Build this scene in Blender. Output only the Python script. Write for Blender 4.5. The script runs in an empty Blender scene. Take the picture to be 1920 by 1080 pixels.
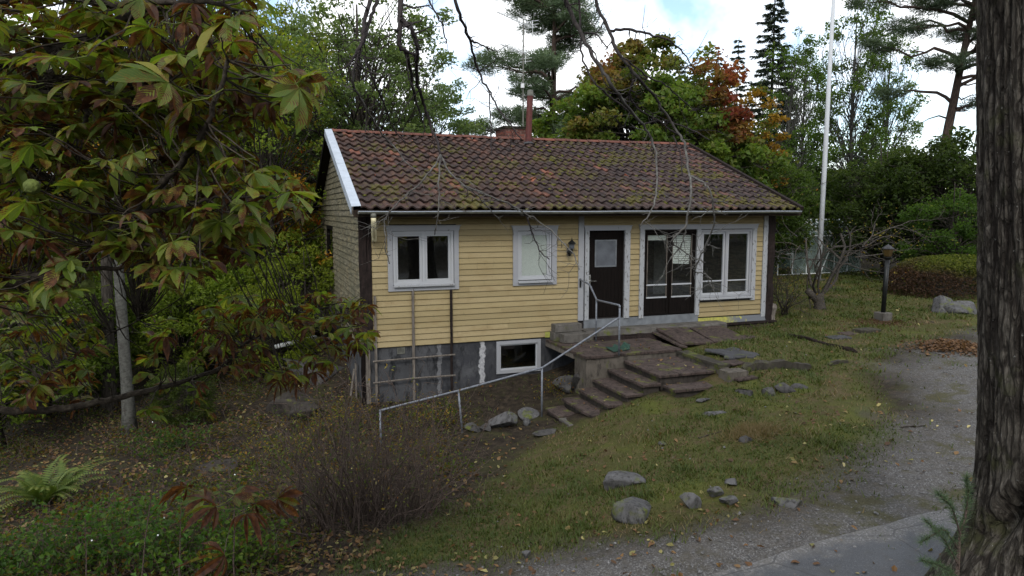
import bpy, bmesh, math, random
import numpy as np
from mathutils import Vector, Matrix, Euler

random.seed(11)
RNG = np.random.default_rng(11)
SC = bpy.context.scene
COL = SC.collection
PI = math.pi

# ------------------------------------------------------------------ camera
FPX = 1330.0                                  # focal length in pixels of a 1920-wide frame
YAW = math.radians(19.9)                      # heading, away from the house's depth axis
PITCH = math.atan(145 / 1330)                 # looking slightly down
CAM = np.array([-2.003, -14.483, 2.45])
_c, _s = math.cos(YAW), math.sin(YAW)
CR = np.array([_c, -_s, 0.0])
CF0 = np.array([_s, _c, 0.0])
CU0 = np.array([0, 0, 1.0])
CF = CF0 * math.cos(PITCH) - CU0 * math.sin(PITCH)
CU = CU0 * math.cos(PITCH) + CF0 * math.sin(PITCH)
cam_d = bpy.data.cameras.new('camera')
cam_d.sensor_width = 36.0
cam_d.lens = 36.0 * FPX / 1920.0
cam_d.clip_start = 0.05
cam_d.clip_end = 2000.0
cam_o = bpy.data.objects.new('camera', cam_d)
COL.objects.link(cam_o)
m = Matrix(((CR[0], CU[0], -CF[0], CAM[0]), (CR[1], CU[1], -CF[1], CAM[1]), (CR[2], CU[2], -CF[2], CAM[2]), (0, 0, 0, 1)))
cam_o.matrix_world = m
SC.camera = cam_o

# ------------------------------------------------------------------ sky, sun, exposure
SUN_EL, SUN_AZ = math.radians(42), math.radians(205)     # azimuth clockwise from +Y
world = bpy.data.worlds.new('World')
SC.world = world
world.use_nodes = True
wn, wl = world.node_tree.nodes, world.node_tree.links
wn.clear()
sky = wn.new('ShaderNodeTexSky')
sky.sky_type = 'NISHITA'
sky.sun_disc = False
sky.sun_elevation = SUN_EL
sky.sun_rotation = SUN_AZ
bg_sky = wn.new('ShaderNodeBackground')
bg_sky.inputs['Strength'].default_value = 0.15
wl.new(sky.outputs[0], bg_sky.inputs['Color'])
bg_cloud = wn.new('ShaderNodeBackground')               # the overcast layer
bg_cloud.inputs['Color'].default_value = (0.95, 0.975, 1.0, 1)
bg_cloud.inputs['Strength'].default_value = 1.1
tc = wn.new('ShaderNodeTexCoord')
cn = wn.new('ShaderNodeTexNoise')
cn.inputs['Scale'].default_value = 3.1
cn.inputs['Detail'].default_value = 6.0
cn.inputs['Roughness'].default_value = 0.55
wl.new(tc.outputs['Generated'], cn.inputs['Vector'])
cr_ = wn.new('ShaderNodeValToRGB')
cr_.color_ramp.elements[0].position = 0.40
cr_.color_ramp.elements[1].position = 0.52
wl.new(cn.outputs['Fac'], cr_.inputs['Fac'])
mixw = wn.new('ShaderNodeMixShader')
wl.new(cr_.outputs['Color'], mixw.inputs['Fac'])
wl.new(bg_sky.outputs[0], mixw.inputs[1])
wl.new(bg_cloud.outputs[0], mixw.inputs[2])
wout = wn.new('ShaderNodeOutputWorld')
wl.new(mixw.outputs[0], wout.inputs['Surface'])

sun_d = bpy.data.lights.new('sun', 'SUN')
sun_d.energy = 1.0
sun_d.angle = math.radians(18)
sun_d.color = (1.0, 0.96, 0.9)
sun_o = bpy.data.objects.new('sun', sun_d)
COL.objects.link(sun_o)
sdir = Vector((math.sin(SUN_AZ) * math.cos(SUN_EL), math.cos(SUN_AZ) * math.cos(SUN_EL), math.sin(SUN_EL)))
sun_o.rotation_euler = sdir.to_track_quat('Z', 'Y').to_euler()

SC.view_settings.view_transform = 'Standard'
SC.view_settings.look = 'None'
SC.view_settings.exposure = 0.75
SC.view_settings.gamma = 1.0
SC.view_settings.use_curve_mapping = False
SC.render.engine = 'CYCLES'
SC.cycles.use_denoising = True
SC.cycles.max_bounces = 7
SC.cycles.diffuse_bounces = 3
SC.cycles.glossy_bounces = 3
SC.cycles.transmission_bounces = 4
SC.cycles.transparent_max_bounces = 8
SC.cycles.caustics_reflective = False
SC.cycles.caustics_refractive = False

# ------------------------------------------------------------------ surveying: from the photograph to places in the world
def ray(x, y): return CF + CR * (x - 960) / FPX - CU * (y - 540) / FPX
def on_y(x, y, Y=0.0):
    r = ray(x, y); return CAM + r * ((Y - CAM[1]) / r[1])
def on_z(x, y, Z):
    r = ray(x, y); return CAM + r * ((Z - CAM[2]) / r[2])
def at(x, y, d):
    r = ray(x, y); return CAM + r / (r @ CF0) * d

# ------------------------------------------------------------------ numpy noise
def _h(ix, iy, iz):
    n = (ix * 374761393 + iy * 668265263 + iz * 2147483647 + 1013904223) & 0xffffffff
    n = ((n ^ (n >> 13)) * 1274126177) & 0xffffffff
    n = ((n ^ (n >> 16)) * 2246822519) & 0xffffffff
    return ((n ^ (n >> 15)) & 0xffffff) / float(0xffffff)
def vnoise(p):
    p = np.asarray(p, float)
    i = np.floor(p).astype(np.int64); f = p - i
    u = f * f * (3 - 2 * f)
    x, y, z = i[..., 0], i[..., 1], i[..., 2]
    r = 0
    for dx in (0, 1):
        wx = u[..., 0] if dx else 1 - u[..., 0]
        for dy in (0, 1):
            wy = u[..., 1] if dy else 1 - u[..., 1]
            for dz in (0, 1):
                wz = u[..., 2] if dz else 1 - u[..., 2]
                r = r + wx * wy * wz * _h(x + dx, y + dy, z + dz)
    return r * 2 - 1
def fbm(p, o=4, lac=2.03, g=0.5):
    p = np.asarray(p, float); a = 1.0; r = 0; t = 0
    for k in range(o):
        r = r + a * vnoise(p + 17.3 * k); t += a; a *= g; p = p * lac
    return r / t
def n2(x, y, s, o=3, z=0.0): return fbm(np.stack([np.asarray(x) * s, np.asarray(y) * s, np.zeros_like(np.asarray(x, float)) + z], -1), o)

# ------------------------------------------------------------------ objects
def link(o, parent=None):
    COL.objects.link(o)
    if parent is not None: o.parent = parent
    return o
def wloc(o):
    p = Vector((0, 0, 0))
    while o is not None:
        p += o.location; o = o.parent
    return np.array(p)
def tag(o, label=None, cat=None, group=None, kind=None):
    if label: o['label'] = label
    if cat: o['category'] = cat
    if group: o['group'] = group
    if kind: o['kind'] = kind
    return o
def empty(name, loc, label, cat, group=None, kind=None, rz=0.0, parent=None):
    o = bpy.data.objects.new(name, None)
    o.empty_display_size = 0.2
    o.location = tuple(float(v) for v in loc); o.rotation_euler = (0, 0, rz)
    link(o, parent)
    return tag(o, label, cat, group, kind)
class MB:
    """collects polygons (any mix of sizes) and per-point values"""
    def __init__(s): s.V = []; s.F = []; s.n = 0; s.A = {}
    def add(s, V, F, **attrs):
        V = np.asarray(V, float).reshape(-1, 3)
        if isinstance(F, np.ndarray): s.F.append(F + s.n)
        else:
            by = {}
            for f in F: by.setdefault(len(f), []).append(f)
            for k, l in by.items(): s.F.append(np.array(l) + s.n)
        for k, v in attrs.items():
            v = np.asarray(v, float)
            if v.ndim == 0: v = np.full(len(V), float(v))
            s.A.setdefault(k, []).append((s.n, v))
        s.V.append(V); s.n += len(V)
    def box(s, x0, x1, y0, y1, z0, z1, **a):
        V = [(x0, y0, z0), (x1, y0, z0), (x1, y1, z0), (x0, y1, z0), (x0, y0, z1), (x1, y0, z1), (x1, y1, z1), (x0, y1, z1)]
        s.add(V, np.array([(0, 3, 2, 1), (4, 5, 6, 7), (0, 1, 5, 4), (1, 2, 6, 5), (2, 3, 7, 6), (3, 0, 4, 7)]), **a)
    def prism(s, poly, axis, a0, a1, **a):
        """poly: 2D outline; axis 0: (y,z) swept in x; 1: (x,z) swept in y; 2: (x,y) swept in z"""
        n = len(poly); V = []
        for t in (a0, a1):
            for p in poly:
                V.append({0: (t, p[0], p[1]), 1: (p[0], t, p[1]), 2: (p[0], p[1], t)}[axis])
        F = [tuple(range(n))[::-1], tuple(range(n, 2 * n))] + [(i, (i + 1) % n, n + (i + 1) % n, n + i) for i in range(n)]
        s.add(V, F, **a)
    def tube(s, pts, rad, sides=6, cap=True, **a):
        pts = np.asarray(pts, float); n = len(pts)
        rad = np.broadcast_to(np.asarray(rad, float), (n,))
        t = np.gradient(pts, axis=0); t /= (np.linalg.norm(t, axis=1)[:, None] + 1e-9)
        up = np.array([0, 0, 1.0]) if abs(t[0][2]) < 0.9 else np.array([1.0, 0, 0])
        A = np.empty((n, 3)); 
        v = up
        for i in range(n):
            v = v - t[i] * (v @ t[i]); v = v / (np.linalg.norm(v) + 1e-9); A[i] = v
        B = np.cross(t, A)
        ang = np.linspace(0, 2 * PI, sides, endpoint=False)
        V = pts[:, None, :] + rad[:, None, None] * (np.cos(ang)[None, :, None] * A[:, None, :] + np.sin(ang)[None, :, None] * B[:, None, :])
        i = np.arange(n - 1)[:, None] * sides; j = np.arange(sides)[None, :]; k = (j + 1) % sides
        F = np.stack([i + j, i + k, i + sides + k, i + sides + j], -1).reshape(-1, 4)
        s.add(V.reshape(-1, 3), F, **a)
        if cap:
            s.F.append(np.array([list(range(sides))[::-1]]) + s.n - n * sides)
            s.F.append(np.array([list(range((n - 1) * sides, n * sides))]) + s.n - n * sides)
    def build(s, name, mat, parent=None, smooth=False, local=True, me=None):
        V = np.concatenate(s.V) if s.V else np.zeros((0, 3))
        if parent is not None and local: V = V - wloc(parent)
        me = bpy.data.meshes.new(name)
        me.vertices.add(len(V)); me.vertices.foreach_set('co', V.astype(np.float32).ravel())
        if s.F:
            loops = np.concatenate([f.ravel() for f in s.F]).astype(np.int32)
            tot = np.concatenate([np.full(len(f), f.shape[1]) for f in s.F])
            start = np.concatenate([[0], np.cumsum(tot)[:-1]]).astype(np.int32)
            me.loops.add(len(loops)); me.loops.foreach_set('vertex_index', loops)
            me.polygons.add(len(start)); me.polygons.foreach_set('loop_start', start)
            me.polygons.foreach_set('use_smooth', np.full(len(start), bool(smooth)))
        for k, l in s.A.items():
            arr = np.zeros(len(V), np.float32)
            for o, v in l: arr[o:o + len(v)] = v
            me.attributes.new(k, 'FLOAT', 'POINT').data.foreach_set('value', arr)
        me.update(calc_edges=True)
        if mat is not None:
            me.materials.append(mat)
        o = bpy.data.objects.new(name, me)
        link(o, parent)
        return o
def copy_tree(o, parent=None):
    c = o.copy(); COL.objects.link(c); c.parent = parent
    for ch in list(o.children): copy_tree(ch, c)
    return c
def bevel(o, w, seg=1):
    bm = bmesh.new(); bm.from_mesh(o.data)
    bmesh.ops.bevel(bm, geom=list(bm.edges), offset=w, segments=seg, affect='EDGES', profile=0.5)
    bm.to_mesh(o.data); bm.free(); return o

# ------------------------------------------------------------------ materials
class NT:
    def __init__(s, name, rough=0.8, spec=0.3):
        s.m = bpy.data.materials.new(name); s.m.use_nodes = True
        s.t = s.m.node_tree; s.N = s.t.nodes; s.L = s.t.links
        s.b = s.N['Principled BSDF']; s.out = s.N['Material Output']
        s.b.inputs['Roughness'].default_value = rough
        s.b.inputs['Specular IOR Level'].default_value = spec
        s._pos = None
    def new(s, t, **kw):
        n = s.N.new(t)
        for k, v in kw.items(): setattr(n, k, v)
        return n
    def put(s, sock, v):
        if hasattr(v, 'is_output') or isinstance(v, bpy.types.NodeSocket): s.L.new(v, sock)
        elif isinstance(v, (tuple, list)) and len(v) == 3 and sock.type == 'RGBA': sock.default_value = (*v, 1)
        else: sock.default_value = v
    def pos(s):
        if s._pos is None: s._pos = s.new('ShaderNodeNewGeometry').outputs['Position']
        return s._pos
    def obj(s): return s.new('ShaderNodeTexCoord').outputs['Object']
    def mapped(s, scale, vec=None, loc=(0, 0, 0)):
        n = s.new('ShaderNodeMapping'); n.inputs['Scale'].default_value = scale; n.inputs['Location'].default_value = loc
        s.put(n.inputs['Vector'], vec if vec is not None else s.pos()); return n.outputs[0]
    def noise(s, scale, detail=4, rough=0.55, vec=None, dist=0.0):
        n = s.new('ShaderNodeTexNoise'); n.inputs['Scale'].default_value = scale; n.inputs['Detail'].default_value = detail
        n.inputs['Roughness'].default_value = rough; n.inputs['Distortion'].default_value = dist
        s.put(n.inputs['Vector'], vec if vec is not None else s.pos()); return n.outputs['Fac']
    def vor(s, scale, vec=None, feature='F1', out='Distance'):
        n = s.new('ShaderNodeTexVoronoi'); n.feature = feature; n.inputs['Scale'].default_value = scale
        s.put(n.inputs['Vector'], vec if vec is not None else s.pos()); return n.outputs[out]
    def ramp(s, fac, stops, interp='LINEAR'):
        n = s.new('ShaderNodeValToRGB'); e = n.color_ramp.elements; n.color_ramp.interpolation = interp
        while len(e) > 1: e.remove(e[-1])
        for i, (p, c) in enumerate(stops):
            if not isinstance(c, (tuple, list)): c = (c, c, c)
            if i == 0: el = e[0]; el.position = p
            else: el = e.new(p)
            el.color = (*c, 1)
        s.put(n.inputs['Fac'], fac); return n.outputs['Color']
    def step(s, fac, a, b):
        n = s.new('ShaderNodeMapRange'); n.interpolation_type = 'SMOOTHSTEP'
        n.inputs['From Min'].default_value = a; n.inputs['From Max'].default_value = b
        s.put(n.inputs['Value'], fac); return n.outputs['Result']
    def mix(s, fac, a, b, mode='MIX'):
        n = s.new('ShaderNodeMix', data_type='RGBA', blend_type=mode)
        s.put(n.inputs[0], fac); s.put(n.inputs[6], a); s.put(n.inputs[7], b); return n.outputs[2]
    def math(s, op, a, b=0.0):
        n = s.new('ShaderNodeMath', operation=op); s.put(n.inputs[0], a); s.put(n.inputs[1], b); return n.outputs[0]
    def attr(s, name, out='Fac'):
        n = s.new('ShaderNodeAttribute', attribute_name=name); return n.outputs[out]
    def oinfo(s, out='Random'): return s.new('ShaderNodeObjectInfo').outputs[out]
    def sep(s, vec, k):
        n = s.new('ShaderNodeSeparateXYZ'); s.put(n.inputs[0], vec); return n.outputs[k]
    def bump(s, h, strength=0.3, dist=0.02):
        n = s.new('ShaderNodeBump'); n.inputs['Strength'].default_value = strength; n.inputs['Distance'].default_value = dist
        s.put(n.inputs['Height'], h); s.L.new(n.outputs[0], s.b.inputs['Normal']); return n
    def col(s, v): s.put(s.b.inputs['Base Color'], v); return s
    def rough(s, v): s.put(s.b.inputs['Roughness'], v); return s

def flat(name, c, rough=0.7, metal=0.0, var=0.25, scale=14.0, spec=0.3):
    n = NT(name, rough, spec)
    f = n.noise(scale, 5)
    n.col(n.ramp(f, [(0.3, tuple(v * (1 - var) for v in c)), (0.7, tuple(min(1, v * (1 + var)) for v in c))]))
    n.b.inputs['Metallic'].default_value = metal
    n.bump(n.noise(scale * 5, 3), 0.15, 0.01)
    return n.m
# ------------------------------------------------------------------ house materials
MT = {}
def siding(name, base, grime, mildew):
    n = NT(name, 0.75, 0.25)
    g = n.noise(3.0, 5, vec=n.mapped((1.0, 1.0, 16.0)))
    c = n.ramp(g, [(0.3, tuple(v * 0.86 for v in base)), (0.7, tuple(v * 1.08 for v in base))])
    r = n.oinfo()
    c = n.mix(0.7, c, n.ramp(r, [(0.0, tuple(v * 0.78 for v in base)), (0.5, base), (1.0, (base[0] * 1.1, base[1] * 1.1, base[2] * 1.22))]))
    d = n.noise(2.1, 6, 0.65, vec=n.mapped((1, 1, 2.2)))
    c = n.mix(n.math('MULTIPLY', n.step(d, 0.46, 0.72), grime), c, (0.22, 0.16, 0.075))
    st = n.noise(9.0, 6, 0.7, vec=n.mapped((2.2, 2.2, 0.7)))
    c = n.mix(n.math('MULTIPLY', n.step(st, 0.6 - 0.12 * mildew, 0.72), mildew), c, (0.05, 0.047, 0.035))
    if mildew > 0.5:
        mk = n.noise(2.6, 7, 0.72, vec=n.mapped((1.0, 1.0, 7.0))); c = n.mix(n.math('MULTIPLY', n.step(mk, 0.42, 0.60), 0.72), c, (0.032, 0.030, 0.022))
        mk2 = n.noise(1.1, 5, 0.6); c = n.mix(n.math('MULTIPLY', n.step(mk2, 0.42, 0.66), 0.45), c, (0.075, 0.072, 0.045))
    sp = n.noise(46.0, 3, 0.6)
    c = n.mix(n.math('MULTIPLY', n.step(sp, 0.60, 0.72), 0.25 + 0.5 * mildew), c, (0.10, 0.085, 0.05))
    n.col(c); n.bump(n.noise(30, 4, vec=n.mapped((1, 1, 9))), 0.2, 0.006)
    return n.m
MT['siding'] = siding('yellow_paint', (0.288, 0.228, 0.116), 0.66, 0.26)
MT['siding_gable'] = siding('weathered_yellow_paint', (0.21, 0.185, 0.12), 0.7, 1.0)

def peeling(name, base, under, amt, scale=7.0):
    n = NT(name, 0.65, 0.3)
    f = n.noise(scale, 6, 0.65, vec=n.mapped((1.6, 1.6, 0.6)))
    c = n.mix(n.step(f, 0.66 - amt, 0.70 - amt), base, under)
    d = n.noise(2.5, 5)
    c = n.mix(n.math('MULTIPLY', n.step(d, 0.45, 0.8), 0.45), c, (0.33, 0.33, 0.31))
    n.col(c); n.bump(f, 0.35, 0.008)
    return n.m
MT['trim'] = peeling('white_trim_paint', (0.255, 0.26, 0.275), (0.13, 0.12, 0.11), 0.0)
MT['trim_worn'] = peeling('peeling_white_paint', (0.28, 0.288, 0.30), (0.10, 0.09, 0.085), 0.085, 15)
MT['sash'] = peeling('window_sash_paint', (0.34, 0.35, 0.365), (0.22, 0.21, 0.2), -0.03)
def darkwood(name, c0, c1, sx=(6, 6, 0.8)):
    n = NT(name, 0.85, 0.1)
    f = n.noise(6, 6, 0.65, vec=n.mapped(sx))
    n.col(n.ramp(f, [(0.3, c0), (0.62, c1), (0.75, tuple(v * 1.6 for v in c1))]))
    n.bump(f, 0.5, 0.015); return n.m
MT['dark_wood'] = darkwood('dark_brown_wood', (0.003, 0.0024, 0.002), (0.007, 0.0048, 0.004))
MT['old_timber'] = darkwood('rotten_dark_timber', (0.007, 0.006, 0.0055), (0.026, 0.018, 0.016))
MT['soffit'] = darkwood('soffit_boards', (0.012, 0.009, 0.007), (0.03, 0.021, 0.015), (2, 20, 2))
MT['grey_wood'] = darkwood('grey_weathered_wood', (0.07, 0.06, 0.05), (0.16, 0.14, 0.12))
MT['backing'] = flat('tar_paper', (0.02, 0.018, 0.017))
MT['interior'] = flat('interior_plaster', (0.07, 0.062, 0.052))
n = NT('window_glass', 0.02)
lw_ = n.new('ShaderNodeLayerWeight'); lw_.inputs['Blend'].default_value = 0.5; fz = n.math('ADD', 0.085, n.math('MULTIPLY', n.math('POWER', lw_.outputs['Facing'], 5.0), 0.9))
tr = n.new('ShaderNodeBsdfTransparent'); tr.inputs['Color'].default_value = (0.93, 0.95, 0.95, 1)
gl = n.new('ShaderNodeBsdfGlossy'); gl.inputs['Roughness'].default_value = 0.015; gl.inputs['Color'].default_value = (0.9, 0.95, 1, 1)
mx = n.new('ShaderNodeMixShader'); n.L.new(fz, mx.inputs[0]); n.L.new(tr.outputs[0], mx.inputs[1]); n.L.new(gl.outputs[0], mx.inputs[2])
n.L.new(mx.outputs[0], n.out.inputs['Surface']); MT['glass'] = n.m
n = NT('frosted_glass', 0.35, 0.5); n.col(n.ramp(n.noise(5, 3), [(0.3, (0.06, 0.065, 0.075)), (0.7, (0.10, 0.11, 0.125))])); MT['frosted'] = n.m
n = NT('greenhouse_glass', 0.1)
tr = n.new('ShaderNodeBsdfTransparent'); tr.inputs['Color'].default_value = (0.78, 0.84, 0.8, 1)
df = n.new('ShaderNodeBsdfDiffuse'); df.inputs['Color'].default_value = (0.35, 0.42, 0.40, 1)
mx = n.new('ShaderNodeMixShader'); n.put(mx.inputs[0], n.ramp(n.noise(2.5, 5), [(0.35, 0.14), (0.7, 0.42)])); n.L.new(tr.outputs[0], mx.inputs[1]); n.L.new(df.outputs[0], mx.inputs[2])
n.L.new(mx.outputs[0], n.out.inputs['Surface']); MT['dirty_glass'] = n.m
MT['blind'] = flat('blind_slats', (0.52, 0.53, 0.48), 0.5, var=0.06)
MT['galv'] = flat('galvanised_steel', (0.13, 0.14, 0.16), 0.5, 0.25, 0.4, 20)
MT['flashing'] = flat('pale_sheet_metal', (0.36, 0.40, 0.45), 0.5, 0.1, 0.1, 6)
MT['gutter'] = flat('old_gutter_metal', (0.12, 0.12, 0.10), 0.6, 0.0, 0.35, 8)
MT['cream_pipe'] = flat('cream_plastic', (0.62, 0.56, 0.36), 0.5, 0, 0.12, 8)
MT['chrome'] = flat('door_handle_steel', (0.6, 0.6, 0.58), 0.25, 1.0, 0.1)
MT['iron'] = flat('black_iron', (0.012, 0.013, 0.013), 0.45, 0.3, 0.3)
MT['rust_pipe'] = flat('rust_red_paint', (0.085, 0.022, 0.018), 0.6, 0, 0.3, 10)
MT['grey_board'] = flat('grey_sheet', (0.13, 0.14, 0.15), 0.6, 0, 0.25, 6)
MT['plastic_white'] = flat('white_plastic_pipe', (0.62, 0.63, 0.63), 0.4, 0, 0.08)
MT['flag'] = peeling('flagpole_paint', (0.46, 0.48, 0.50), (0.25, 0.25, 0.25), -0.08, 5)
MT['alu'] = flat('aluminium_bars', (0.66, 0.68, 0.68), 0.45, 0.0, 0.1)
n = NT('yellow_flashing', 0.6)
f = n.noise(4.5, 5, 0.6, vec=n.mapped((1, 1, 1), loc=(0.6, 0, 0)))
xx = n.sep(n.pos(), 0)
e = n.math('ADD', n.math('MULTIPLY', f, 0.9), n.math('MULTIPLY', xx, -0.9))
pk = n.math('MULTIPLY', n.step(n.noise(7.0, 5, 0.65), 0.47, 0.50), n.step(xx, 8.6, 9.2))
n.col(n.mix(pk, n.mix(n.step(e, -8.05, -7.95), (0.10, 0.105, 0.115), n.ramp(n.noise(18, 5), [(0.3, (0.17, 0.165, 0.045)), (0.6, (0.30, 0.285, 0.05))])), (0.10, 0.105, 0.115))); n.bump(f, 0.3, 0.01); MT['yellow_flash'] = n.m

def concrete(name, c, dark, sc=2.0, moss=0.0, amt=0.5):
    n = NT(name, 0.9, 0.15)
    a = n.noise(sc, 7, 0.62); b = n.noise(sc * 3.2, 6, 0.7, vec=n.mapped((1.2, 1.2, 0.5)))
    col = n.ramp(a, [(0.3, tuple(v * 0.65 for v in c)), (0.55, c), (0.75, tuple(v * 1.35 for v in c))])
    col = n.mix(n.math('MULTIPLY', n.step(b, 0.47, 0.64), amt), col, dark)
    if moss:
        mo = n.noise(3.4, 6, 0.65)
        col = n.mix(n.math('MULTIPLY', n.step(mo, 0.60 - 0.08 * moss, 0.68), 0.9), col, n.ramp(n.noise(60, 2), [(0.3, (0.045, 0.06, 0.012)), (0.7, (0.12, 0.13, 0.025))]))
    n.col(col); n.bump(n.noise(sc * 16, 6, 0.7), 0.5, 0.012); return n
MT['terrace'] = concrete('red_brown_paving', (0.062, 0.046, 0.040), (0.016, 0.013, 0.011), 3.8, 0.65, 0.85).m
MT['riser'] = concrete('shade_dark_riser', (0.05, 0.042, 0.036), (0.018, 0.015, 0.012), 4.0, 0.4, 0.8).m  # darker colour stands in for the open shadow beneath the treads
MT['block'] = concrete('old_concrete_block', (0.10, 0.092, 0.082), (0.04, 0.036, 0.03), 3.0, 0.2).m
MT['slate'] = concrete('dark_slate', (0.055, 0.055, 0.058), (0.02, 0.02, 0.02), 5, 0.3).m
MT['mossy'] = concrete('mossy_kerb', (0.045, 0.04, 0.032), (0.015, 0.013, 0.01), 4, 1.3).m
MT['rock'] = concrete('granite', (0.088, 0.086, 0.086), (0.026, 0.025, 0.023), 4.4, 0.9, 0.85).m
MT['rock_dark'] = concrete('damp_granite', (0.06, 0.057, 0.055), (0.02, 0.019, 0.018), 4.0, 0.5, 0.8).m
MT['rock_brown'] = concrete('damp_brown_rock', (0.042, 0.036, 0.031), (0.015, 0.013, 0.011), 3.4, 0.6, 0.8).m
MT['wall_conc'] = concrete('terrace_wall_concrete', (0.10, 0.087, 0.072), (0.03, 0.026, 0.022), 2.4, 0.3, 0.75).m
# foundation: grey render, soot-black bitumen patches, pale mortar streaks at the joints
n = concrete('foundation_render', (0.066, 0.067, 0.071), (0.011, 0.012, 0.013), 1.5, 0.0, 0.85)
base = n.b.inputs['Base Color'].links[0].from_socket
xx = n.sep(n.pos(), 0)
wob = n.math('MULTIPLY', n.math('SUBTRACT', n.noise(5.0, 5, 0.6), 0.5), 0.22)
xw = n.math('ADD', xx, wob)
bl = n.math('MULTIPLY', n.step(xw, 1.55, 1.75), n.step(n.noise(2.3, 6, 0.65), 0.36, 0.55))
base = n.mix(n.math('MULTIPLY', bl, 0.72), base, (0.03, 0.031, 0.036))
for cx, w, a in ((2.55, 0.075, 0.95), (1.60, 0.05, 0.28)):
    dd = n.math('ABSOLUTE', n.math('SUBTRACT', xw, cx))
    base = n.mix(n.math('MULTIPLY', n.math('SUBTRACT', 1.0, n.step(dd, w * 0.6, w)), a), base, n.ramp(n.noise(22, 4), [(0.3, (0.22, 0.22, 0.23)), (0.7, (0.42, 0.42, 0.43))]))
n.col(base); MT['foundation'] = n.m
# roof tile: brown-purple clay, orange where the surface has flaked, moss and lichen
n = NT('clay_roof_tile', 0.85, 0.2)
rv = n.math('FRACT', n.math('ADD', n.oinfo(), n.attr('rnd')))
c = n.ramp(rv, [(0.0, (0.034, 0.022, 0.018)), (0.5, (0.056, 0.032, 0.025)), (0.88, (0.076, 0.040, 0.029)), (0.96, (0.125, 0.055, 0.037)), (1.0, (0.20, 0.075, 0.045))])
xx = n.sep(n.pos(), 0)
c = n.mix(n.step(n.math('ADD', xx, n.math('MULTIPLY', n.noise(0.8, 4), 5.0)), 4.5, 12.0), c, n.ramp(rv, [(0, (0.040, 0.030, 0.029)), (0.8, (0.068, 0.046, 0.041)), (1, (0.13, 0.06, 0.045))]))
c = n.mix(n.math('MULTIPLY', n.step(n.noise(3.5, 6, 0.7), 0.42, 0.66), 0.8), c, (0.026, 0.020, 0.021))
c = n.mix(n.step(n.noise(2.9, 5, 0.6, vec=n.mapped((1, 1, 1), loc=(3, 1, 7))), 0.695, 0.71), c, (0.27, 0.095, 0.055))
ms = n.math('ADD', n.math('MULTIPLY', n.noise(0.75, 3, 0.5, vec=n.mapped((1, 1.3, 1.3), loc=(9, 4, 2))), 0.55), n.math('MULTIPLY', n.noise(7.5, 5, 0.65), 0.5))
c = n.mix(n.math('MULTIPLY', n.step(ms, 0.555, 0.62), 0.9), c, n.ramp(n.noise(45, 3), [(0.3, (0.035, 0.035, 0.010)), (0.7, (0.115, 0.098, 0.022))]))
c = n.mix(n.step(n.noise(60, 2, 0.5), 0.72, 0.76), c, (0.24, 0.23, 0.20))
n.col(c); n.bump(n.noise(55, 5, 0.7), 0.6, 0.012); MT['tile'] = n.m
n = NT('ridge_tile_clay', 0.85, 0.2)
c = n.ramp(n.oinfo(), [(0, (0.11, 0.045, 0.033)), (1, (0.17, 0.066, 0.044))]); c = n.mix(n.step(n.noise(5, 6, 0.7), 0.45, 0.65), c, (0.06, 0.032, 0.027)); n.col(c); n.bump(n.noise(40, 4), 0.4, 0.01); MT['ridge'] = n.m
n = NT('chimney_brick', 0.9, 0.15)
n.col(n.mix(n.math('MULTIPLY', n.noise(12, 4), 0.6), n.ramp(n.oinfo(), [(0, (0.10, 0.045, 0.035)), (0.6, (0.19, 0.062, 0.045)), (1, (0.26, 0.085, 0.06))]), (0.06, 0.04, 0.035))); MT['brick'] = n.m
MT['mortar'] = flat('mortar', (0.22, 0.19, 0.16))
n = NT('moss', 0.95, 0.1); n.col(n.ramp(n.noise(30, 4), [(0.3, (0.03, 0.034, 0.008)), (0.7, (0.11, 0.10, 0.022))])); n.bump(n.noise(90, 3), 0.8, 0.02); MT['moss'] = n.m

# ------------------------------------------------------------------ plants
def leafmat(name, stops, autumn=None, transl=0.5, rough=0.55, tint=True):
    n = NT(name, rough, 0.25)
    r = n.math('FRACT', n.math('ADD', n.attr('rnd'), n.math('MULTIPLY', n.oinfo(), 0.3)))
    c = n.ramp(n.attr('rnd'), stops)
    if autumn: c = n.mix(n.attr('aut'), c, n.ramp(n.attr('rnd'), autumn))
    if tint: c = n.mix(1.0, c, n.oinfo('Color'), 'MULTIPLY')
    n.col(c)
    tl = n.new('ShaderNodeBsdfTranslucent'); n.put(tl.inputs['Color'], n.mix(1.0, c, (1.3, 1.35, 0.7), 'MULTIPLY'))
    mx = n.new('ShaderNodeMixShader'); mx.inputs[0].default_value = transl
    n.L.new(n.b.outputs[0], mx.inputs[1]); n.L.new(tl.outputs[0], mx.inputs[2]); n.L.new(mx.outputs[0], n.out.inputs['Surface'])
    return n.m
G1 = [(0.0, (0.050, 0.080, 0.016)), (0.5, (0.092, 0.132, 0.026)), (0.85, (0.14, 0.175, 0.034)), (1.0, (0.21, 0.205, 0.045))]
AUT = [(0.0, (0.13, 0.045, 0.012)), (0.5, (0.26, 0.10, 0.020)), (1.0, (0.36, 0.20, 0.03))]
RED = [(0.0, (0.09, 0.018, 0.016)), (0.5, (0.17, 0.035, 0.025)), (1.0, (0.26, 0.09, 0.03))]
MT['leaf'] = leafmat('broadleaf_foliage', G1, AUT)
MT['leaf_maple'] = leafmat('maple_foliage', [(0, (0.045, 0.075, 0.016)), (0.5, (0.085, 0.125, 0.024)), (1, (0.15, 0.185, 0.04))], RED)
MT['leaf_orange'] = leafmat('orange_foliage', [(0, (0.16, 0.075, 0.015)), (0.5, (0.30, 0.155, 0.02)), (1, (0.40, 0.26, 0.04))], G1)
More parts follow.
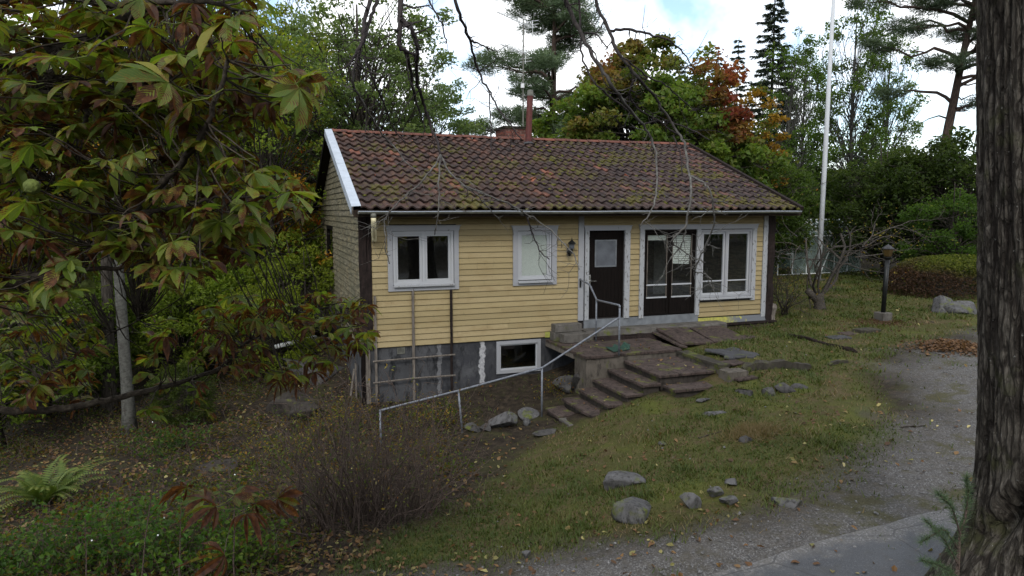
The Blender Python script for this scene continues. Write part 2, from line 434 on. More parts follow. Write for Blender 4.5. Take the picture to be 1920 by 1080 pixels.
MT['leaf_oak'] = leafmat('oak_foliage', [(0, (0.042, 0.064, 0.024)), (0.5, (0.072, 0.10, 0.034)), (1, (0.115, 0.14, 0.045))], AUT)
MT['needle'] = leafmat('pine_needles', [(0, (0.035, 0.055, 0.030)), (0.6, (0.062, 0.09, 0.048)), (1, (0.10, 0.125, 0.06))], None, 0.25)
MT['needle_spruce'] = leafmat('spruce_needles', [(0, (0.010, 0.019, 0.010)), (0.6, (0.022, 0.036, 0.018)), (1, (0.038, 0.05, 0.022))], None, 0.1)
MT['fern'] = leafmat('fern_fronds', [(0, (0.045, 0.075, 0.014)), (0.6, (0.085, 0.125, 0.022)), (1, (0.14, 0.155, 0.03))], None, 0.35)
MT['grass'] = leafmat('grass_blades', [(0, (0.042, 0.062, 0.010)), (0.45, (0.070, 0.086, 0.016)), (0.7, (0.100, 0.084, 0.030)), (1, (0.17, 0.120, 0.062))], None, 0.3, tint=False)
MT['litter'] = leafmat('fallen_leaves', [(0, (0.05, 0.028, 0.014)), (0.35, (0.11, 0.055, 0.022)), (0.6, (0.17, 0.10, 0.04)), (0.8, (0.16, 0.15, 0.05)), (0.93, (0.36, 0.30, 0.12)), (1, (0.5, 0.44, 0.24))], None, 0.15, tint=False)
def bark(name, c0, c1, c2, sz=(5, 5, 1.0), b=0.8, lich=None):
    n = NT(name, 0.9, 0.12)
    f = n.noise(5, 7, 0.68, vec=n.mapped(sz))
    c = n.ramp(f, [(0.32, c0), (0.5, c1), (0.68, c2)])
    if lich: c = n.mix(n.math('MULTIPLY', n.step(n.noise(lich[1], 5, 0.6), 0.52, 0.66), lich[2]), c, lich[0])
    n.col(c); n.bump(f, b, 0.03); return n.m
MT['bark'] = bark('dark_bark', (0.014, 0.012, 0.010), (0.04, 0.034, 0.028), (0.075, 0.066, 0.055))
MT['bark_pine'] = bark('pine_bark', (0.02, 0.015, 0.013), (0.05, 0.036, 0.03), (0.09, 0.06, 0.045))
MT['bark_pale'] = bark('aspen_bark', (0.04, 0.04, 0.034), (0.075, 0.075, 0.066), (0.11, 0.108, 0.095), (3, 3, 5), 0.3, ((0.035, 0.03, 0.027), 9.0, 0.7))
MT['bark_chestnut'] = bark('chestnut_branch_bark', (0.018, 0.014, 0.011), (0.042, 0.034, 0.027), (0.085, 0.072, 0.055), (6, 6, 6), 0.4)
MT['twig'] = bark('lichened_twig', (0.016, 0.013, 0.013), (0.036, 0.03, 0.03), (0.06, 0.052, 0.05), (30, 30, 30), 0.3, ((0.28, 0.28, 0.26), 2.2, 0.0))
MT['twig_pale'] = bark('pale_lichened_twig', (0.06, 0.055, 0.05), (0.16, 0.15, 0.14), (0.30, 0.30, 0.27), (20, 20, 20), 0.3)
MT['bush_twig'] = bark('brown_bush_stems', (0.03, 0.022, 0.018), (0.075, 0.055, 0.045), (0.15, 0.115, 0.095), (20, 20, 20), 0.2)
MT['husk'] = flat('chestnut_husk', (0.10, 0.125, 0.028), 0.8, 0, 0.4, 40)
MT['berry'] = flat('white_berry', (0.75, 0.77, 0.74), 0.4, 0, 0.05)
# ------------------------------------------------------------------ terrain
_ctl = []
for px, py, z in [(1760, 620, -.42), (1655, 602, -.42), (1547, 577, -.28), (1533, 525, -.2), (1760, 545, -.2), (1540, 512, -.2), (1780, 700, -.5), (1800, 830, -.7),
                  (1700, 960, -.86), (1500, 1070, -.96), (1900, 1075, -.8), (1600, 660, -.48), (1516, 696, -.62), (1590, 690, -.58), (1420, 722, -.70), (1330, 735, -.78), (1232, 738, -.88),
                  (1172, 757, -1.03), (1116, 790, -1.24), (1070, 806, -1.40), (1020, 822, -1.5), (1400, 820, -.82), (1600, 760, -.70), (1300, 880, -.98), (1450, 920, -.92), (1190, 950, -1.1), (1230, 800, -.98),
                  (1100, 850, -1.28), (1000, 900, -1.42), (1000, 1000, -1.34), (960, 1075, -1.25), (1250, 1060, -1.08), (700, 900, -1.68), (560, 900, -1.8), (400, 1000, -1.7), (100, 1075, -1.7), (500, 1075, -1.5),
                  (100, 925, -2.05), (220, 815, -2.3), (60, 760, -2.65), (400, 760, -2.25), (540, 700, -2.0), (860, 900, -1.58)]:
    p = on_z(px, py, z); _ctl.append((p[0], p[1], z))
_ctl += [(0, -.1, -1.55), (1, -.1, -1.55), (2, -.1, -1.42), (2.9, -.1, -1.26), (4, -.1, -1.18), (4.3, -1, -1.2), (5, -1, -.85), (6, -1, -.62), (7.2, -1, -.47), (8.2, -.8, -.40), (10, -.3, -.36), (10.6, .2, -.36), (10.3, 4, -.35),
         (7, -2.2, -.44), (6.6, -3.4, -.46), (7.3, -3.5, -.46), (8.8, -2.4, -.44), (9.6, -2.4, -.46), (10.4, -1.6, -.42), (5.4, -2.8, -.85), (5.4, -3.95, -.84), (4.9, -4.0, -.90), (4.2, -2.8, -1.15), (3.4, -2.8, -1.36), (3.1, -2.1, -1.5), (1.45, -2.1, -1.66), (0, -2.1, -1.78), (-1.2, 0, -1.85), (-1, 2.2, -1.6), (-.5, 4.4, -1.25), (-.5, 8, -1.05),
         (3, 4, -.9), (7, 4, -.6), (-3, 9, -1.9), (-15, 5, -3.2), (-15, 20, -3.4), (-30, 30, -4.0), (-30, 0, -3.8), (-8, 2, -2.7), (-9, -6, -2.4), (-12, -13, -2.4), (-4, -16, -1.4), (0, -18, -1.0), (6, -17, -.75), (10, -14, -.6), (12, -8, -.5), (-10, -22, -1.8), (10, -25, -.7), (5, 14, -.35), (0, 20, -.8), (10, 30, 0.0), (30, 30, .1), (32, 6, -.2), (24, 2, -.2), (24, -8, -.4),
         (60, 60, 1.5), (60, -40, 0), (-60, 60, -4), (-70, -40, -3.5), (0, 80, 0.5), (0, -70, 0), (150, 150, 4), (-150, 150, -3), (150, -150, 0), (-150, -150, -3), (0, 200, 4)]
_ctl = np.array(_ctl)
def _phi(r): return np.sqrt(r * r + 0.12 ** 2)
_d = np.linalg.norm(_ctl[:, None, :2] - _ctl[None, :, :2], axis=2)
_n = len(_ctl)
_A = np.zeros((_n + 1, _n + 1)); _A[:_n, :_n] = -_phi(_d) + np.eye(_n) * -0.02; _A[:_n, _n] = 1; _A[_n, :_n] = 1
_w = np.linalg.solve(_A, np.concatenate([_ctl[:, 2], [0]]))
def ground(x, y):
    x = np.asarray(x, float); y = np.asarray(y, float); sh = x.shape
    x = x.ravel(); y = y.ravel(); z = np.full(len(x), _w[_n])
    for k in range(_n):
        z -= _w[k] * _phi(np.hypot(x - _ctl[k, 0], y - _ctl[k, 1]))
    z = z + 0.035 * n2(x, y, 0.9) + 0.018 * n2(x, y, 3.1)
    return z.reshape(sh)
def g1(x, y): return float(ground(np.array([x]), np.array([y]))[0])
def hit(px, py):
    z = -1.0
    for k in range(30):
        p = on_z(px, py, z); z = 0.5 * z + 0.5 * g1(p[0], p[1])
    return on_z(px, py, z)
def poly(pts): return np.array([hit(*p)[:2] for p in pts])
def sdist(P, x, y):
    """signed distance to polygon, positive inside"""
    x = np.asarray(x, float); y = np.asarray(y, float)
    d = np.full(x.shape, 1e9); ins = np.zeros(x.shape, bool); n = len(P)
    for i in range(n):
        a, b = P[i], P[(i + 1) % n]; e = b - a
        t = np.clip(((x - a[0]) * e[0] + (y - a[1]) * e[1]) / (e @ e + 1e-12), 0, 1)
        d = np.minimum(d, np.hypot(x - a[0] - t * e[0], y - a[1] - t * e[1]))
        c = ((a[1] > y) != (b[1] > y))
        ins ^= c & (x < (b[0] - a[0]) * (y - a[1]) / (b[1] - a[1] + 1e-12) + a[0])
    return np.where(ins, d, -d)
LAWN = np.concatenate([poly([(930, 900), (1010, 832), (1065, 806), (1130, 775), (1250, 737), (1280, 690)]), [(5.5, -1.0), (10.2, -.3), (10.4, 9.0), (17, 12), (24, 11), (24, 4), (20, -1)], poly([(1790, 625), (1700, 650), (1630, 700), (1680, 770), (1670, 830), (1580, 895), (1480, 945), (1260, 1004), (1100, 1022), (900, 1068), (640, 1080), (700, 1010), (850, 960)])])
GRAVEL = np.concatenate([poly([(700, 1082), (960, 1055), (1110, 1020), (1270, 1005), (1490, 955), (1590, 905), (1680, 845), (1725, 775), (1680, 700), (1700, 655), (1790, 640)]), [(16, -2), (20, -3), (14, -12), (10, -22), (0, -22), (-3, -13.0)]])
ASPH = np.concatenate([poly([(1120, 1078), (1200, 1066), (1287, 1053), (1400, 1018), (1527, 986), (1633, 966), (1717, 949), (1790, 957), (1900, 990)]), [(4.6, -12.0), (6.5, -14), (5, -22), (-1, -22), (-1.5, -14)]])
def masks(x, y):
    w = 0.42 * n2(x, y, 1.3, 5, 5.0)
    lawn = np.clip((sdist(LAWN, x, y) + w) / 0.6 + 0.5, 0, 1)
    grav = np.clip((sdist(GRAVEL, x, y) + w * 1.7) / 1.3 + 0.45, 0, 1)
    lawn = lawn * (1 - grav)
    return lawn, grav
def axis(lo, hi, f0, f1, step, g=1.13):
    a = [f0]; s = step
    while a[-1] > lo: s *= g; a.append(a[-1] - s)
    b = [f1]; s = step
    while b[-1] < hi: s *= g; b.append(b[-1] + s)
    return np.concatenate([np.array(a[::-1])[:-1], np.arange(f0, f1, step), np.array(b)])
gx = axis(-420, 420, -8.5, 14.0, 0.085); gy = axis(-420, 420, -13.0, 3.0, 0.085)
X, Y = np.meshgrid(gx, gy)
Z = ground(X, Y)
lawn, grav = masks(X, Y)
near = np.exp(-((X - 2) ** 2 + (Y + 6) ** 2) / 180)
Z = Z + near * ((1 - grav) * (0.02 * n2(X, Y, 6.0, 3, 1.0)) + grav * 0.010 * n2(X, Y, 8.0, 3, 2.0))
asp = np.clip((sdist(ASPH, X, Y) + 0.05) / 0.15, 0, 1)
Z = Z - asp * 0.03
nx, ny = len(gx), len(gy)
idx = (np.arange(ny - 1)[:, None] * nx + np.arange(nx - 1)[None, :])
mb = MB(); mb.add(np.stack([X, Y, Z], -1).reshape(-1, 3), np.stack([idx, idx + 1, idx + nx + 1, idx + nx], -1).reshape(-1, 4), lawn=lawn.ravel(), grav=grav.ravel())
n = NT('soil_and_turf', 0.95, 0.12)
a = n.noise(1.6, 6, 0.65); b = n.noise(9.0, 6, 0.7); cN = n.noise(38.0, 5, 0.7)
soil = n.ramp(b, [(0.3, (0.012, 0.009, 0.007)), (0.5, (0.026, 0.020, 0.014)), (0.66, (0.052, 0.039, 0.026)), (0.8, (0.08, 0.066, 0.044))])
soil = n.mix(n.math('MULTIPLY', n.step(a, 0.48, 0.66), 0.55), soil, n.ramp(cN, [(0.3, (0.022, 0.026, 0.009)), (0.7, (0.062, 0.062, 0.02))]))
turf = n.ramp(cN, [(0.25, (0.027, 0.030, 0.009)), (0.5, (0.055, 0.055, 0.016)), (0.75, (0.094, 0.082, 0.032))])
turf = n.mix(n.math('MULTIPLY', n.step(n.math('ADD', n.math('MULTIPLY', n.noise(1.5, 6, 0.7), 0.7), n.math('MULTIPLY', n.noise(6.0, 5, 0.7), 0.3)), 0.48, 0.58), 0.65), turf, n.ramp(cN, [(0.3, (0.045, 0.031, 0.018)), (0.7, (0.13, 0.092, 0.052))]))
turf = n.mix(n.math('MULTIPLY', n.step(n.noise(0.8, 5, 0.6), 0.5, 0.66), 0.6), turf, n.ramp(cN, [(0.3, (0.045, 0.060, 0.010)), (0.7, (0.105, 0.12, 0.020))]))
gv = n.ramp(n.vor(70.0, out='Color'), [(0.0, (0.052, 0.048, 0.045)), (0.6, (0.098, 0.093, 0.089)), (1.0, (0.23, 0.225, 0.22))])
gv = n.mix(n.math('MULTIPLY', n.step(b, 0.42, 0.62), 0.6), gv, n.ramp(cN, [(0.3, (0.056, 0.050, 0.043)), (0.7, (0.13, 0.12, 0.105))]))
gv = n.mix(n.math('MULTIPLY', n.step(n.noise(2.2, 5, 0.7), 0.50, 0.64), 0.7), gv, n.ramp(cN, [(0.3, (0.045, 0.039, 0.030)), (0.7, (0.10, 0.09, 0.066))]))
gv = n.mix(n.math('MULTIPLY', n.step(n.noise(1.1, 6, 0.7), 0.52, 0.64), 0.6), gv, n.ramp(cN, [(0.3, (0.035, 0.036, 0.012)), (0.7, (0.085, 0.08, 0.026))]))
c = n.mix(n.attr('lawn'), soil, turf); c = n.mix(n.attr('grav'), c, gv)
n.col(c); n.bump(n.math('ADD', cN, n.math('MULTIPLY', n.noise(120, 4, 0.7), 0.6)), 0.7, 0.03)
MT['ground'] = n.m
tag(mb.build('ground', MT['ground'], smooth=True), 'sloping plot of leaf-strewn soil, mossy lawn and gravel', 'ground', kind='structure')
# ------------------------------------------------------------------ asphalt apron of the drive
ax_ = np.arange(-2.5, 7.0, 0.07); ay_ = np.arange(-18.0, -9.0, 0.07)
AX, AY = np.meshgrid(ax_, ay_); sd = sdist(ASPH, AX, AY) + 0.20 * n2(AX, AY, 1.7, 5, 9.0) + 0.03 * n2(AX, AY, 11, 2, 3.0)
AZ = ground(AX, AY) + 0.012 * np.clip(sd / 0.25, -1.5, 1) - 0.002 + 0.004 * n2(AX, AY, 4)
idx = (np.arange(len(ay_) - 1)[:, None] * len(ax_) + np.arange(len(ax_) - 1)[None, :])
keep = (sd[:-1, :-1] > -0.14).ravel()
mb = MB(); mb.add(np.stack([AX, AY, AZ], -1).reshape(-1, 3), np.stack([idx, idx + 1, idx + len(ax_) + 1, idx + len(ax_)], -1).reshape(-1, 4)[keep], edge=np.clip(1 - sd / 1.1, 0, 1).ravel())
n = NT('worn_asphalt', 0.62, 0.4)
sp = n.vor(130, out='Color'); w = n.noise(1.3, 6, 0.65)
c = n.ramp(sp, [(0, (0.030, 0.031, 0.034)), (0.75, (0.053, 0.055, 0.059)), (1, (0.12, 0.12, 0.125))])
c = n.mix(n.math('MULTIPLY', n.step(w, 0.45, 0.66), 0.45), c, (0.066, 0.069, 0.074))
c = n.mix(n.math('MULTIPLY', n.step(n.noise(4.5, 6, 0.7), 0.52, 0.66), 0.55), c, (0.045, 0.042, 0.036))
dirt = n.step(n.math('ADD', n.math('MULTIPLY', n.attr('edge'), 0.9), n.math('MULTIPLY', n.noise(3.5, 6, 0.7), 0.8)), 0.72, 0.98)
gvl = n.ramp(n.vor(70.0, out='Color'), [(0.0, (0.052, 0.048, 0.045)), (0.6, (0.098, 0.093, 0.089)), (1.0, (0.23, 0.225, 0.22))])
gvl = n.mix(n.math('MULTIPLY', n.step(n.noise(9.0, 6, 0.7), 0.42, 0.62), 0.6), gvl, n.ramp(n.noise(38, 5, 0.7), [(0.3, (0.056, 0.050, 0.043)), (0.7, (0.13, 0.12, 0.105))]))
c = n.mix(dirt, c, gvl)
crk = n.vor(1.1, vec=n.mix(0.12, n.pos(), n.new('ShaderNodeTexNoise').outputs['Color']), feature='DISTANCE_TO_EDGE')
c = n.mix(n.math('MULTIPLY', n.math('SUBTRACT', 1.0, n.step(crk, 0.004, 0.014)), 0.6), c, (0.02, 0.019, 0.018))
n.col(c); n.bump(n.noise(150, 4, 0.7), 0.5, 0.01); MT['asphalt'] = n.m
tag(mb.build('road', MT['asphalt'], smooth=True), 'worn grey asphalt apron of the driveway', 'road', kind='structure')
# ------------------------------------------------------------------ the house (corner at the origin, front wall along +X, floor at z = 0)
house = empty('house', (0, 0, 0), 'yellow clapboard cottage with a mossy red-brown tiled gable roof', 'house')
L, D = 10.0, 8.8
EAVE = (-0.52, 2.44); RIDGE = (4.4, 4.40)
SL = math.atan2(RIDGE[1] - EAVE[1], RIDGE[0] - EAVE[0]); SLEN = math.hypot(RIDGE[1] - EAVE[1], RIDGE[0] - EAVE[0])
W1 = (0.66, 1.90, 0.93, 2.02); W2 = (3.38, 4.15, 0.93, 2.0); DR = (5.07, 5.97, 0.0, 2.0); DD = (6.5, 7.92, -0.02, 1.99); W3 = (8.04, 9.52, 0.36, 1.99); BW = (2.89, 3.90, -1.10, -0.42)
def walls(mbx, a0, a1, z0, z1, holes, put):
    xs = sorted({a0, a1, *[h[0] for h in holes], *[h[1] for h in holes]}); xs = [v for v in xs if a0 <= v <= a1]
    for i in range(len(xs) - 1):
        xm = (xs[i] + xs[i + 1]) / 2; zs = [(z0, z1)]
        for h in holes:
            if h[0] < xm < h[1]:
                nz = []
                for (p, q) in zs:
                    if h[2] > p: nz.append((p, min(q, h[2])))
                    if h[3] < q: nz.append((max(p, h[3]), q))
                zs = [t for t in nz if t[1] - t[0] > 1e-4]
        for (p, q) in zs: put(xs[i], xs[i + 1], p, q)
HOLES = [W1, W2, DR, DD, W3]
mb = MB(); walls(mb, 0.0, L, -0.30, 2.50, HOLES, lambda a, b, p, q: mb.box(a, b, 0.0, 0.14, p, q))
wf = mb.build('wall', MT['backing'], house); wf['label'] = 'front wall clad in faded yellow boards'
# planks of the front wall
PH = 0.1205
TRIMS = [(0.53, 2.03, 0.80, 2.15), (3.25, 4.28, 0.80, 2.13), (4.82, 6.12, -0.5, 2.12), (6.38, 9.66, 1.90, 2.13), (6.38, 8.02, -0.5, 2.0), (8.0, 9.64, 0.26, 2.0), (4.82, 4.97, -0.5, 2.6)]
rr = random.Random(3)
zrow = -0.36
while zrow < 2.40:
    z0, z1 = zrow, zrow + PH
    segs = [(0.21, 9.86)]
    zc = (z0 + z1) / 2
    cuts = [(t[0] + 0.05, t[1] - 0.05) for t in TRIMS if t[2] + 0.03 < zc < t[3] - 0.03]
    if zc < -0.02: cuts.append((4.82, 8.02))
    if zc < -0.14: cuts.append((4.02 if zc < -0.24 else 4.75, 9.9))
    for (a, b) in cuts:
        ns = []
        for (p, q) in segs:
            if a > p: ns.append((p, min(q, a)))
            if b < q: ns.append((max(p, b), q))
        segs = [s for s in ns if s[1] - s[0] > 0.02]
    for (p, q) in segs:
        parts = [(p, q)]
        if q - p > 2.2 and rr.random() < 0.6:
            c = p + (q - p) * rr.uniform(0.3, 0.7); parts = [(p, c - 0.0015), (c + 0.0015, q)]
        for (a, b) in parts:
            j = rr.uniform(-0.002, 0.002)
            mb = MB(); mb.prism([(-0.003, z0 + 0.001), (-0.025 + j, z0 + 0.001), (-0.028 + j, z0 + 0.010), (-0.010 + j, z1 - 0.006), (-0.003, z1 - 0.004)], 0, a, b)
            mb.build('plank', MT['siding'], wf)
    zrow += PH
# gable wall with its boards
def roof_under(y): return EAVE[1] - 0.10 + (RIDGE[1] - EAVE[1]) * (1 - abs(y - RIDGE[0]) / (RIDGE[0] - EAVE[0]))
GW = (5.25, 6.95, 0.86, 2.02)
mb = MB(); mb.prism([(0.14, -0.3), (GW[0], -0.3), (GW[0], roof_under(GW[0])), (RIDGE[0], roof_under(RIDGE[0])), (0.14, roof_under(0.14))], 0, 0.0, 0.14)
mb.prism([(GW[1], -0.3), (D, -0.3), (D, roof_under(D)), (GW[1], roof_under(GW[1]))], 0, 0.0, 0.14)
mb.box(0, 0.14, GW[0], GW[1], -0.3, GW[2]); mb.prism([(GW[0], GW[3]), (GW[1], GW[3]), (GW[1], roof_under(GW[1])), (GW[0], roof_under(GW[0]))], 0, 0.0, 0.14)
wg = mb.build('wall', MT['backing'], house); wg['label'] = 'gable wall of mildewed grey-yellow boards'
PG = 0.142; zrow = -0.38
while zrow < 4.2:
    z0, z1 = zrow, min(zrow + PG, 4.28)
    def ylim(z):
        t = (z - (EAVE[1] - 0.10)) / (RIDGE[1] - EAVE[1]) * (RIDGE[0] - EAVE[0]) + EAVE[0]
        return max(-0.03, t), min(D, 2 * RIDGE[0] - t)
    a0, b0 = ylim(z1)
    a0 = max(a0, -0.024)
    segs = [(a0, b0)]
    if GW[2] < (z0 + z1) / 2 < GW[3]: segs = [(a0, GW[0] - 0.02), (GW[1] + 0.02, b0)]
    for (p, q) in segs:
        if q - p < 0.05: continue
        cut = [p, q]
        if q - p > 3: cut = [p, p + (q - p) * rr.uniform(0.25, 0.75), q]
        for a, b in zip(cut[:-1], cut[1:]):
            mb = MB(); j = rr.uniform(-0.003, 0.003)
            mb.prism([(-0.003, z0 + 0.001), (-0.026 + j, z0 + 0.001), (-0.030 + j, z0 + 0.011), (-0.011 + j, z1 - 0.006), (-0.003, z1 - 0.004)], 1, a + 0.001, b - 0.001)
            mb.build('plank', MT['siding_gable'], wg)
    zrow += PG
gwin = empty('window', (0, 6.1, 1.4), None, None, parent=house); gwin['label'] = 'narrow dark window in the gable wall'
mb = MB(); mb.box(-0.02, 0.05, GW[0], GW[0] + 0.09, GW[2], GW[3]); mb.box(-0.02, 0.05, GW[1] - 0.09, GW[1], GW[2], GW[3]); mb.box(-0.018, 0.048, GW[0] + 0.09, GW[1] - 0.09, GW[3] - 0.09, GW[3]); mb.box(-0.05, 0.05, GW[0] + 0.09, GW[1] - 0.09, GW[2], GW[2] + 0.06)
mb.build('frame', MT['dark_wood'], gwin)
mb = MB(); mb.box(0.03, 0.035, GW[0] + 0.09, GW[1] - 0.09, GW[2] + 0.06, GW[3] - 0.09); mb.build('pane', MT['glass'], gwin)
# the walls one cannot see from the drive, ceiling and floor: the rooms stay dark
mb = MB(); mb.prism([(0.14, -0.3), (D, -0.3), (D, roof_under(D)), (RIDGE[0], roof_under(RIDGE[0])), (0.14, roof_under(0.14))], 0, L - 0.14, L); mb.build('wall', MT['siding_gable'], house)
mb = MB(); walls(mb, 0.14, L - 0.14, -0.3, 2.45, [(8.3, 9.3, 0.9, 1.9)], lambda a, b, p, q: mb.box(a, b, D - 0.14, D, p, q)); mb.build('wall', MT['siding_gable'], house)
mb = MB(); mb.box(0.14, L - 0.14, 0.14, D - 0.14, -0.28, -0.03); mb.build('floor', MT['dark_wood'], house)
mb = MB(); mb.box(0.14, L - 0.14, 0.14, D - 0.14, 2.28, 2.33); mb.build('ceiling', MT['interior'], house)
mb = MB(); mb.box(0.142, 7.6, 3.2, 3.3, -0.03, 2.28); mb.box(4.5, 4.6, 0.142, 3.2, -0.03, 2.28); mb.build('partition_wall', MT['interior'], house)
mb = MB()
for k in range(18):
    x = 8.62 + 0.1 * k * 0.28; mb.tube([(x, 3.0, 0.1), (x, 3.0, 2.1)], 0.022, 5)
mb.build('curtain', flat('pale_curtain', (0.42, 0.42, 0.40), 0.9), house)
# foundation
mb = MB(); walls(mb, 0.0, L, -2.3, -0.302, [BW], lambda a, b, p, q: mb.box(a, b, 0.012, 0.25, p, q))
mb.box(0.012, 0.25, 0.25, D, -2.2, -0.302); mb.box(L - 0.25, L, 0.25, D, -1.2, -0.302); mb.box(0.25, L - 0.25, D - 0.25, D, -2, -0.302)
mb.build('foundation', MT['foundation'], house)
mb = MB(); mb.box(-0.03, 0.0, -0.02, 8.8, -0.45, -0.382); mb.build('base_board', MT['siding_gable'], house)
v = empty('vent', (0.78, 0, -0.45), None, None, parent=house)
mb = MB(); mb.box(0.70, 0.86, -0.004, 0.008, -0.52, -0.505); mb.box(0.70, 0.86, -0.004, 0.008, -0.405, -0.39); mb.box(0.70, 0.715, -0.0035, 0.0085, -0.505, -0.405); mb.box(0.845, 0.86, -0.0035, 0.0085, -0.505, -0.405); mb.build('frame', MT['gutter'], v)
mb = MB()
for k in range(4): mb.box(0.716, 0.844, -0.001, 0.010, -0.50 + k * 0.024, -0.486 + k * 0.024)
mb.build('slat', MT['gutter'], v)

# ---- windows and doors
def rect_frame(mbx, x0, x1, z0, z1, w, y0, y1, wb=None, wt=None):
    wb = w if wb is None else wb; wt = w if wt is None else wt
    mbx.box(x0, x0 + w, y0, y1, z0, z1); mbx.box(x1 - w, x1, y0, y1, z0, z1)
    mbx.box(x0 + w, x1 - w, y0 + 0.0012, y1 - 0.0012, z1 - wt, z1); mbx.box(x0 + w, x1 - w, y0 + 0.0012, y1 - 0.0012, z0, z0 + wb)
def trim_set(parent, x0, x1, z0, z1, wl, wr, top=0.115, mat='trim', bottom=None, leftdrop=0.0, rightdrop=0.0):
    m1 = MB(); m1.box(x0, x0 + wl, -0.052, -0.002, z0 - leftdrop, z1 - top); m1.build('trim_board', MT[mat], parent)
    m1 = MB(); m1.box(x1 - wr, x1, -0.052, -0.002, z0 - rightdrop, z1 - top); m1.build('trim_board', MT[mat], parent)
    m1 = MB(); m1.prism([(x0 - 0.004, z1 - top), (x1 + 0.004, z1 - top), (x1 + 0.03, z1 - 0.02), (x1 + 0.065, z1), (x0 - 0.065, z1), (x0 - 0.03, z1 - 0.02)], 1, -0.064, -0.002); m1.build('trim_board', MT['trim'], parent)
    if bottom is not None:
        m1 = MB(); m1.box(x0 + wl, x1 - wr, -0.050, -0.002, z0, z0 + bottom); m1.build('trim_board', MT[mat], parent)
def sill(parent, x0, x1, z, mat='trim_worn'):
    m1 = MB(); m1.prism([(0.03, z + 0.035), (-0.105, z + 0.005), (-0.105, z - 0.02), (0.03, z - 0.004)], 0, x0, x1); m1.build('sill', MT[mat], parent)
def sash(parent, x0, x1, z0, z1, w=0.055, rails=(), mat='sash', y=0.0, pane='glass', bottom=None):
    s = MB(); rect_frame(s, x0, x1, z0, z1, w, y, y + 0.045, bottom); so = s.build('sash', MT[mat], parent)
    edges = [z0 + (bottom or w)] + list(rails) + [z1 - w]
    for zr in rails:
        s = MB(); s.box(x0 + w, x1 - w, y + 0.004, y + 0.04, zr - 0.014, zr + 0.014); s.build('glazing_bar', MT['sash'], parent)
    for a, b in zip(edges[:-1], edges[1:]):
        s = MB(); s.box(x0 + w - 0.004, x1 - w + 0.004, y + 0.02, y + 0.025, a, b); s.build('pane', MT[pane], parent)
    return so
w1 = empty('window', (1.28, 0, 0.9), None, None, parent=house); w1['label'] = 'white two-light casement window above the trellis'
trim_set(w1, 0.53, 2.03, 0.80, 2.15, 0.10, 0.10, bottom=0.11)
mb = MB(); rect_frame(mb, 0.64, 1.92, 0.925, 2.03, 0.05, -0.03, 0.10); mb.box(1.255, 1.305, -0.028, 0.09, 0.975, 1.98); mb.build('frame', MT['sash'], w1)
sash(w1, 0.69, 1.255, 0.975, 1.98); sash(w1, 1.305, 1.87, 0.975, 1.98); sill(w1, 0.645, 1.92, 0.905)
w2 = empty('window', (3.77, 0, 0.9), None, None, parent=house); w2['label'] = 'narrow white window with a closed pale blind'
trim_set(w2, 3.25, 4.28, 0.82, 2.13, 0.115, 0.115, bottom=0.09)
mb = MB(); rect_frame(mb, 3.375, 4.155, 0.94, 2.005, 0.04, -0.025, 0.10); mb.build('frame', MT['sash'], w2)
sash(w2, 3.415, 4.115, 0.98, 1.965, 0.05); sill(w2, 3.36, 4.17, 0.895)
def blinds(parent, x0, x1, z0, z1, y, n, tilt=0.0):
    for k in range(n):
        z = z0 + (z1 - z0) * (k + 0.5) / n; h = (z1 - z0) / n * 0.62
        m1 = MB(); m1.prism([(y, z - h), (y + 0.006, z - h), (y + 0.014, z + h), (y + 0.008, z + h)], 0, x0, x1)
        o = m1.build('blind_slat', MT['blind'], parent)
blinds(w2, 3.455, 4.075, 1.02, 1.93, 0.030, 24)
dr = empty('door', (5.52, 0, 0), None, None, parent=house); dr['label'] = 'dark brown front door with a small square pane'
trim_set(dr, 4.975, 6.12, -0.03, 2.12, 0.10, 0.135, mat='trim_worn')
mb = MB(); mb.box(5.07, 5.97, 0.03, 0.075, 0.0, 2.0); mb.build('door_leaf', MT['dark_wood'], dr)
for k in range(9):
    x = 5.07 + k * 0.1; z_hi = 1.1
    m1 = MB(); m1.box(x + 0.002, x + 0.098, 0.022, 0.032, 0.03, 1.12 if 5.2 < x + 0.05 < 5.85 else 1.97); m1.build('plank', MT['dark_wood'], dr)
m1 = MB(); m1.box(5.27, 5.77, 0.022, 0.032, 1.84, 1.97); m1.build('plank', MT['dark_wood'], dr)
m1 = MB(); rect_frame(m1, 5.25, 5.80, 1.17, 1.79, 0.03, 0.012, 0.034); m1.build('pane_frame', MT['grey_board'], dr)
m1 = MB(); m1.box(5.28, 5.77, 0.02, 0.03, 1.20, 1.76); m1.build('pane', MT['frosted'], dr)
hd = MB(); hd.box(5.105, 5.145, 0.012, 0.022, 0.76, 1.0); hd.tube([(5.125, 0.02, 0.86), (5.125, -0.035, 0.86), (5.15, -0.045, 0.862), (5.26, -0.045, 0.862)], 0.009, 6); hd.tube([(5.125, 0.02, 0.965), (5.125, -0.01, 0.965)], 0.02, 8); hd.build('handle', MT['chrome'], dr)
mb = MB(); mb.box(4.815, 4.945, -0.045, -0.002, -0.03, 2.42); mb.build('vertical_board', MT['trim'], house)
dd = empty('terrace_door', (7.2, 0, 0), None, None, parent=house); dd['label'] = 'dark double terrace door, one blind hanging crooked'
trim_set(dd, 6.38, 9.65, -0.06, 2.13, 0.115, 0.12, mat='trim_worn', leftdrop=0.0, rightdrop=-0.30)
m1 = MB(); m1.box(7.925, 8.035, -0.048, -0.002, -0.06, 2.012); m1.build('trim_board', MT['trim_worn'], dd)
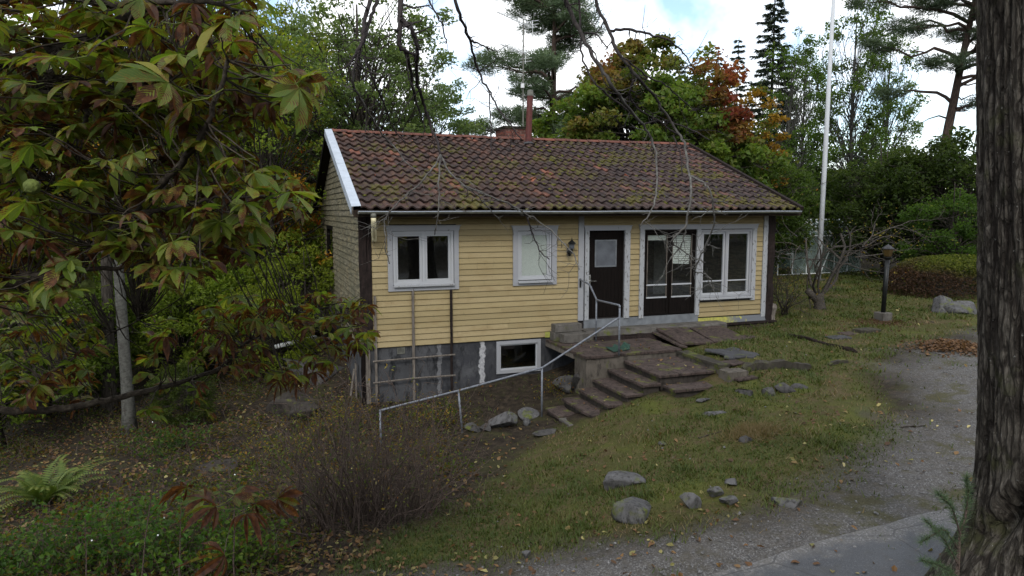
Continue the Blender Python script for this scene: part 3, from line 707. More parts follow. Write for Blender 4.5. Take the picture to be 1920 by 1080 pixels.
mb = MB(); mb.box(6.5, 6.55, 0.0, 0.08, -0.02, 1.99); mb.box(7.87, 7.92, 0.0, 0.08, -0.02, 1.99); mb.box(6.55, 7.87, 0.001, 0.079, 1.94, 1.99); mb.build('frame', MT['dark_wood'], dd)
for (a, b) in ((6.55, 7.19), (7.23, 7.87)):
    mb = MB(); mb.box(a, a + 0.05, 0.01, 0.06, 0.0, 1.93); mb.box(b - 0.05, b, 0.01, 0.06, 0.0, 1.93); mb.box(a + 0.05, b - 0.05, 0.011, 0.059, 1.88, 1.93); mb.box(a + 0.05, b - 0.05, 0.011, 0.059, 0.0, 0.05); mb.build('door_leaf', MT['dark_wood'], dd)
    for k in range(6):
        w = (b - a - 0.1) / 6; m1 = MB(); m1.box(a + 0.05 + k * w + 0.002, a + 0.05 + (k + 1) * w - 0.002, 0.022, 0.045, 0.05, 0.395); m1.build('plank', MT['dark_wood'], dd)
    for z in (0.41, 0.71):
        m1 = MB(); m1.box(a + 0.045, b - 0.045, 0.000, 0.03, z - 0.016, z + 0.016); m1.build('glazing_bar', MT['sash'], dd)
    m1 = MB()
    for xx_ in (a + 0.05, b - 0.065): m1.box(xx_, xx_ + 0.014, 0.004, 0.03, 0.43, 1.88)
    m1.build('pane_frame', MT['grey_wood'], dd)
    for (p, q) in ((0.426, 0.694), (0.726, 1.88)):
        m1 = MB(); m1.box(a + 0.065, b - 0.065, 0.03, 0.034, p, q); m1.build('pane', MT['glass'], dd)
mb = MB(); mb.box(7.185, 7.235, 0.03, 0.08, 0.0, 1.94); mb.build('mullion', MT['dark_wood'], dd)
m1 = MB(); m1.box(6.62, 7.12, 0.040, 0.075, 1.76, 1.88); m1.build('rolled_blind', MT['blind'], dd)
for k in range(16):
    z = 1.86 - k * 0.042; dx = 0.0035 * max(0, k - 3); t = 0.0016 * k
    m1 = MB(); m1.add([(7.30, 0.04, z - 0.024), (7.81 - dx, 0.04, z - 0.024 - t), (7.81 - dx, 0.05, z + 0.010 - t), (7.30, 0.05, z + 0.010), (7.30, 0.046, z - 0.024), (7.81 - dx, 0.046, z - 0.024 - t), (7.81 - dx, 0.056, z + 0.010 - t), (7.30, 0.056, z + 0.010)], np.array([(0, 1, 2, 3), (7, 6, 5, 4), (0, 4, 5, 1), (3, 2, 6, 7), (0, 3, 7, 4), (1, 5, 6, 2)])); m1.build('blind_slat', MT['blind'], dd)
w3 = empty('window', (8.78, 0, 0.3), None, None, parent=house); w3['label'] = 'tall white two-light window with peeling paint beside the terrace door'
mb = MB(); rect_frame(mb, 8.037, 9.528, 0.355, 1.995, 0.055, -0.03, 0.10); mb.box(8.755, 8.815, -0.028, 0.09, 0.41, 1.94); mb.build('frame', MT['trim'], w3)
sash(w3, 8.092, 8.755, 0.41, 1.94, 0.05, (0.75,)); sash(w3, 8.815, 9.473, 0.41, 1.94, 0.05, (0.75,)); sill(w3, 8.02, 9.56, 0.325)
bw = empty('window', (3.4, 0, -1.1), None, None, parent=house); bw['label'] = 'white-framed basement window in the grey foundation'
mb = MB(); rect_frame(mb, 2.875, 3.915, -1.115, -0.395, 0.075, -0.03, 0.12); mb.build('frame', MT['trim'], bw)
sash(bw, 2.95, 3.84, -1.04, -0.47, 0.03); mb = MB(); mb.box(2.7, 4.1, 0.9, 0.95, -1.6, -0.3); mb.box(2.6, 2.7, 0.25, 0.95, -1.6, -0.3); mb.box(4.1, 4.2, 0.25, 0.95, -1.6, -0.3); mb.box(2.7, 4.1, 0.25, 0.9, -1.6, -1.5); mb.build('cellar_niche', MT['backing'], house)
# sheet under the doors and the flashing with flaking yellow paint
mb = MB(); mb.box(4.97, 8.02, -0.03, 0.011, -0.22, -0.022); mb.build('threshold', MT['grey_board'], house)
mb = MB(); mb.prism([(-0.028, -0.145), (-0.075, -0.285), (-0.07, -0.29), (-0.012, -0.30), (0.011, -0.145)], 0, 8.021, 10.02); mb.build('base_flashing', MT['yellow_flash'], house)
mb = MB(); mb.box(8.03, 10.3, -0.12, -0.005, -0.345, -0.301); mb.build('base_board', MT['old_timber'], house)
mb = MB(); mb.box(4.02, 4.8, -0.016, 0.010, -0.372, -0.232); o = mb.build('base_flashing', flat('bare_yellow_primer', (0.33, 0.34, 0.08), 0.8), house)
# corner boards, broken and dark
def rough_board(name, x0, x1, y0, y1, z0, z1, mat, parent, amp=0.012, label=None):
    nz = max(4, int((z1 - z0) / 0.08)); zz = np.linspace(z0, z1, nz); V = []; 
    for z in zz:
        e = amp * np.array([vnoise(np.array([x0 * 9 + q, z * 6.0, q * 3.1])) for q in range(4)])
        V += [(x0 + e[0], y0 + e[1], z), (x1 + e[2], y0 + e[3], z), (x1 + e[2], y1, z), (x0 + e[0], y1, z)]
    i = np.arange(nz - 1)[:, None] * 4; j = np.arange(4)[None, :]; k = (j + 1) % 4
    F = np.stack([i + j, i + k, i + 4 + k, i + 4 + j], -1).reshape(-1, 4)
    m1 = MB(); m1.add(V, [tuple(f) for f in F] + [(3, 2, 1, 0), tuple(range(4 * nz - 4, 4 * nz))]); o = m1.build(name, MT[mat], parent)
    if label: o['label'] = label
    return o
rough_board('corner_board', -0.045, 0.10, -0.05, -0.003, -0.46, 2.34, 'old_timber', house)
rough_board('corner_board', 0.102, 0.205, -0.038, -0.003, -0.38, 2.36, 'old_timber', house)
rough_board('corner_post', -0.05, 0.03, -0.05, 0.0, -1.75, -0.47, 'dark_wood', house)
rough_board('corner_post', 0.04, 0.13, -0.035, 0.005, -1.75, -0.39, 'grey_wood', house)
mb = MB(); mb.box(9.865, 9.995, -0.045, -0.002, -0.19, 2.36); mb.build('corner_board', MT['trim_worn'], house)
rough_board('corner_post', 10.0, 10.20, -0.06, 0.14, -0.36, 2.36, 'old_timber', house, 0.02)
rough_board('corner_post', 10.22, 10.36, 0.0, 0.16, -0.40, 0.10, 'grey_wood', house, 0.03)

# ---- roof
roof = empty('roof', (0, 0, 2.4), None, None, parent=house); roof['label'] = 'mossy red-brown clay tile roof'
X0, X1 = -0.20, 10.52
ca, sa = math.cos(SL), math.sin(SL)
def rp(x, s, h):           # point on the front slope: x along the eave, s up the slope, h above the battens
    return (x, EAVE[0] + s * ca - h * sa, EAVE[1] + s * sa + h * ca)
mb = MB()
e0, r0 = (EAVE[0], EAVE[1]), (RIDGE[0], RIDGE[1])
mb.prism([(e0[0], e0[1]), (e0[0] + 0.02, e0[1] - 0.07), (r0[0], r0[1] - 0.09), (r0[0], r0[1])], 0, X0, X1); mb.build('deck', MT['soffit'], roof)
eb = (2 * RIDGE[0] - EAVE[0], EAVE[1])
mb = MB(); mb.prism([(r0[0] + .001, r0[1]), (r0[0] + .001, r0[1] - 0.09), (eb[0] - 0.02, eb[1] - 0.07), (eb[0], eb[1])], 0, X0, X1); mb.build('deck', MT['soffit'], roof)
for k in range(13):                                     # rafter tails under the eaves
    x = 0.35 + k * 0.78; m1 = MB(); m1.prism([(-0.46, 2.385), (-0.46, 2.33), (-0.0, 2.42), (-0.0, 2.55)], 0, x, x + 0.06); m1.build('rafter_tail', MT['soffit'], roof)
mb = MB(); mb.box(X0, X1, -0.545, -0.521, 2.33, 2.46); mb.build('fascia', MT['soffit'], roof)
TW, TE = 0.2352, SLEN / 14.0
prof = np.array([0.0, 0.09, 0.2, 0.33, 0.46, 0.6, 0.74, 0.87, 1.0]); 
hgt = 0.058 * (0.5 + 0.5 * np.cos(2 * PI * (prof - 0.22))) ** 1.35
def tile_arrays(ext=0.03):
    xs = prof * (TW + 0.012); n_ = len(xs); V = []
    for (s, lift) in ((0.0, 0.062), (TE + ext, 0.012)):
        for i in range(n_): V.append((xs[i], s, hgt[i] + lift))
    for i in range(n_): V.append((xs[i], 0.004, hgt[i] + 0.062 - 0.034))
    F = [(i, i + 1, n_ + i + 1, n_ + i) for i in range(n_ - 1)] + [(2 * n_ + i, 2 * n_ + i + 1, i + 1, i) for i in range(n_ - 1)]
    return np.array(V, float), np.array(F)
TV, TF = tile_arrays()
tile_me = []
for k in range(3):
    m1 = MB(); V = TV.copy(); V[:, 2] += 0.002 * np.array([vnoise(np.array([v[0] * 20 + k * 7, v[1] * 9, 3.3 * k])) for v in V]); V[:, 1] += (V[:, 1] < 0.02) * 0.006 * np.array([vnoise(np.array([v[0] * 25 + k * 5, 2.2, 1.1 * k])) for v in V])
    m1.add(V, TF, rnd=0.0); o = m1.build('roof_tile', MT['tile']); tile_me.append(o.data); bpy.data.objects.remove(o)
ncol, nrow = 45, 14
cells = [(i, j) for j in range(nrow) for i in range(ncol)]
def tile_xf(i, j, r):
    p = rp(-0.055 + i * TW, j * TE + r.uniform(-0.012, 0.012) - (0.03 if r.random() < 0.03 else 0), r.uniform(0, 0.010) - 0.03 * math.sin(PI * i / 45) * j / 14); return p, r.uniform(-0.024, 0.024)
def cdist(i, j):
    p = np.array(rp(-0.055 + i * TW, j * TE, 0)) - CAM; return np.linalg.norm(p)
order = sorted(cells, key=lambda c: cdist(*c)); singles = set(order[:300])
rr = random.Random(8); rest = MB()
Rx = np.array([[1, 0, 0], [0, ca, -sa], [0, sa, ca]])
for (i, j) in cells:
    p, rz = tile_xf(i, j, rr)
    if (i, j) in singles:
        o = bpy.data.objects.new('roof_tile', tile_me[(i * 7 + j * 3) % 3]); link(o, roof)
        o.location = Vector(p) - Vector((0, 0, 2.4)); o.rotation_euler = (SL, 0, rz)
    else:
        V = TV.copy(); cz, sz_ = math.cos(rz), math.sin(rz)
        V = V @ np.array([[cz, sz_, 0], [-sz_, cz, 0], [0, 0, 1]]); rest.add(V @ Rx.T + np.array(p), TF, rnd=rr.random())
o = rest.build('roof_tiles', MT['tile'], roof); o['kind'] = 'stuff'; o['label'] = 'remaining roof tiles towards the ridge and the far end'
back = MB()                                             # the far slope
for (i, j) in cells:
    p, rz = tile_xf(i, j, rr); V = TV @ Rx.T + np.array(p); V[:, 1] = 2 * RIDGE[0] - V[:, 1]; back.add(V, TF[:, ::-1], rnd=rr.random())
o = back.build('roof_tiles', MT['tile'], roof); o['kind'] = 'stuff'; o['label'] = 'tiles of the far roof slope'
ang = np.linspace(0.12, PI - 0.12, 9)
m1 = MB(); RLn = 0.345
V = [(x, 0.135 * math.cos(a), 0.085 * math.sin(a) * (1.0 if x < 0.2 else 1.0) + (0.014 if x < 0.03 else 0.0)) for x in (0, 0.028, 0.03, RLn) for a in ang]
F = [(q * 9 + i, q * 9 + i + 1, (q + 1) * 9 + i + 1, (q + 1) * 9 + i) for q in range(3) for i in range(8)]
m1.add(V, F); ro = m1.build('ridge_tile', MT['ridge'], smooth=False); rme = ro.data; bpy.data.objects.remove(ro)
for k in range(31):
    o = bpy.data.objects.new('ridge_tile', rme); link(o, roof); x = -0.05 + k * 0.341
    o.location = (x, RIDGE[0], RIDGE[1] + 0.035 - 2.4 + rr.uniform(-0.004, 0.004) - 0.03 * math.sin(PI * k / 31)); o.rotation_euler = (0, rr.uniform(-0.012, 0.012), rr.uniform(-0.01, 0.01))
mb = MB()                                               # pale metal along the near verge
for (a, b) in ((0.0, 2.6), (2.597, SLEN + 0.05)):
    hh = 0.098 if a == 0 else 0.101
    P = [rp(-0.235, a, hh), rp(-0.055, a, hh + 0.012), rp(-0.055, b, hh + 0.012), rp(-0.235, b, hh), rp(-0.235, a, -0.075), rp(-0.235, b, -0.075), rp(-0.055, a, hh - 0.03), rp(-0.055, b, hh - 0.03)]
    mb.add(P, [(0, 1, 2, 3), (0, 3, 5, 4), (1, 6, 7, 2)])
    m1 = mb; 
    m1.build('verge_flashing', MT['flashing'], roof); mb = MB()
mb = MB(); mb.add([rp(-0.232, 0, -0.07), rp(-0.232, SLEN, -0.07), rp(-0.232, SLEN, 0.09), rp(-0.232, 0, 0.09), rp(-0.201, 0, -0.07), rp(-0.201, SLEN, -0.07), rp(-0.201, SLEN, 0.09), rp(-0.201, 0, 0.09)], [(0, 1, 2, 3), (7, 6, 5, 4), (0, 4, 5, 1), (0, 3, 7, 4), (3, 2, 6, 7)]); mb.build('barge_board', MT['grey_wood'], roof)
mb = MB(); V = np.array([rp(-0.232, 0, -0.13), rp(-0.232, SLEN, -0.10), rp(-0.232, SLEN, 0.06), rp(-0.232, 0, 0.06), rp(-0.201, 0, -0.13), rp(-0.201, SLEN, -0.10), rp(-0.201, SLEN, 0.06), rp(-0.201, 0, 0.06)]); V[:, 1] = 2 * RIDGE[0] - V[:, 1]; mb.add(V, [(3, 2, 1, 0), (4, 5, 6, 7), (1, 5, 4, 0), (4, 7, 3, 0), (7, 6, 2, 3)]); mb.build('barge_board', MT['dark_wood'], roof)
mb = MB(); mb.add([rp(10.50, 0, -0.07), rp(10.50, SLEN, -0.07), rp(10.50, SLEN, 0.115), rp(10.50, 0, 0.115), rp(10.60, 0, -0.07), rp(10.60, SLEN, -0.07), rp(10.60, SLEN, 0.115), rp(10.60, 0, 0.115)], [(3, 2, 1, 0), (4, 5, 6, 7), (1, 5, 4, 0), (4, 7, 3, 0), (7, 6, 2, 3)]); mb.build('barge_board', MT['old_timber'], roof)
mb = MB(); V = np.array([rp(10.52, 0, -0.07), rp(10.52, SLEN, -0.07), rp(10.52, SLEN, 0.1), rp(10.52, 0, 0.1)]); 
# gutter: half-round with a rolled lip
ga = np.linspace(PI, 2 * PI, 9); prf = [(-0.605 + 0.055 * math.cos(a), 2.435 + 0.055 * math.sin(a)) for a in ga]
gxs = np.linspace(-0.12, 10.45, 12); V = []
for q, x in enumerate(gxs):
    dz = -0.006 * math.sin(q * 1.7); V += [(x, y, z + dz) for (y, z) in prf]
i = np.arange(11)[:, None] * 9; j = np.arange(8)[None, :]
F = np.stack([i + j, i + j + 1, i + 9 + j + 1, i + 9 + j], -1).reshape(-1, 4)
mb = MB(); mb.add(V, F); gut = mb.build('gutter', MT['gutter'], house, smooth=True)
mb = MB(); mb.tube([(x, -0.66, 2.436 - 0.006 * math.sin(q * 1.7)) for q, x in enumerate(gxs)], 0.007, 6); mb.build('lip', MT['flashing'], gut)
dp = empty('downpipe', (0.2, -0.5, 2.0), None, None, parent=house); dp['label'] = 'cream downpipe broken off below the elbow'
mb = MB(); mb.tube([(0.17, -0.60, 2.40), (0.17, -0.60, 2.31)], [0.06, 0.05], 12); mb.build('outlet', MT['gutter'], dp, smooth=True)
mb = MB(); mb.tube([(0.17, -0.60, 2.32), (0.175, -0.585, 2.26), (0.20, -0.43, 2.08), (0.235, -0.24, 1.96), (0.25, -0.14, 1.91), (0.255, -0.115, 1.84)], 0.05, 12); mb.build('pipe', MT['cream_pipe'], dp, smooth=True)
# moss cushions in the valleys of the tiles
mo = MB(); r9 = np.random.default_rng(5); cnt = 0
while cnt < 520:
    i = r9.integers(0, ncol); j = r9.integers(0, 13); x = -0.055 + (i + r9.uniform(0.55, 0.9)) * TW; s = j * TE + r9.uniform(-0.02, 0.10)
    dens = fbm(np.array([x * 0.75 + 9, s * 1.1, 2.0]), 3)
    if dens < r9.uniform(-0.25, 0.5): continue
    cnt += 1; rad = r9.uniform(0.018, 0.05); c = np.array(rp(x, s, 0.045)); k = 7
    ring = [c + Rx @ np.array([rad * 1.5 * math.cos(t) * r9.uniform(.7, 1.2), rad * math.sin(t) * r9.uniform(.7, 1.2), 0]) for t in np.linspace(0, 2 * PI, k, endpoint=False)]
    up = [c + (q - c) * 0.6 + Rx @ np.array([0, 0, rad * r9.uniform(0.35, 0.7)]) for q in ring]
    mo.add(np.array(ring + up + [c + Rx @ np.array([0, 0, rad * 0.75])]), [(a, (a + 1) % k, k + (a + 1) % k, k + a) for a in range(k)] + [(k + a, k + (a + 1) % k, 2 * k) for a in range(k)])
o = mo.build('moss', MT['moss'], roof, smooth=True); o['kind'] = 'stuff'; o['label'] = 'moss cushions growing on the roof tiles'

# ---- chimney, flue, aerial, wall lamp
ch = empty('chimney', (5.05, 5.2, 4.2), None, None, parent=house); ch['label'] = 'red brick chimney behind the ridge'
cx0, cx1, cy0, cy1 = 4.77, 5.42, 4.8, 5.66
mb = MB(); mb.box(cx0 + .012, cx1 - .012, cy0 + .012, cy1 - .012, 3.9, 4.77); mb.build('core', MT['mortar'], ch)
for q in range(8):
    z = 4.20 + q * 0.072
    for (side, a0, a1) in (('y', cx0, cx1), ('x', cy0, cy1)):
        a = a0 - (0.12 if q % 2 else 0.0)
        while a < a1 - 0.02:
            b = min(a + 0.235, a1); s_ = max(a, a0)
            if b - s_ > 0.03:
                m1 = MB()
                if side == 'y': m1.box(s_ + (.0 if s_ > a0 else 0), b - 0.010, cy0, cy0 + .05, z, z + 0.061)
                else: m1.box(cx0, cx0 + .05, max(s_, cy0 + .052), b - 0.010, z, z + 0.061)
                if not (side == 'x' and b - 0.012 < cy0 + .06): m1.build('brick', MT['brick'], ch)
            a += 0.245
mb = MB(); mb.box(cx0 - .03, cx1 + .03, cy0 - .03, cy1 + .03, 4.772, 4.81); mb.box(cx0 - .05, cx1 + .05, cy0 - .05, cy1 + .05, 4.811, 4.835); mb.build('cap', MT['mossy'], ch)
fl = empty('flue_pipe', (5.2, 4.1, 4.28), None, None, parent=house); fl['label'] = 'rust-red flue pipe standing on the roof'
mb = MB(); mb.tube([(5.19, 4.08, 4.2), (5.245, 4.08, 5.58)], 0.085, 14); mb.build('pipe', MT['rust_pipe'], fl, smooth=False)
mb = MB(); mb.tube([(5.245, 4.08, 5.58), (5.25, 4.08, 5.72), (5.25, 4.08, 5.74)], [0.088, 0.084, 0.05], 14); mb.build('cowl', MT['gutter'], fl)
mb = MB(); mb.tube([(5.19, 4.06, 4.26), (5.19, 4.07, 4.33)], [0.19, 0.10], 14); mb.build('collar', MT['slate'], fl)
an = empty('aerial', (5.39, 5.0, 4.8), None, None, parent=house); an['label'] = 'tall television aerial mast with two arrays'
mb = MB(); mb.tube([(5.39, 5.0, 4.7), (5.39, 5.0, 7.85)], 0.022, 8); mb.build('mast', MT['gutter'], an)
mb = MB(); mb.tube([(5.36, 4.97, 5.94), (5.36, 4.97, 6.06)], 0.055, 8); mb.build('junction_box', MT['plastic_white'], an)
dirc = -0.86 * CF0 - 0.50 * CR; dirc = dirc / np.linalg.norm(dirc); perp = np.array([-dirc[1], dirc[0], 0])
for (zz, back_, fwd, ne, hl) in ((7.72, 0.55, 1.45, 15, 0.20), (6.92, 0.12, 1.25, 11, 0.17)):
    c = np.array([5.39, 5.0, zz]); ar = MB(); ar.tube([c - dirc * back_, c + dirc * fwd], 0.014, 6); ao = ar.build('boom', MT['alu'], an)
    el = MB()
    for k in range(ne):
        q = c + dirc * (-back_ + (back_ + fwd) * (k + 0.5) / ne); el.tube([q - perp * hl, q + perp * hl], 0.0065, 4)
    for zq in (-0.22, -0.13, 0.1, 0.2):
        q = c - dirc * back_ + np.array([0, 0, zq]); el.tube([q - perp * 0.2, q + perp * 0.2], 0.0065, 4)
    q = c - dirc * back_; el.tube([q + np.array([0, 0, -0.28]), q + np.array([0, 0, 0.22])], 0.008, 4)
    el.build('elements', MT['alu'], an)
wl_ = empty('wall_lamp', (4.58, 0, 1.6), None, None, parent=house); wl_['label'] = 'black wrought-iron lantern beside the front door'
mb = MB(); mb.tube([(4.58, -0.03, 1.52), (4.58, -0.05, 1.52), (4.555, -0.14, 1.47), (4.53, -0.17, 1.53), (4.55, -0.13, 1.60)], 0.016, 6); mb.box(4.53, 4.63, -0.045, -0.026, 1.46, 1.62); mb.build('bracket', MT['iron'], wl_)
mb = MB(); mb.tube([(4.595, -0.15, 1.60), (4.595, -0.15, 1.62), (4.595, -0.15, 1.725)], [0.035, 0.055, 0.075], 6); mb.build('lantern', MT['frosted'], wl_)
mb = MB(); mb.tube([(4.595, -0.15, 1.72), (4.595, -0.15, 1.735), (4.595, -0.15, 1.79), (4.595, -0.15, 1.81), (4.595, -0.15, 1.86)], [0.10, 0.10, 0.035, 0.012, 0.006], 6); mb.build('hood', MT['iron'], wl_)
mb = MB(); mb.tube([(4.55, -0.14, 1.46), (4.52, -0.16, 1.53), (4.53, -0.12, 1.60)], [0.03, 0.055, 0.03], 6); mb.tube([(4.595, -0.15, 1.60), (4.595, -0.15, 1.50)], [0.03, 0.008], 6); mb.build('scroll', MT['iron'], wl_)
# ------------------------------------------------------------------ terrace and steps
ter = empty('terrace', (5.2, -1.0, -0.5), 'red-brown slab terrace with side steps in front of the door', 'terrace')
def slab(name, x0, x1, y0, y1, z, th, mat, parent, amp=0.006, label=None, ragged=0.0, cat=None, rot=None, seed=0, group=None):
    """a worn slab: outline with small irregularities, bevelled upper edge"""
    r = np.random.default_rng(seed + int(abs(x0 * 97 + y0 * 31 + z * 7)))
    nxp = max(3, int((x1 - x0) / 0.12)); nyp = max(3, int((y1 - y0) / 0.12))
    out = [(x, y0) for x in np.linspace(x0, x1, nxp)[:-1]] + [(x1, y) for y in np.linspace(y0, y1, nyp)[:-1]] + [(x, y1) for x in np.linspace(x1, x0, nxp)[:-1]] + [(x0, y) for y in np.linspace(y1, y0, nyp)[:-1]]
    out = np.array(out); c = out.mean(0); k = len(out)
    out = out + r.normal(0, amp + ragged, out.shape)
    inn = c + (out - c) * (1 - 0.012 / (np.linalg.norm(out - c, axis=1)[:, None] + 1e-6))
    zt = z + r.normal(0, 0.002, k)
    V = np.concatenate([np.c_[inn, zt], np.c_[out, zt - 0.010], np.c_[out, np.full(k, z - th)]])
    F = [tuple(range(k)), tuple(range(2 * k, 3 * k))[::-1]] + [(k + i, k + (i + 1) % k, (i + 1) % k, i) for i in range(k)] + [(2 * k + i, 2 * k + (i + 1) % k, k + (i + 1) % k, k + i) for i in range(k)]
    mb = MB()
    if rot is not None:
        pc = np.array([(x0 + x1) / 2, (y0 + y1) / 2, z]); R = np.array(Euler(rot).to_matrix()); V = (V - pc) @ R.T + pc
    mb.add(V, F); o = mb.build(name, MT[mat], parent)
    if parent is None:
        loc = np.array([(x0 + x1) / 2, (y0 + y1) / 2, z - th]); o.data.transform(Matrix.Translation(-Vector(loc))); o.location = loc
    if label or cat: tag(o, label, cat, group)
    return o
# paving slabs of the upper level
for (a, b, c, d) in ((4.02, 4.74, -2.08, -1.07), (4.02, 4.74, -1.06, -0.06), (4.75, 5.5, -2.06, -1.07), (4.75, 5.5, -1.06, -0.5), (5.51, 6.25, -2.06, -1.2), (5.51, 6.3, -1.19, -0.6)):
    slab('paving_slab', a, b, c, d, -0.40 + random.uniform(-.004, .004), 0.055, 'terrace', ter)
mb = MB(); mb.box(4.06, 6.2, -2.04, -1.92, -1.5, -0.457); mb.build('retaining_wall', MT['wall_conc'], ter)
mb = MB(); mb.box(4.06, 4.22, -1.92, -1.5, -1.5, -0.457); mb.build('retaining_wall', MT['wall_conc'], ter)
mb = MB(); mb.box(4.03, 4.09, -1.499, -0.02, -0.56, -0.456); mb.build('edge_beam', MT['grey_wood'], ter)
mb = MB(); mb.box(4.8, 6.3, -1.9, -0.03, -1.2, -0.46); mb.build('fill', MT['mossy'], ter)
# landing, front tread and the steps going down to the left
def tread(x0, x1, y0, y1, z):
    slab('step_slab', x0, x1, y0, y1, z, 0.05, 'terrace', ter, 0.005)
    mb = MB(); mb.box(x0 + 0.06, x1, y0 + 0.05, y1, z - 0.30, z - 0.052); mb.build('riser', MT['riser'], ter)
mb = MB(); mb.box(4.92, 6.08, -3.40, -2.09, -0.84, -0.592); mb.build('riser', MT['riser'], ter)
for (a, b, c, d) in ((4.86, 5.46, -3.02, -2.57), (5.465, 6.08, -3.02, -2.57), (4.86, 5.46, -2.565, -2.09), (5.465, 6.08, -2.565, -2.09), (4.86, 5.28, -3.45, -3.025), (5.285, 5.70, -3.45, -3.025), (5.705, 6.08, -3.45, -3.025)):
    slab('step_slab', a, b, c, d, -0.54 + random.uniform(-.006, .006), 0.05, 'terrace', ter, 0.004)
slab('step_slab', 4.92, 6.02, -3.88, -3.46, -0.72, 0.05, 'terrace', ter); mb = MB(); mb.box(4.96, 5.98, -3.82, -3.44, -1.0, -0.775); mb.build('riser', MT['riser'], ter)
for q, (x0, z) in enumerate(((4.51, -0.69), (4.18, -0.86), (3.84, -1.025), (3.51, -1.185))):
    tread(x0, x0 + 0.37, -3.46 + 0.03 * q, -2.09, z)
slab('step_slab', 3.16, 3.53, -2.72, -2.12, -1.335, 0.05, 'terrace', ter, rot=(0.02, -0.05, 0))
slab('step_slab', 3.17, 3.52, -3.2, -2.74, -1.375, 0.04, 'block', ter, rot=(0.0, 0.03, 0))
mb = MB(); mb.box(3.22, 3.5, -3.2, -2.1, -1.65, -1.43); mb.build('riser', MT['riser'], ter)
# rough concrete ledge under the doors and the rotten board in front of it
def ledge(name, x0, x1, y0, y1, z0, z1, mat, parent, amp):
    xs = np.linspace(x0, x1, int((x1 - x0) / 0.06)); V = []
    for x in xs:
        e = [amp * fbm(np.array([x * 2.4, k * 3.3, 1.0]), 3) for k in range(6)]
        V += [(x, y1, z0), (x, y1, z1), (x, y0 + e[0] + 0.03, z1 + e[1]), (x, y0 + e[2], z1 - 0.03 + e[3]), (x, y0 + e[4] - 0.01, z0)]
    i = np.arange(len(xs) - 1)[:, None] * 5; j = np.arange(5)[None, :]; k = (j + 1) % 5
    F = np.stack([i + j, i + k, i + 5 + k, i + 5 + j], -1).reshape(-1, 4)
    mb = MB(); mb.add(V, [tuple(f) for f in F] + [(0, 1, 2, 3, 4), tuple(5 * (len(xs) - 1) + q for q in (4, 3, 2, 1, 0))]); return mb.build(name, MT[mat], parent)
ledge('ledge', 4.85, 8.55, -0.44, -0.031, -0.55, -0.215, 'block', ter, 0.05)
ledge('rotten_board', 5.0, 6.9, -0.60, -0.47, -0.46, -0.335, 'old_timber', ter, 0.05)
ledge('rotten_board', 5.15, 6.6, -0.70, -0.60, -0.46, -0.375, 'old_timber', ter, 0.04)
# right-hand edge of the steps: mossy cheek, concrete end and the lawn kerb
slab('cheek_slab', 6.10, 6.34, -3.5, -2.1, -0.425, 0.06, 'mossy', ter, 0.012)
mb = MB(); mb.box(6.12, 6.3, -3.55, -2.1, -1.0, -0.487); mb.build('cheek_wall', MT['wall_conc'], ter)
mb = MB(); mb.box(6.06, 6.5, -3.86, -3.56, -1.0, -0.50); mb.build('cheek_wall', MT['wall_conc'], ter)

# loose things on and around the terrace
slab('loose_slab', 6.55, 7.35, -1.62, -0.52, -0.31, 0.05, 'terrace', None, 0.006, 'square red-brown slab leaning on the ledge, nearer the steps', rot=(0.15, 0.03, -0.03), cat='slab', seed=1)
slab('loose_slab', 7.42, 8.28, -1.62, -0.55, -0.32, 0.05, 'terrace', None, 0.006, 'square red-brown slab leaning under the terrace door, nearer the house corner', rot=(0.13, -0.02, -0.06), cat='slab', seed=2)
slab('loose_slab', 6.42, 6.62, -1.68, -0.6, -0.36, 0.04, 'terrace', None, 0.01, 'narrow slab edge sticking out beneath the leaning slabs', rot=(0.12, 0.2, 0.05), cat='slab', seed=3)
slab('loose_slab', 6.55, 7.38, -3.15, -2.35, -0.385, 0.035, 'slate', None, 0.01, 'ragged dark slate lying on the grass beside the steps', rot=(0.02, 0.02, 0.12), cat='slab', seed=4, ragged=0.035)
slab('loose_slab', 6.35, 6.75, -3.5, -3.2, -0.43, 0.03, 'terrace', None, 0.01, 'small brown flat stone at the corner of the mossy kerb', rot=(0.03, 0.0, 0.2), cat='slab', seed=5)
p = hit(1395, 711); slab('loose_slab', p[0] - .22, p[0] + .26, p[1] - .1, p[1] + .16, p[2] + 0.045, 0.04, 'terrace', None, 0.01, 'short slab piece below the concrete kerb end', rot=(0.05, -0.02, 0.1), cat='slab', seed=6)
for px, py, w, d_, lab, mt, s in ((1590, 627, .35, .3, 'pale flat paving stone in the lawn left of the mossy board', 'terrace', 7), (1572, 634, .55, .28, 'thin dark paving stone in the lawn nearest the house', 'slate', 8), (1624, 622, .62, .3, 'thick mossy green plank on the ground near the garden lamp', 'mossy', 9), (1400, 633, .5, .25, 'broken slab half buried near the house corner post', 'terrace', 10)):
    p = hit(px, py); slab('loose_slab', p[0] - w / 2, p[0] + w / 2, p[1] - d_ / 2, p[1] + d_ / 2, p[2] + (0.07 if s == 9 else 0.035), 0.09 if s == 9 else 0.05, mt, None, 0.012, lab, cat='slab', seed=s, rot=(0.03, 0.02 * (s - 8), 0.1 * (s - 8)))
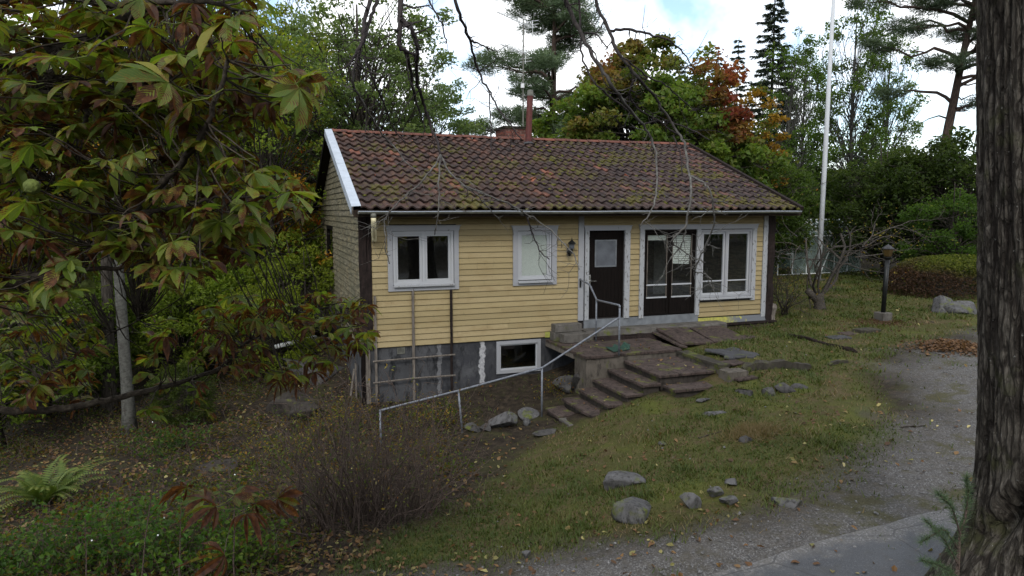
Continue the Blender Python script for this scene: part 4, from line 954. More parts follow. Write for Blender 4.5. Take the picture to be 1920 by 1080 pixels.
def kerb(pa, pb, h, w, mat, label, seed, cat='kerb'):
    a, b = np.array(pa, float), np.array(pb, float); n_ = max(6, int(np.linalg.norm(b - a) / 0.07)); mb = MB(); V = []
    d = (b - a); d /= np.linalg.norm(d); q = np.array([-d[1], d[0]])
    for k in range(n_):
        c = a + (b - a) * k / (n_ - 1); z = g1(*c); e = [0.05 * fbm(np.array([k * 0.6, j * 5.0, seed * 3.0]), 3) for j in range(5)]
        tp = h * (1 if 0 < k < n_ - 1 else 0.8)
        for (o_, zz) in ((-w / 2, -0.1), (-w / 2 + e[0], tp * 0.9 + e[1]), (0, tp + e[2]), (w / 2 + e[3], tp * 0.9 + e[4]), (w / 2, -0.1)): V.append((*(c + q * o_), z + zz))
    i = np.arange(n_ - 1)[:, None] * 5; j = np.arange(5)[None, :]; k = (j + 1) % 5
    F = [tuple(f) for f in np.stack([i + j, i + k, i + 5 + k, i + 5 + j], -1).reshape(-1, 4)] + [(0, 1, 2, 3, 4), tuple(5 * (n_ - 1) + t for t in (4, 3, 2, 1, 0))]
    mb.add(V, F); o = mb.build('kerb_stone', MT[mat]); loc = (a[0], a[1], g1(*a)); o.data.transform(Matrix.Translation(-Vector(loc))); o.location = loc
    return tag(o, label, cat)
pa, pb = hit(1392, 697), hit(1516, 692); kerb(pa[:2], pb[:2], 0.12, 0.16, 'mossy', 'low mossy stone kerb holding up the lawn beside the steps', 1)
pa, pb = hit(1474, 629), hit(1532, 642); kerb(pa[:2], pb[:2], 0.055, 0.07, 'old_timber', 'dark sunken edging board in the lawn, end nearest the house', 2, 'edging')
pa, pb = hit(1536, 643), hit(1606, 662); kerb(pa[:2], pb[:2], 0.055, 0.07, 'old_timber', 'dark sunken edging board in the lawn, end nearest the path', 3, 'edging')
pa, pb = hit(1552, 684), hit(1588, 679); kerb(pa[:2], pb[:2], 0.05, 0.1, 'mossy', 'short dark board end lying by the path', 4, 'edging')
# concrete blocks piled on the terrace corner
def block(x0, x1, y0, y1, z0, z1, label, rz=0.0, grp=None):
    mb = MB(); c = np.array([(x0 + x1) / 2, (y0 + y1) / 2, z0]); mb.box(x0 - c[0], x1 - c[0], y0 - c[1], y1 - c[1], 0, z1 - z0); o = mb.build('concrete_block', MT['block']); bevel(o, 0.008, 1); o.location = c; o.rotation_euler = (0, 0, rz); return tag(o, label, 'block', 'concrete blocks on the terrace')
block(4.17, 4.79, -0.72, -0.47, -0.393, -0.205, 'hollow grey concrete block at the front of the pile on the terrace', 0.03)
block(4.07, 4.75, -0.42, -0.17, -0.393, -0.205, 'grey concrete block directly under the topmost one on the terrace', -0.02)
block(4.09, 4.73, -0.43, -0.19, -0.203, -0.03, 'topmost cracked grey concrete block of the pile by the door', 0.02)
mb = MB(); V = [(0, 0, 0), (0.42, 0.05, 0.005), (0.58, 0.25, 0.05), (0.5, 0.36, 0.10), (0.38, 0.30, 0.02), (0.3, 0.42, 0.06), (0.18, 0.33, 0.01), (0.05, 0.38, 0.03)]; V = np.array(V); mb.add(np.concatenate([V, V - [0, 0, 0.012]]), [tuple(range(8)), tuple(range(15, 7, -1))] + [(8 + i, 8 + (i + 1) % 8, (i + 1) % 8, i) for i in range(8)])
o = mb.build('green_sheet', flat('dark_green_sheet', (0.018, 0.045, 0.032), 0.5)); o.location = (4.72, -1.93, -0.375); o.rotation_euler = (0, 0, 0.1); tag(o, 'torn dark green sheet lying on the terrace edge', 'sheet')

# ------------------------------------------------------------------ handrail, trellis, drain pipe
rail = empty('handrail', (3.08, -2.12, -1.5), 'galvanised tube handrail running from the door down past the steps', 'handrail')
def part(name, mat, parent, pts, r, sides=8):
    m1 = MB(); m1.tube(pts, r, sides); return m1.build(name, MT[mat], parent, smooth=True)
RY = -2.13
part('rail', 'galv', rail, [(4.86, -0.06, 0.90), (4.86, -0.075, 0.90), (4.90, -0.40, 0.835), (4.905, -0.47, 0.80), (4.92, -0.73, 0.545), (4.915, -0.78, 0.525), (4.74, RY + .03, 0.585), (4.735, RY, 0.57), (4.735, RY, 0.53)], 0.021)
part('rail', 'galv', rail, [(4.73, RY, 0.345), (4.68, RY, 0.32), (3.10, RY, -0.535), (3.02, RY, -0.555), (1.45, RY, -0.84), (0.0, RY, -1.075), (-0.04, RY, -1.085)], 0.021)
for (a, b) in (((4.735, RY, -0.42), (4.735, RY, 0.535)), ((4.92, -0.74, -0.40), (4.92, -0.74, 0.53)), ((3.08, RY, -1.62), (3.08, RY, -0.55)), ((1.50, RY, -1.80), (1.42, RY, -0.85)), ((-0.02, RY, -1.95), (-0.02, RY, -1.09))): part('post', 'galv', rail, [a, b], 0.020)
mb = MB(); mb.box(4.84, 4.88, -0.06, -0.046, 0.73, 0.93); mb.build('wall_bracket', MT['iron'], rail)
trl = empty('trellis', (1.0, -0.08, -1.55), 'brown wooden trellis fixed to the wall under the window', 'trellis')
for x, z0, z1 in ((0.245, -1.5, 0.72), (1.03, -1.52, 0.80), (1.85, -1.62, 0.80)):
    rough_board('upright', x - 0.025, x + 0.025, -0.075, -0.045, z0, z1, 'grey_wood' if x < 1.5 else 'old_timber', trl, 0.004)
for z, t in ((-0.61, 0.0), (-1.06, 0.02)):
    m1 = MB(); m1.tube([(0.18, -0.088, z - 0.015), (1.0, -0.09, z + t), (1.92, -0.088, z + 0.012)], 0.018, 5); m1.build('crossbar', MT['grey_wood'], trl)
pp = at(517, 650, 17.5), at(592, 632, 18.6)
o = part('drain_pipe', 'plastic_white', None, [pp[0], pp[1]], 0.055, 12); tag(o, 'white plastic drain pipe sticking out of the slope behind the gable', 'pipe')
for s_, (a, b, lab) in enumerate((((-0.10, 0.55, -1.85), (-0.06, 0.9, -0.85), 'grey board propped against the side foundation, nearer the corner'), ((-0.25, 0.75, -1.85), (-0.05, 1.25, -1.05), 'short grey board propped against the side foundation, farther back'))):
    m1 = MB(); a, b = np.array(a), np.array(b); w = np.array([0.0, 0.06, 0]); t = np.array([0.02, 0, 0]); m1.add([a - w, a + w, b + w, b - w, a - w + t, a + w + t, b + w + t, b - w + t], np.array([(0, 1, 2, 3), (7, 6, 5, 4), (0, 4, 5, 1), (1, 5, 6, 2), (2, 6, 7, 3), (3, 7, 4, 0)])); o = m1.build('loose_board', MT['grey_wood']); tag(o, lab, 'board')

# ------------------------------------------------------------------ stones
def rock(px, py, w, d_, h, label, mat='rock', seed=0, sink=0.25, rz=0.0, group=None, loc=None, flatten=0.5, cat='stone'):
    """px, py: foot of the stone in the photograph"""
    c = hit(px, py) if loc is None else np.array(loc)
    bm = bmesh.new(); bmesh.ops.create_icosphere(bm, subdivisions=4, radius=1.0)
    V = np.array([v.co for v in bm.verts]); 
    r = np.random.default_rng(seed)
    for k in range(7):                                   # facet planes
        nrm = r.normal(size=3); nrm /= np.linalg.norm(nrm); dd_ = r.uniform(0.28, 0.62); e = V @ nrm - dd_
        V = V - np.clip(e, 0, None)[:, None] * nrm * 0.97
    V = V * (1.45 + 0.14 * fbm(V * 1.7 + seed, 4)[:, None] + 0.07 * fbm(V * 5 + seed, 3)[:, None] + 0.035 * fbm(V * 14 + seed, 3)[:, None])
    V = V * np.array([w / 2, d_ / 2, h / 2])
    V[:, 2] += h * (0.5 - sink)
    for v, q in zip(bm.verts, V): v.co = q
    me = bpy.data.meshes.new('stone'); bm.to_mesh(me); bm.free(); me.materials.append(MT[mat]); me.polygons.foreach_set('use_smooth', np.ones(len(me.polygons), bool))
    o = bpy.data.objects.new('boulder' if cat == 'boulder' else 'stone', me); link(o); o.location = (c[0], c[1], g1(c[0], c[1]) if loc is None else c[2]); o.rotation_euler = (0, 0, rz - YAW); return tag(o, label, cat, group)
rock(1192, 960, .44, .48, .44, 'large lichened boulder at the edge of the lawn', seed=3, rz=0.5, sink=0.48, cat='boulder')
rock(1160, 908, .62, .5, .26, 'flat grey ledge of rock behind the large boulder', seed=5, sink=0.6, rz=0.4, cat='boulder')
rock(1292, 950, .20, .18, .17, 'round greenish stone right of the large boulder', seed=7)
rock(1340, 930, .17, .13, .13, 'pinkish oblong stone lying on the grass edge', seed=8, rz=0.8)
rock(1372, 909, .12, .1, .1, 'small grey stone behind the row at the lawn edge', seed=9)
rock(1366, 946, .16, .14, .12, 'pale stone half sunk at the gravel edge', seed=10)
rock(1478, 946, .33, .2, .16, 'wedge-shaped grey stone at the corner of the gravel', seed=11, rz=-0.4, sink=0.35)
rock(988, 1046, .10, .09, .1, 'small white stone in the gravel at the bottom', seed=12)
rock(1403, 826, .20, .16, .15, 'round stone beside the tuft of dead grass', 'rock_dark', 13, 0.4)
rock(1243, 833, .11, .08, .06, 'small flat stone in the middle of the lawn', seed=14, rz=.3)
rock(1398, 737, .34, .28, .16, 'low grey stone, first of the row below the kerb', 'rock_dark', 15, 0.5)
rock(1438, 737, .30, .25, .22, 'dark blue-grey stone, second of the row below the kerb', 'rock_dark', 16, 0.42)
rock(1474, 730, .42, .25, .17, 'long dark stone, third of the row below the kerb', 'rock_dark', 17, 0.48)
rock(1505, 727, .28, .2, .12, 'small stone at the path end of the row below the kerb', 'rock_dark', 18, 0.5)
rock(1338, 776, .30, .2, .1, 'sunken stone in the lawn below the steps', 'rock', 19, 0.5)
rock(1318, 752, .22, .18, .1, 'little grey stone just below the lowest front tread', 'rock', 20, 0.5)
rock(945, 800, .42, .34, .3, 'largest rounded stone by the handrail post', 'rock', 21, 0.25)
rock(887, 808, .26, .2, .16, 'dark rounded stone, left of a pair at the handrail', 'rock_dark', 22, 0.15)
rock(911, 809, .24, .18, .15, 'dark rounded stone, right of a pair at the handrail', 'rock_dark', 23, 0.15)
rock(992, 783, .36, .3, .26, 'angular grey stone next to the tall handrail post', 'rock', 24, 0.35)
rock(990, 797, .13, .12, .12, 'fist-sized round stone before the tall handrail post', 'rock', 25, 0.2)
rock(1030, 812, .5, .2, .07, 'flat dark stone at the foot of the steps', 'rock_dark', 26, 0.3, rz=.5)
rock(575, 782, 1.1, .8, .5, 'brown boulder in the leaves left of the house', 'rock_brown', 27, 0.3, cat='boulder')
rock(400, 878, .6, .45, .3, 'low brown rock among the leaves left of the bush', 'rock_brown', 28, 0.4)
rock(0, 0, 1.3, 2.4, 1.1, 'big bare rock against the side foundation', 'rock_dark', 29, 0.3, loc=(-0.85, 3.0, -1.75), cat='boulder', rz=0.35)
rock(0, 0, 1.0, 1.2, .6, 'rounded rock in front of the one at the side foundation', 'rock_brown', 30, 0.35, loc=(-1.2, 1.2, -1.95), cat='boulder')
rock(1072, 705, .32, .28, .36, 'rough stone under the terrace, next to the concrete wall', 'rock_dark', 31, 0.2, loc=(4.1, -1.62, -1.1))
rock(1050, 720, .5, .35, .3, 'dark stone heap under the terrace edge', 'rock_dark', 32, 0.3, loc=(3.95, -1.3, -1.2))
rock(1768, 582, .85, .7, .5, 'pale outcrop in the lawn, left hump', 'rock', 33, 0.35, cat='boulder')
rock(1806, 586, .8, .6, .42, 'pale outcrop in the lawn, right hump near the tree', 'rock', 34, 0.35, cat='boulder')
p = hit(1785, 585)

# ------------------------------------------------------------------ garden lamp, flagpole, greenhouse
gl0 = hit(1655, 601)
gl = empty('garden_lamp', gl0, 'black post lantern on a concrete foot in the lawn', 'lamp')
b0 = np.array(gl0)
m1 = MB(); m1.box(b0[0] - .16, b0[0] + .16, b0[1] - .16, b0[1] + .16, b0[2] - .2, b0[2] + .22); o = m1.build('foot', MT['block'], gl); bevel(o, 0.015)
m1 = MB(); m1.tube([b0 + [0, 0, .2], b0 + [0.06, 0.02, 1.62]], 0.058, 12); m1.build('post', MT['iron'], gl, smooth=True)
t0 = b0 + np.array([0.065, 0.02, 1.6])
m1 = MB(); m1.tube([t0, t0 + [0, 0, .05], t0 + [0, 0, .07]], [.07, .11, .11], 12); m1.build('collar', MT['iron'], gl)
n = NT('amber_glass', 0.3, 0.5); n.col((0.07, 0.045, 0.014)); n.b.inputs['Transmission Weight'].default_value = 0.3
m1 = MB(); m1.tube([t0 + [0, 0, .07], t0 + [0, 0, .09], t0 + [0, 0, .27]], [.075, .09, .135], 6); m1.build('lantern', n.m, gl)
m1 = MB(); m1.tube([t0 + [0, 0, .27], t0 + [0, 0, .285], t0 + [0, 0, .36], t0 + [0, 0, .375], t0 + [0, 0, .40]], [.155, .155, .06, .025, .01], 6); m1.build('hood', MT['slate'], gl)
f0 = np.array(at(1534, 527, 27.0)); f0[2] = g1(f0[0], f0[1])
fp = empty('flagpole', f0, 'tall white flagpole standing behind the old fruit tree', 'flagpole')
m1 = MB(); m1.tube([f0 + [0, 0, -.2], f0 + [0.05, 0, 4.5], f0 + [0.16, 0, 16.5]], [.10, .088, .045], 12); m1.build('pole', MT['flag'], fp, smooth=True)
m1 = MB(); m1.box(f0[0] - .18, f0[0] + .18, f0[1] - .18, f0[1] + .18, f0[2] - .1, f0[2] + .07); m1.build('base', MT['block'], fp)
gh = at(1458, 512, 29.0), at(1612, 512, 31.0)
G0 = np.array([gh[0][0], gh[0][1]]); Gd = np.array([gh[1][0], gh[1][1]]) - G0; GLn = np.linalg.norm(Gd); Gd /= GLn; Gq = np.array([-Gd[1], Gd[0]])
gz = g1(*(G0 + Gd * GLn / 2)) - 0.02
ghe = empty('greenhouse', (*(G0 + Gd * GLn / 2), gz), 'small aluminium and glass greenhouse behind the fruit tree', 'greenhouse')
def gp(a, b, z): q = G0 + Gd * a + Gq * b; return np.array([q[0], q[1], gz + z])
GD, GE, GR_ = 2.4, 1.62, 2.28
bars = []
xs = np.linspace(0, GLn, 7)
for b in (0.0, GD):
    for a in xs: bars.append((gp(a, b, 0), gp(a, b, GE)))
    bars.append((gp(0, b, GE), gp(GLn, b, GE))); bars.append((gp(0, b, 0.03), gp(GLn, b, 0.03)))
    for a in xs: bars.append((gp(a, b, GE), gp(a, GD / 2, GR_)))
bars.append((gp(0, GD / 2, GR_), gp(GLn, GD / 2, GR_)))
for a in (0.0, GLn):
    for b in (0.6, 1.2, 1.8): bars.append((gp(a, b, 0), gp(a, b, GE + (GR_ - GE) * (1 - abs(b - 1.2) / 1.2))))
    bars.append((gp(a, 0, GE), gp(a, GD, GE)))
bars.append((gp(xs[0], 0, 0.9), gp(xs[1], 0, 0.9)))
bars.append((gp(xs[3], 0, 0), gp(xs[4], 0, GE))); bars.append((gp(xs[3], GD / 2, GR_), gp(xs[4], 0, GE)))
for (a, b) in bars:
    m1 = MB(); m1.tube([a, b], 0.03, 4); m1.build('bar', MT['alu'], ghe)
def quad(name, mat, parent, P):
    m1 = MB(); P = np.array(P); nn = np.cross(P[1] - P[0], P[2] - P[0]); nn = nn / np.linalg.norm(nn) * 0.003
    m1.add(np.concatenate([P + nn, P - nn]), np.array([(0, 1, 2, 3), (7, 6, 5, 4), (0, 4, 5, 1), (1, 5, 6, 2), (2, 6, 7, 3), (3, 7, 4, 0)])); return m1.build(name, mat, parent)
for k in range(6):
    a, b = xs[k] + 0.03, xs[k + 1] - 0.03
    if k != 0: quad('pane', MT['dirty_glass'], ghe, [gp(a, 0, 0.06), gp(b, 0, 0.06), gp(b, 0, GE - .03), gp(a, 0, GE - .03)])
    quad('pane', MT['dirty_glass'], ghe, [gp(a, GD, 0.06), gp(b, GD, 0.06), gp(b, GD, GE - .03), gp(a, GD, GE - .03)])
    quad('pane', MT['dirty_glass'], ghe, [gp(a, 0.03, GE + .02), gp(b, 0.03, GE + .02), gp(b, GD / 2 - .03, GR_ - .02), gp(a, GD / 2 - .03, GR_ - .02)])
    quad('pane', MT['dirty_glass'], ghe, [gp(a, GD - .03, GE + .02), gp(b, GD - .03, GE + .02), gp(b, GD / 2 + .03, GR_ - .02), gp(a, GD / 2 + .03, GR_ - .02)])
for a in (0.0, GLn):
    for b in (0.0, 0.6, 1.2, 1.8): quad('pane', MT['dirty_glass'], ghe, [gp(a, b + .03, 0.05), gp(a, b + .57, 0.05), gp(a, b + .57, GE), gp(a, b + .03, GE)])
# ------------------------------------------------------------------ foliage builders
def unit(v): return v / (np.linalg.norm(v, axis=-1, keepdims=True) + 1e-9)
def leaves(mb, C, size, r, up=0.6, width=0.5, rnd=None, aut=None, droop=0.0, axis=None):
    """many small folded leaves at the points C"""
    n_ = len(C)
    nrm = unit(r.normal(size=(n_, 3)) + np.array([0, 0, up * 1.6]))
    ax = unit(np.cross(nrm, unit(r.normal(size=(n_, 3))))) if axis is None else unit(axis + r.normal(0, .3, (n_, 3)))
    ax[:, 2] -= droop; ax = unit(ax)
    sd = unit(np.cross(nrm, ax)); nn = np.cross(ax, sd)
    s = (np.broadcast_to(size, (n_,)) * r.uniform(0.65, 1.25, n_))[:, None]
    w = s * width * r.uniform(0.75, 1.15, (n_, 1)); f = s * 0.16
    V = np.stack([C - ax * s * 0.5, C + sd * w * 0.5 + nn * f + ax * s * 0.05, C + ax * s * 0.5 - nn * f * 0.6, C - sd * w * 0.5 + nn * f + ax * s * 0.05], 1).reshape(-1, 3)
    F = np.arange(n_ * 4).reshape(-1, 4)
    rv = r.random(n_) if rnd is None else np.clip(rnd, 0, 1)
    kw = dict(rnd=np.repeat(rv, 4))
    if aut is not None: kw['aut'] = np.repeat(np.clip(aut, 0, 1), 4)
    mb.add(V, F, **kw)
def needles(mb, C, d, ln, wd, r, rnd=None):
    """thin triangular needles from C along d"""
    n_ = len(C); d = unit(d); sd = unit(np.cross(d, unit(r.normal(size=(n_, 3))))); l = (ln * r.uniform(0.7, 1.2, n_))[:, None]
    V = np.stack([C - sd * wd * 0.5, C + sd * wd * 0.5, C + d * l], 1).reshape(-1, 3)
    rv = r.random(n_) if rnd is None else rnd
    mb.add(V, np.arange(n_ * 3).reshape(-1, 3), rnd=np.repeat(rv, 3))
def curve(a, b, n_, r, sag=0.0, wob=0.06, lift=0.0):
    t = np.linspace(0, 1, n_)[:, None]; a = np.asarray(a, float); b = np.asarray(b, float); l = np.linalg.norm(b - a)
    P = a + (b - a) * t; P[:, 2] += (lift * np.sin(t[:, 0] * PI * 0.5) * (1 - t[:, 0]) * 2 - sag * np.sin(t[:, 0] * PI)) * l
    w = np.cumsum(r.normal(0, wob * l / n_ ** 0.5, (n_, 3)), 0); w -= w[0]; w -= t * w[-1]
    return P + w
def trunk_path(H, r, lean=(0, 0), wob=0.04, n_=10):
    t = np.linspace(0, 1, n_); P = np.zeros((n_, 3)); P[:, 2] = t * H - 0.15
    P[:, 0] = lean[0] * t + np.cumsum(r.normal(0, wob * H / n_, n_)) * 0.5; P[:, 1] = lean[1] * t + np.cumsum(r.normal(0, wob * H / n_, n_)) * 0.5
    P[:, :2] -= P[0, :2]; return P
def broad_tree(seed, H, tr, lobes, ncl, lpc, ls, spread, flatz=0.55, lean=(0, 0), aut_fn=None, up=0.5, width=0.55, stems=1, sides=7, bright=0.25):
    """tapered trunk, limbs reaching leaf clumps inside an envelope of ellipsoid lobes; local arrays"""
    r = np.random.default_rng(seed); wood, lf = MB(), MB()
    tps = []
    for s in range(stems):
        ln = lean if stems == 1 else (lean[0] + r.normal(0, H * 0.13), lean[1] + r.normal(0, H * 0.13))
        tp = trunk_path(H * r.uniform(0.82, 0.95), r, ln); tps.append(tp); wood.tube(tp, np.linspace(tr, tr * 0.12, len(tp)) * np.r_[1.35, 1.08, np.ones(len(tp) - 2)], sides)
    wts = np.array([l[6] if len(l) > 6 else l[3] * l[4] * l[5] for l in lobes]); wts = wts / wts.sum()
    for k in range(ncl):
        L_ = lobes[r.choice(len(lobes), p=wts)]
        d = unit(r.normal(size=3)); rad = r.uniform(0.25, 1.0) ** 0.45
        c = np.array(L_[:3]) + d * rad * np.array(L_[3:6])
        if c[2] < 0.4: continue
        tp = tps[r.integers(len(tps))]
        zt = np.clip(c[2] * r.uniform(0.45, 0.85) - 0.12 * np.hypot(c[0], c[1]), tp[1, 2], tp[-2, 2])
        base = np.array([np.interp(zt, tp[:, 2], tp[:, q]) for q in range(3)])
        cv = curve(base, c, 6, r, wob=0.12, lift=0.12); r0 = max(0.018, tr * 0.30 * (1 - zt / H))
        wood.tube(cv, np.linspace(r0, 0.008, 6), 4, cap=False)
        for q in range(2):
            e = c + r.normal(size=3) * spread * np.array([1, 1, flatz]); wood.tube(curve(cv[3 + q], e, 4, r, wob=0.15), np.linspace(r0 * 0.4, 0.005, 4), 3, cap=False)
        n_ = int(lpc * r.uniform(0.5, 1.4)); off = r.normal(size=(n_, 3)); off = unit(off) * (r.random((n_, 1)) ** 0.5) * spread * r.uniform(0.7, 1.25) * np.array([1, 1, flatz])
        off[:, 2] -= 0.25 * (off[:, 0] ** 2 + off[:, 1] ** 2) / (spread + 1e-6)
        P = c + off; a = None
        if aut_fn is not None: a = np.clip(aut_fn(P, c, r) + r.normal(0, 0.12, n_), 0, 1)
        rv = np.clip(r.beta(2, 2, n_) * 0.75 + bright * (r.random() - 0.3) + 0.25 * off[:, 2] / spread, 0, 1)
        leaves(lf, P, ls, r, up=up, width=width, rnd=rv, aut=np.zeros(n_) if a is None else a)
    return wood, lf
def place(name, arrays, loc, label, cat, bark_, leaf_, group=None, tint=(1, 1, 1), rz=0.0, scale=1.0, names=('trunk', 'crown')):
    t = empty(name, loc, label, cat, group, rz=rz)
    w = arrays[0].build(names[0], MT[bark_], t, smooth=True, local=False); c = arrays[1].build(names[1], MT[leaf_], t, local=False)
    c.color = (*tint, 1); t.scale = (scale, scale, scale); return t
def again(src, loc, label, tint=(1, 1, 1), rz=0.0, scale=1.0, group=None, sz=1.0):
    t = copy_tree(src); t.location = tuple(loc); t.rotation_euler = (0, 0, rz); t.scale = (scale, scale, scale * sz); t['label'] = label
    if group: t['group'] = group
    for ch in t.children: ch.color = (*tint, 1)
    return t
def gat(px, d):
    """place on the ground seen at column px, d metres out"""
    p = at(px, 395, d); return np.array([p[0], p[1], g1(p[0], p[1]) - 0.05])

# ------------------------------------------------------------------ trees behind the house
def z_of(py, d): return 2.45 + (395 - py) / FPX * d * 1.0
# oak: airy, dark clumps with much sky between
arr = broad_tree(21, 11.0, 0.24, [(0, 0, 7.2, 3.3, 3.0, 3.0), (-1.8, 0, 5.2, 2.2, 2.2, 2.4), (2.2, 0, 5.6, 2.2, 2.2, 2.0), (0.8, 0, 9.4, 2.4, 2.2, 1.8)], 150, 105, 0.145, 0.50, 0.6, up=0.2, bright=0.3)
oak = place('oak_tree', arr, gat(680, 24), 'airy dark-leaved tree rising over the left half of the roof', 'tree', 'bark', 'leaf_oak', tint=(1.6, 1.65, 1.55))
again(oak, gat(600, 31), 'airy tree showing behind the pale verge at the left roof corner', (1.5, 1.55, 1.3), 2.1, 1.05)
again(oak, gat(800, 30), 'airy tree filling the gap left of the chimney', (1.45, 1.55, 1.5), 4.0, 0.82)
# maple, turning red on top
def maple_aut(P, c, r):
    h = (P[:, 2] - 5.6) / 1.9; e = P[:, 0] * 0.28
    return np.clip(np.clip(h, -1, 1.2) * 0.5 + fbm(c[None] * 0.8 + 4.0, 2)[0] * 0.9 - 0.04 + np.where((P[:, 0] > 2.3) & (P[:, 2] > 4.6), 0.8, 0), 0, 1)
arr = broad_tree(33, 8.0, 0.26, [(0, 0, 4.9, 3.6, 3.2, 2.7), (-2.3, 0, 3.6, 2.2, 2.0, 1.7), (2.3, 0, 3.9, 2.3, 2.0, 2.0), (0.4, 0, 6.5, 2.6, 2.2, 1.6)], 330, 190, 0.165, 0.55, 0.5, up=0.7, width=0.8, aut_fn=maple_aut, bright=0.35)
maple = place('maple_tree', arr, gat(1205, 26.5), 'round green maple with red autumn crown behind the roof', 'tree', 'bark', 'leaf_maple', rz=-YAW, tint=(1.15, 1.25, 1.05), scale=1.1)
again(maple, gat(1085, 31), 'green maple crown low behind the chimney', (1.2, 1.35, 1.0), 2.4, 0.72)
arr = broad_tree(35, 7.5, 0.12, [(0, 0, 5.2, 1.5, 1.4, 2.6), (0.4, 0, 3.2, 1.4, 1.3, 1.6)], 85, 60, 0.16, 0.42, 0.5, up=0.6, width=0.85, aut_fn=lambda P, c, r: np.full(len(P), 0.85 if r.random() < 0.3 else 0.0))
omap = place('maple_tree', arr, gat(1388, 28), 'slender orange-yellow maple right of the red crown', 'tree', 'bark', 'leaf_orange', tint=(0.9, 0.95, 0.8))
arr = broad_tree(36, 5.0, 0.1, [(0, 0, 2.4, 2.2, 2.2, 1.9)], 110, 120, 0.13, 0.45, 0.6, stems=3, up=0.5)
shrub = place('shrub', arr, gat(1418, 29.5), 'dense green bush at the right end of the roof', 'bush', 'bark', 'leaf', tint=(0.72, 0.8, 0.7), scale=1.2, names=('stem', 'foliage'))
# pine behind the aerial
def pine(seed, H, tr, pads, tuft, lean=(0, 0), dead=6):
    r = np.random.default_rng(seed); wood, lf = MB(), MB(); tp = trunk_path(H, r, lean, 0.03, 12); wood.tube(tp, np.linspace(tr, tr * 0.25, 12), 9)
    for (px_, py_, pz, rx, ry, rz_, n_) in pads:
        c0 = np.array([px_, py_, pz]); zt = np.clip(pz - 0.35 * np.hypot(px_, py_) * r.uniform(0.3, 1.0), 0.3 * H, H * 0.97); base = np.array([np.interp(zt, tp[:, 2], tp[:, q]) for q in range(3)])
        limb = curve(base, c0, 7, r, wob=0.12, lift=0.08); wood.tube(limb, np.linspace(tr * 0.33, 0.02, 7), 5, cap=False)
        for k in range(n_):
            d = unit(r.normal(size=3)) * r.uniform(0.3, 1) ** 0.5; c = c0 + d * np.array([rx, ry, rz_])
            if k % 2 == 0: wood.tube(curve(limb[r.integers(3, 7)], c, 4, r, wob=0.15), np.linspace(0.022, 0.006, 4), 3, cap=False)
            m_ = tuft; off = r.normal(size=(m_, 3)) * np.array([0.19, 0.19, 0.10]); dirn = unit(off + r.normal(size=(m_, 3)) * 0.12 + np.array([0, 0, 0.09]))
            needles(lf, c + off * 0.7, dirn, 0.21, 0.030, r, np.clip(r.beta(2, 2, m_) * 0.8 + d[2] * 0.25, 0, 1))
    for k in range(dead):
        z = H * r.uniform(0.3, 0.6); a = r.uniform(0, 2 * PI); b = np.array([np.interp(z, tp[:, 2], tp[:, q]) for q in range(3)]); wood.tube(curve(b, b + np.array([math.cos(a), math.sin(a), r.uniform(-.3, .3)]) * r.uniform(0.6, 1.8), 5, r, wob=0.2), np.linspace(0.04, 0.006, 5), 4, cap=False)
    return wood, lf
r = np.random.default_rng(44); pads = []
for k in range(40):
    z = r.uniform(5.8, 13.5); a = r.uniform(0, 2 * PI); rad = r.uniform(0.5, 3.6) * (1 - abs(z - 9) / 10); pads.append((rad * math.cos(a), rad * math.sin(a), z, 0.9, 0.9, 0.35, 20))
pads += [(-3.3, 0, 6.4, 0.9, 0.7, 0.3, 20), (-2.6, 0.4, 5.6, 0.8, 0.7, 0.3, 16), (-2.9, 0, 9.2, 1.0, 0.8, 0.4, 22), (2.1, 0.4, 8.4, 0.8, 0.7, 0.35, 16)]
pineA = place('pine_tree', pine(45, 13.6, 0.24, pads, 85, (0.2, 0)), gat(1030, 33), 'tall pine behind the television aerial', 'tree', 'bark_pine', 'needle', rz=-YAW, tint=(1.5, 1.5, 1.45))
r = np.random.default_rng(47); pads = []
for k in range(30):
    z = r.uniform(8.6, 14.2); a = r.uniform(0, 2 * PI); rad = r.uniform(0.6, 3.4); pads.append((1.3 + rad * math.cos(a), rad * math.sin(a), z, 1.0, 0.9, 0.3, 15))
pads += [(-2.2, 0, 9.6, 0.9, 0.6, 0.25, 14), (-2.6, 0, 11.4, 1.1, 0.7, 0.3, 15), (-1.6, 0.3, 7.6, 0.8, 0.6, 0.25, 12), (2.2, 0, 7.2, 0.7, 0.6, 0.25, 10)]
pineB = place('pine_tree', pine(48, 14.0, 0.27, pads, 85, (2.0, 0), 12), gat(1728, 31), 'leaning forked pine beside the thick trunk on the right', 'tree', 'bark_pine', 'needle', rz=-YAW)
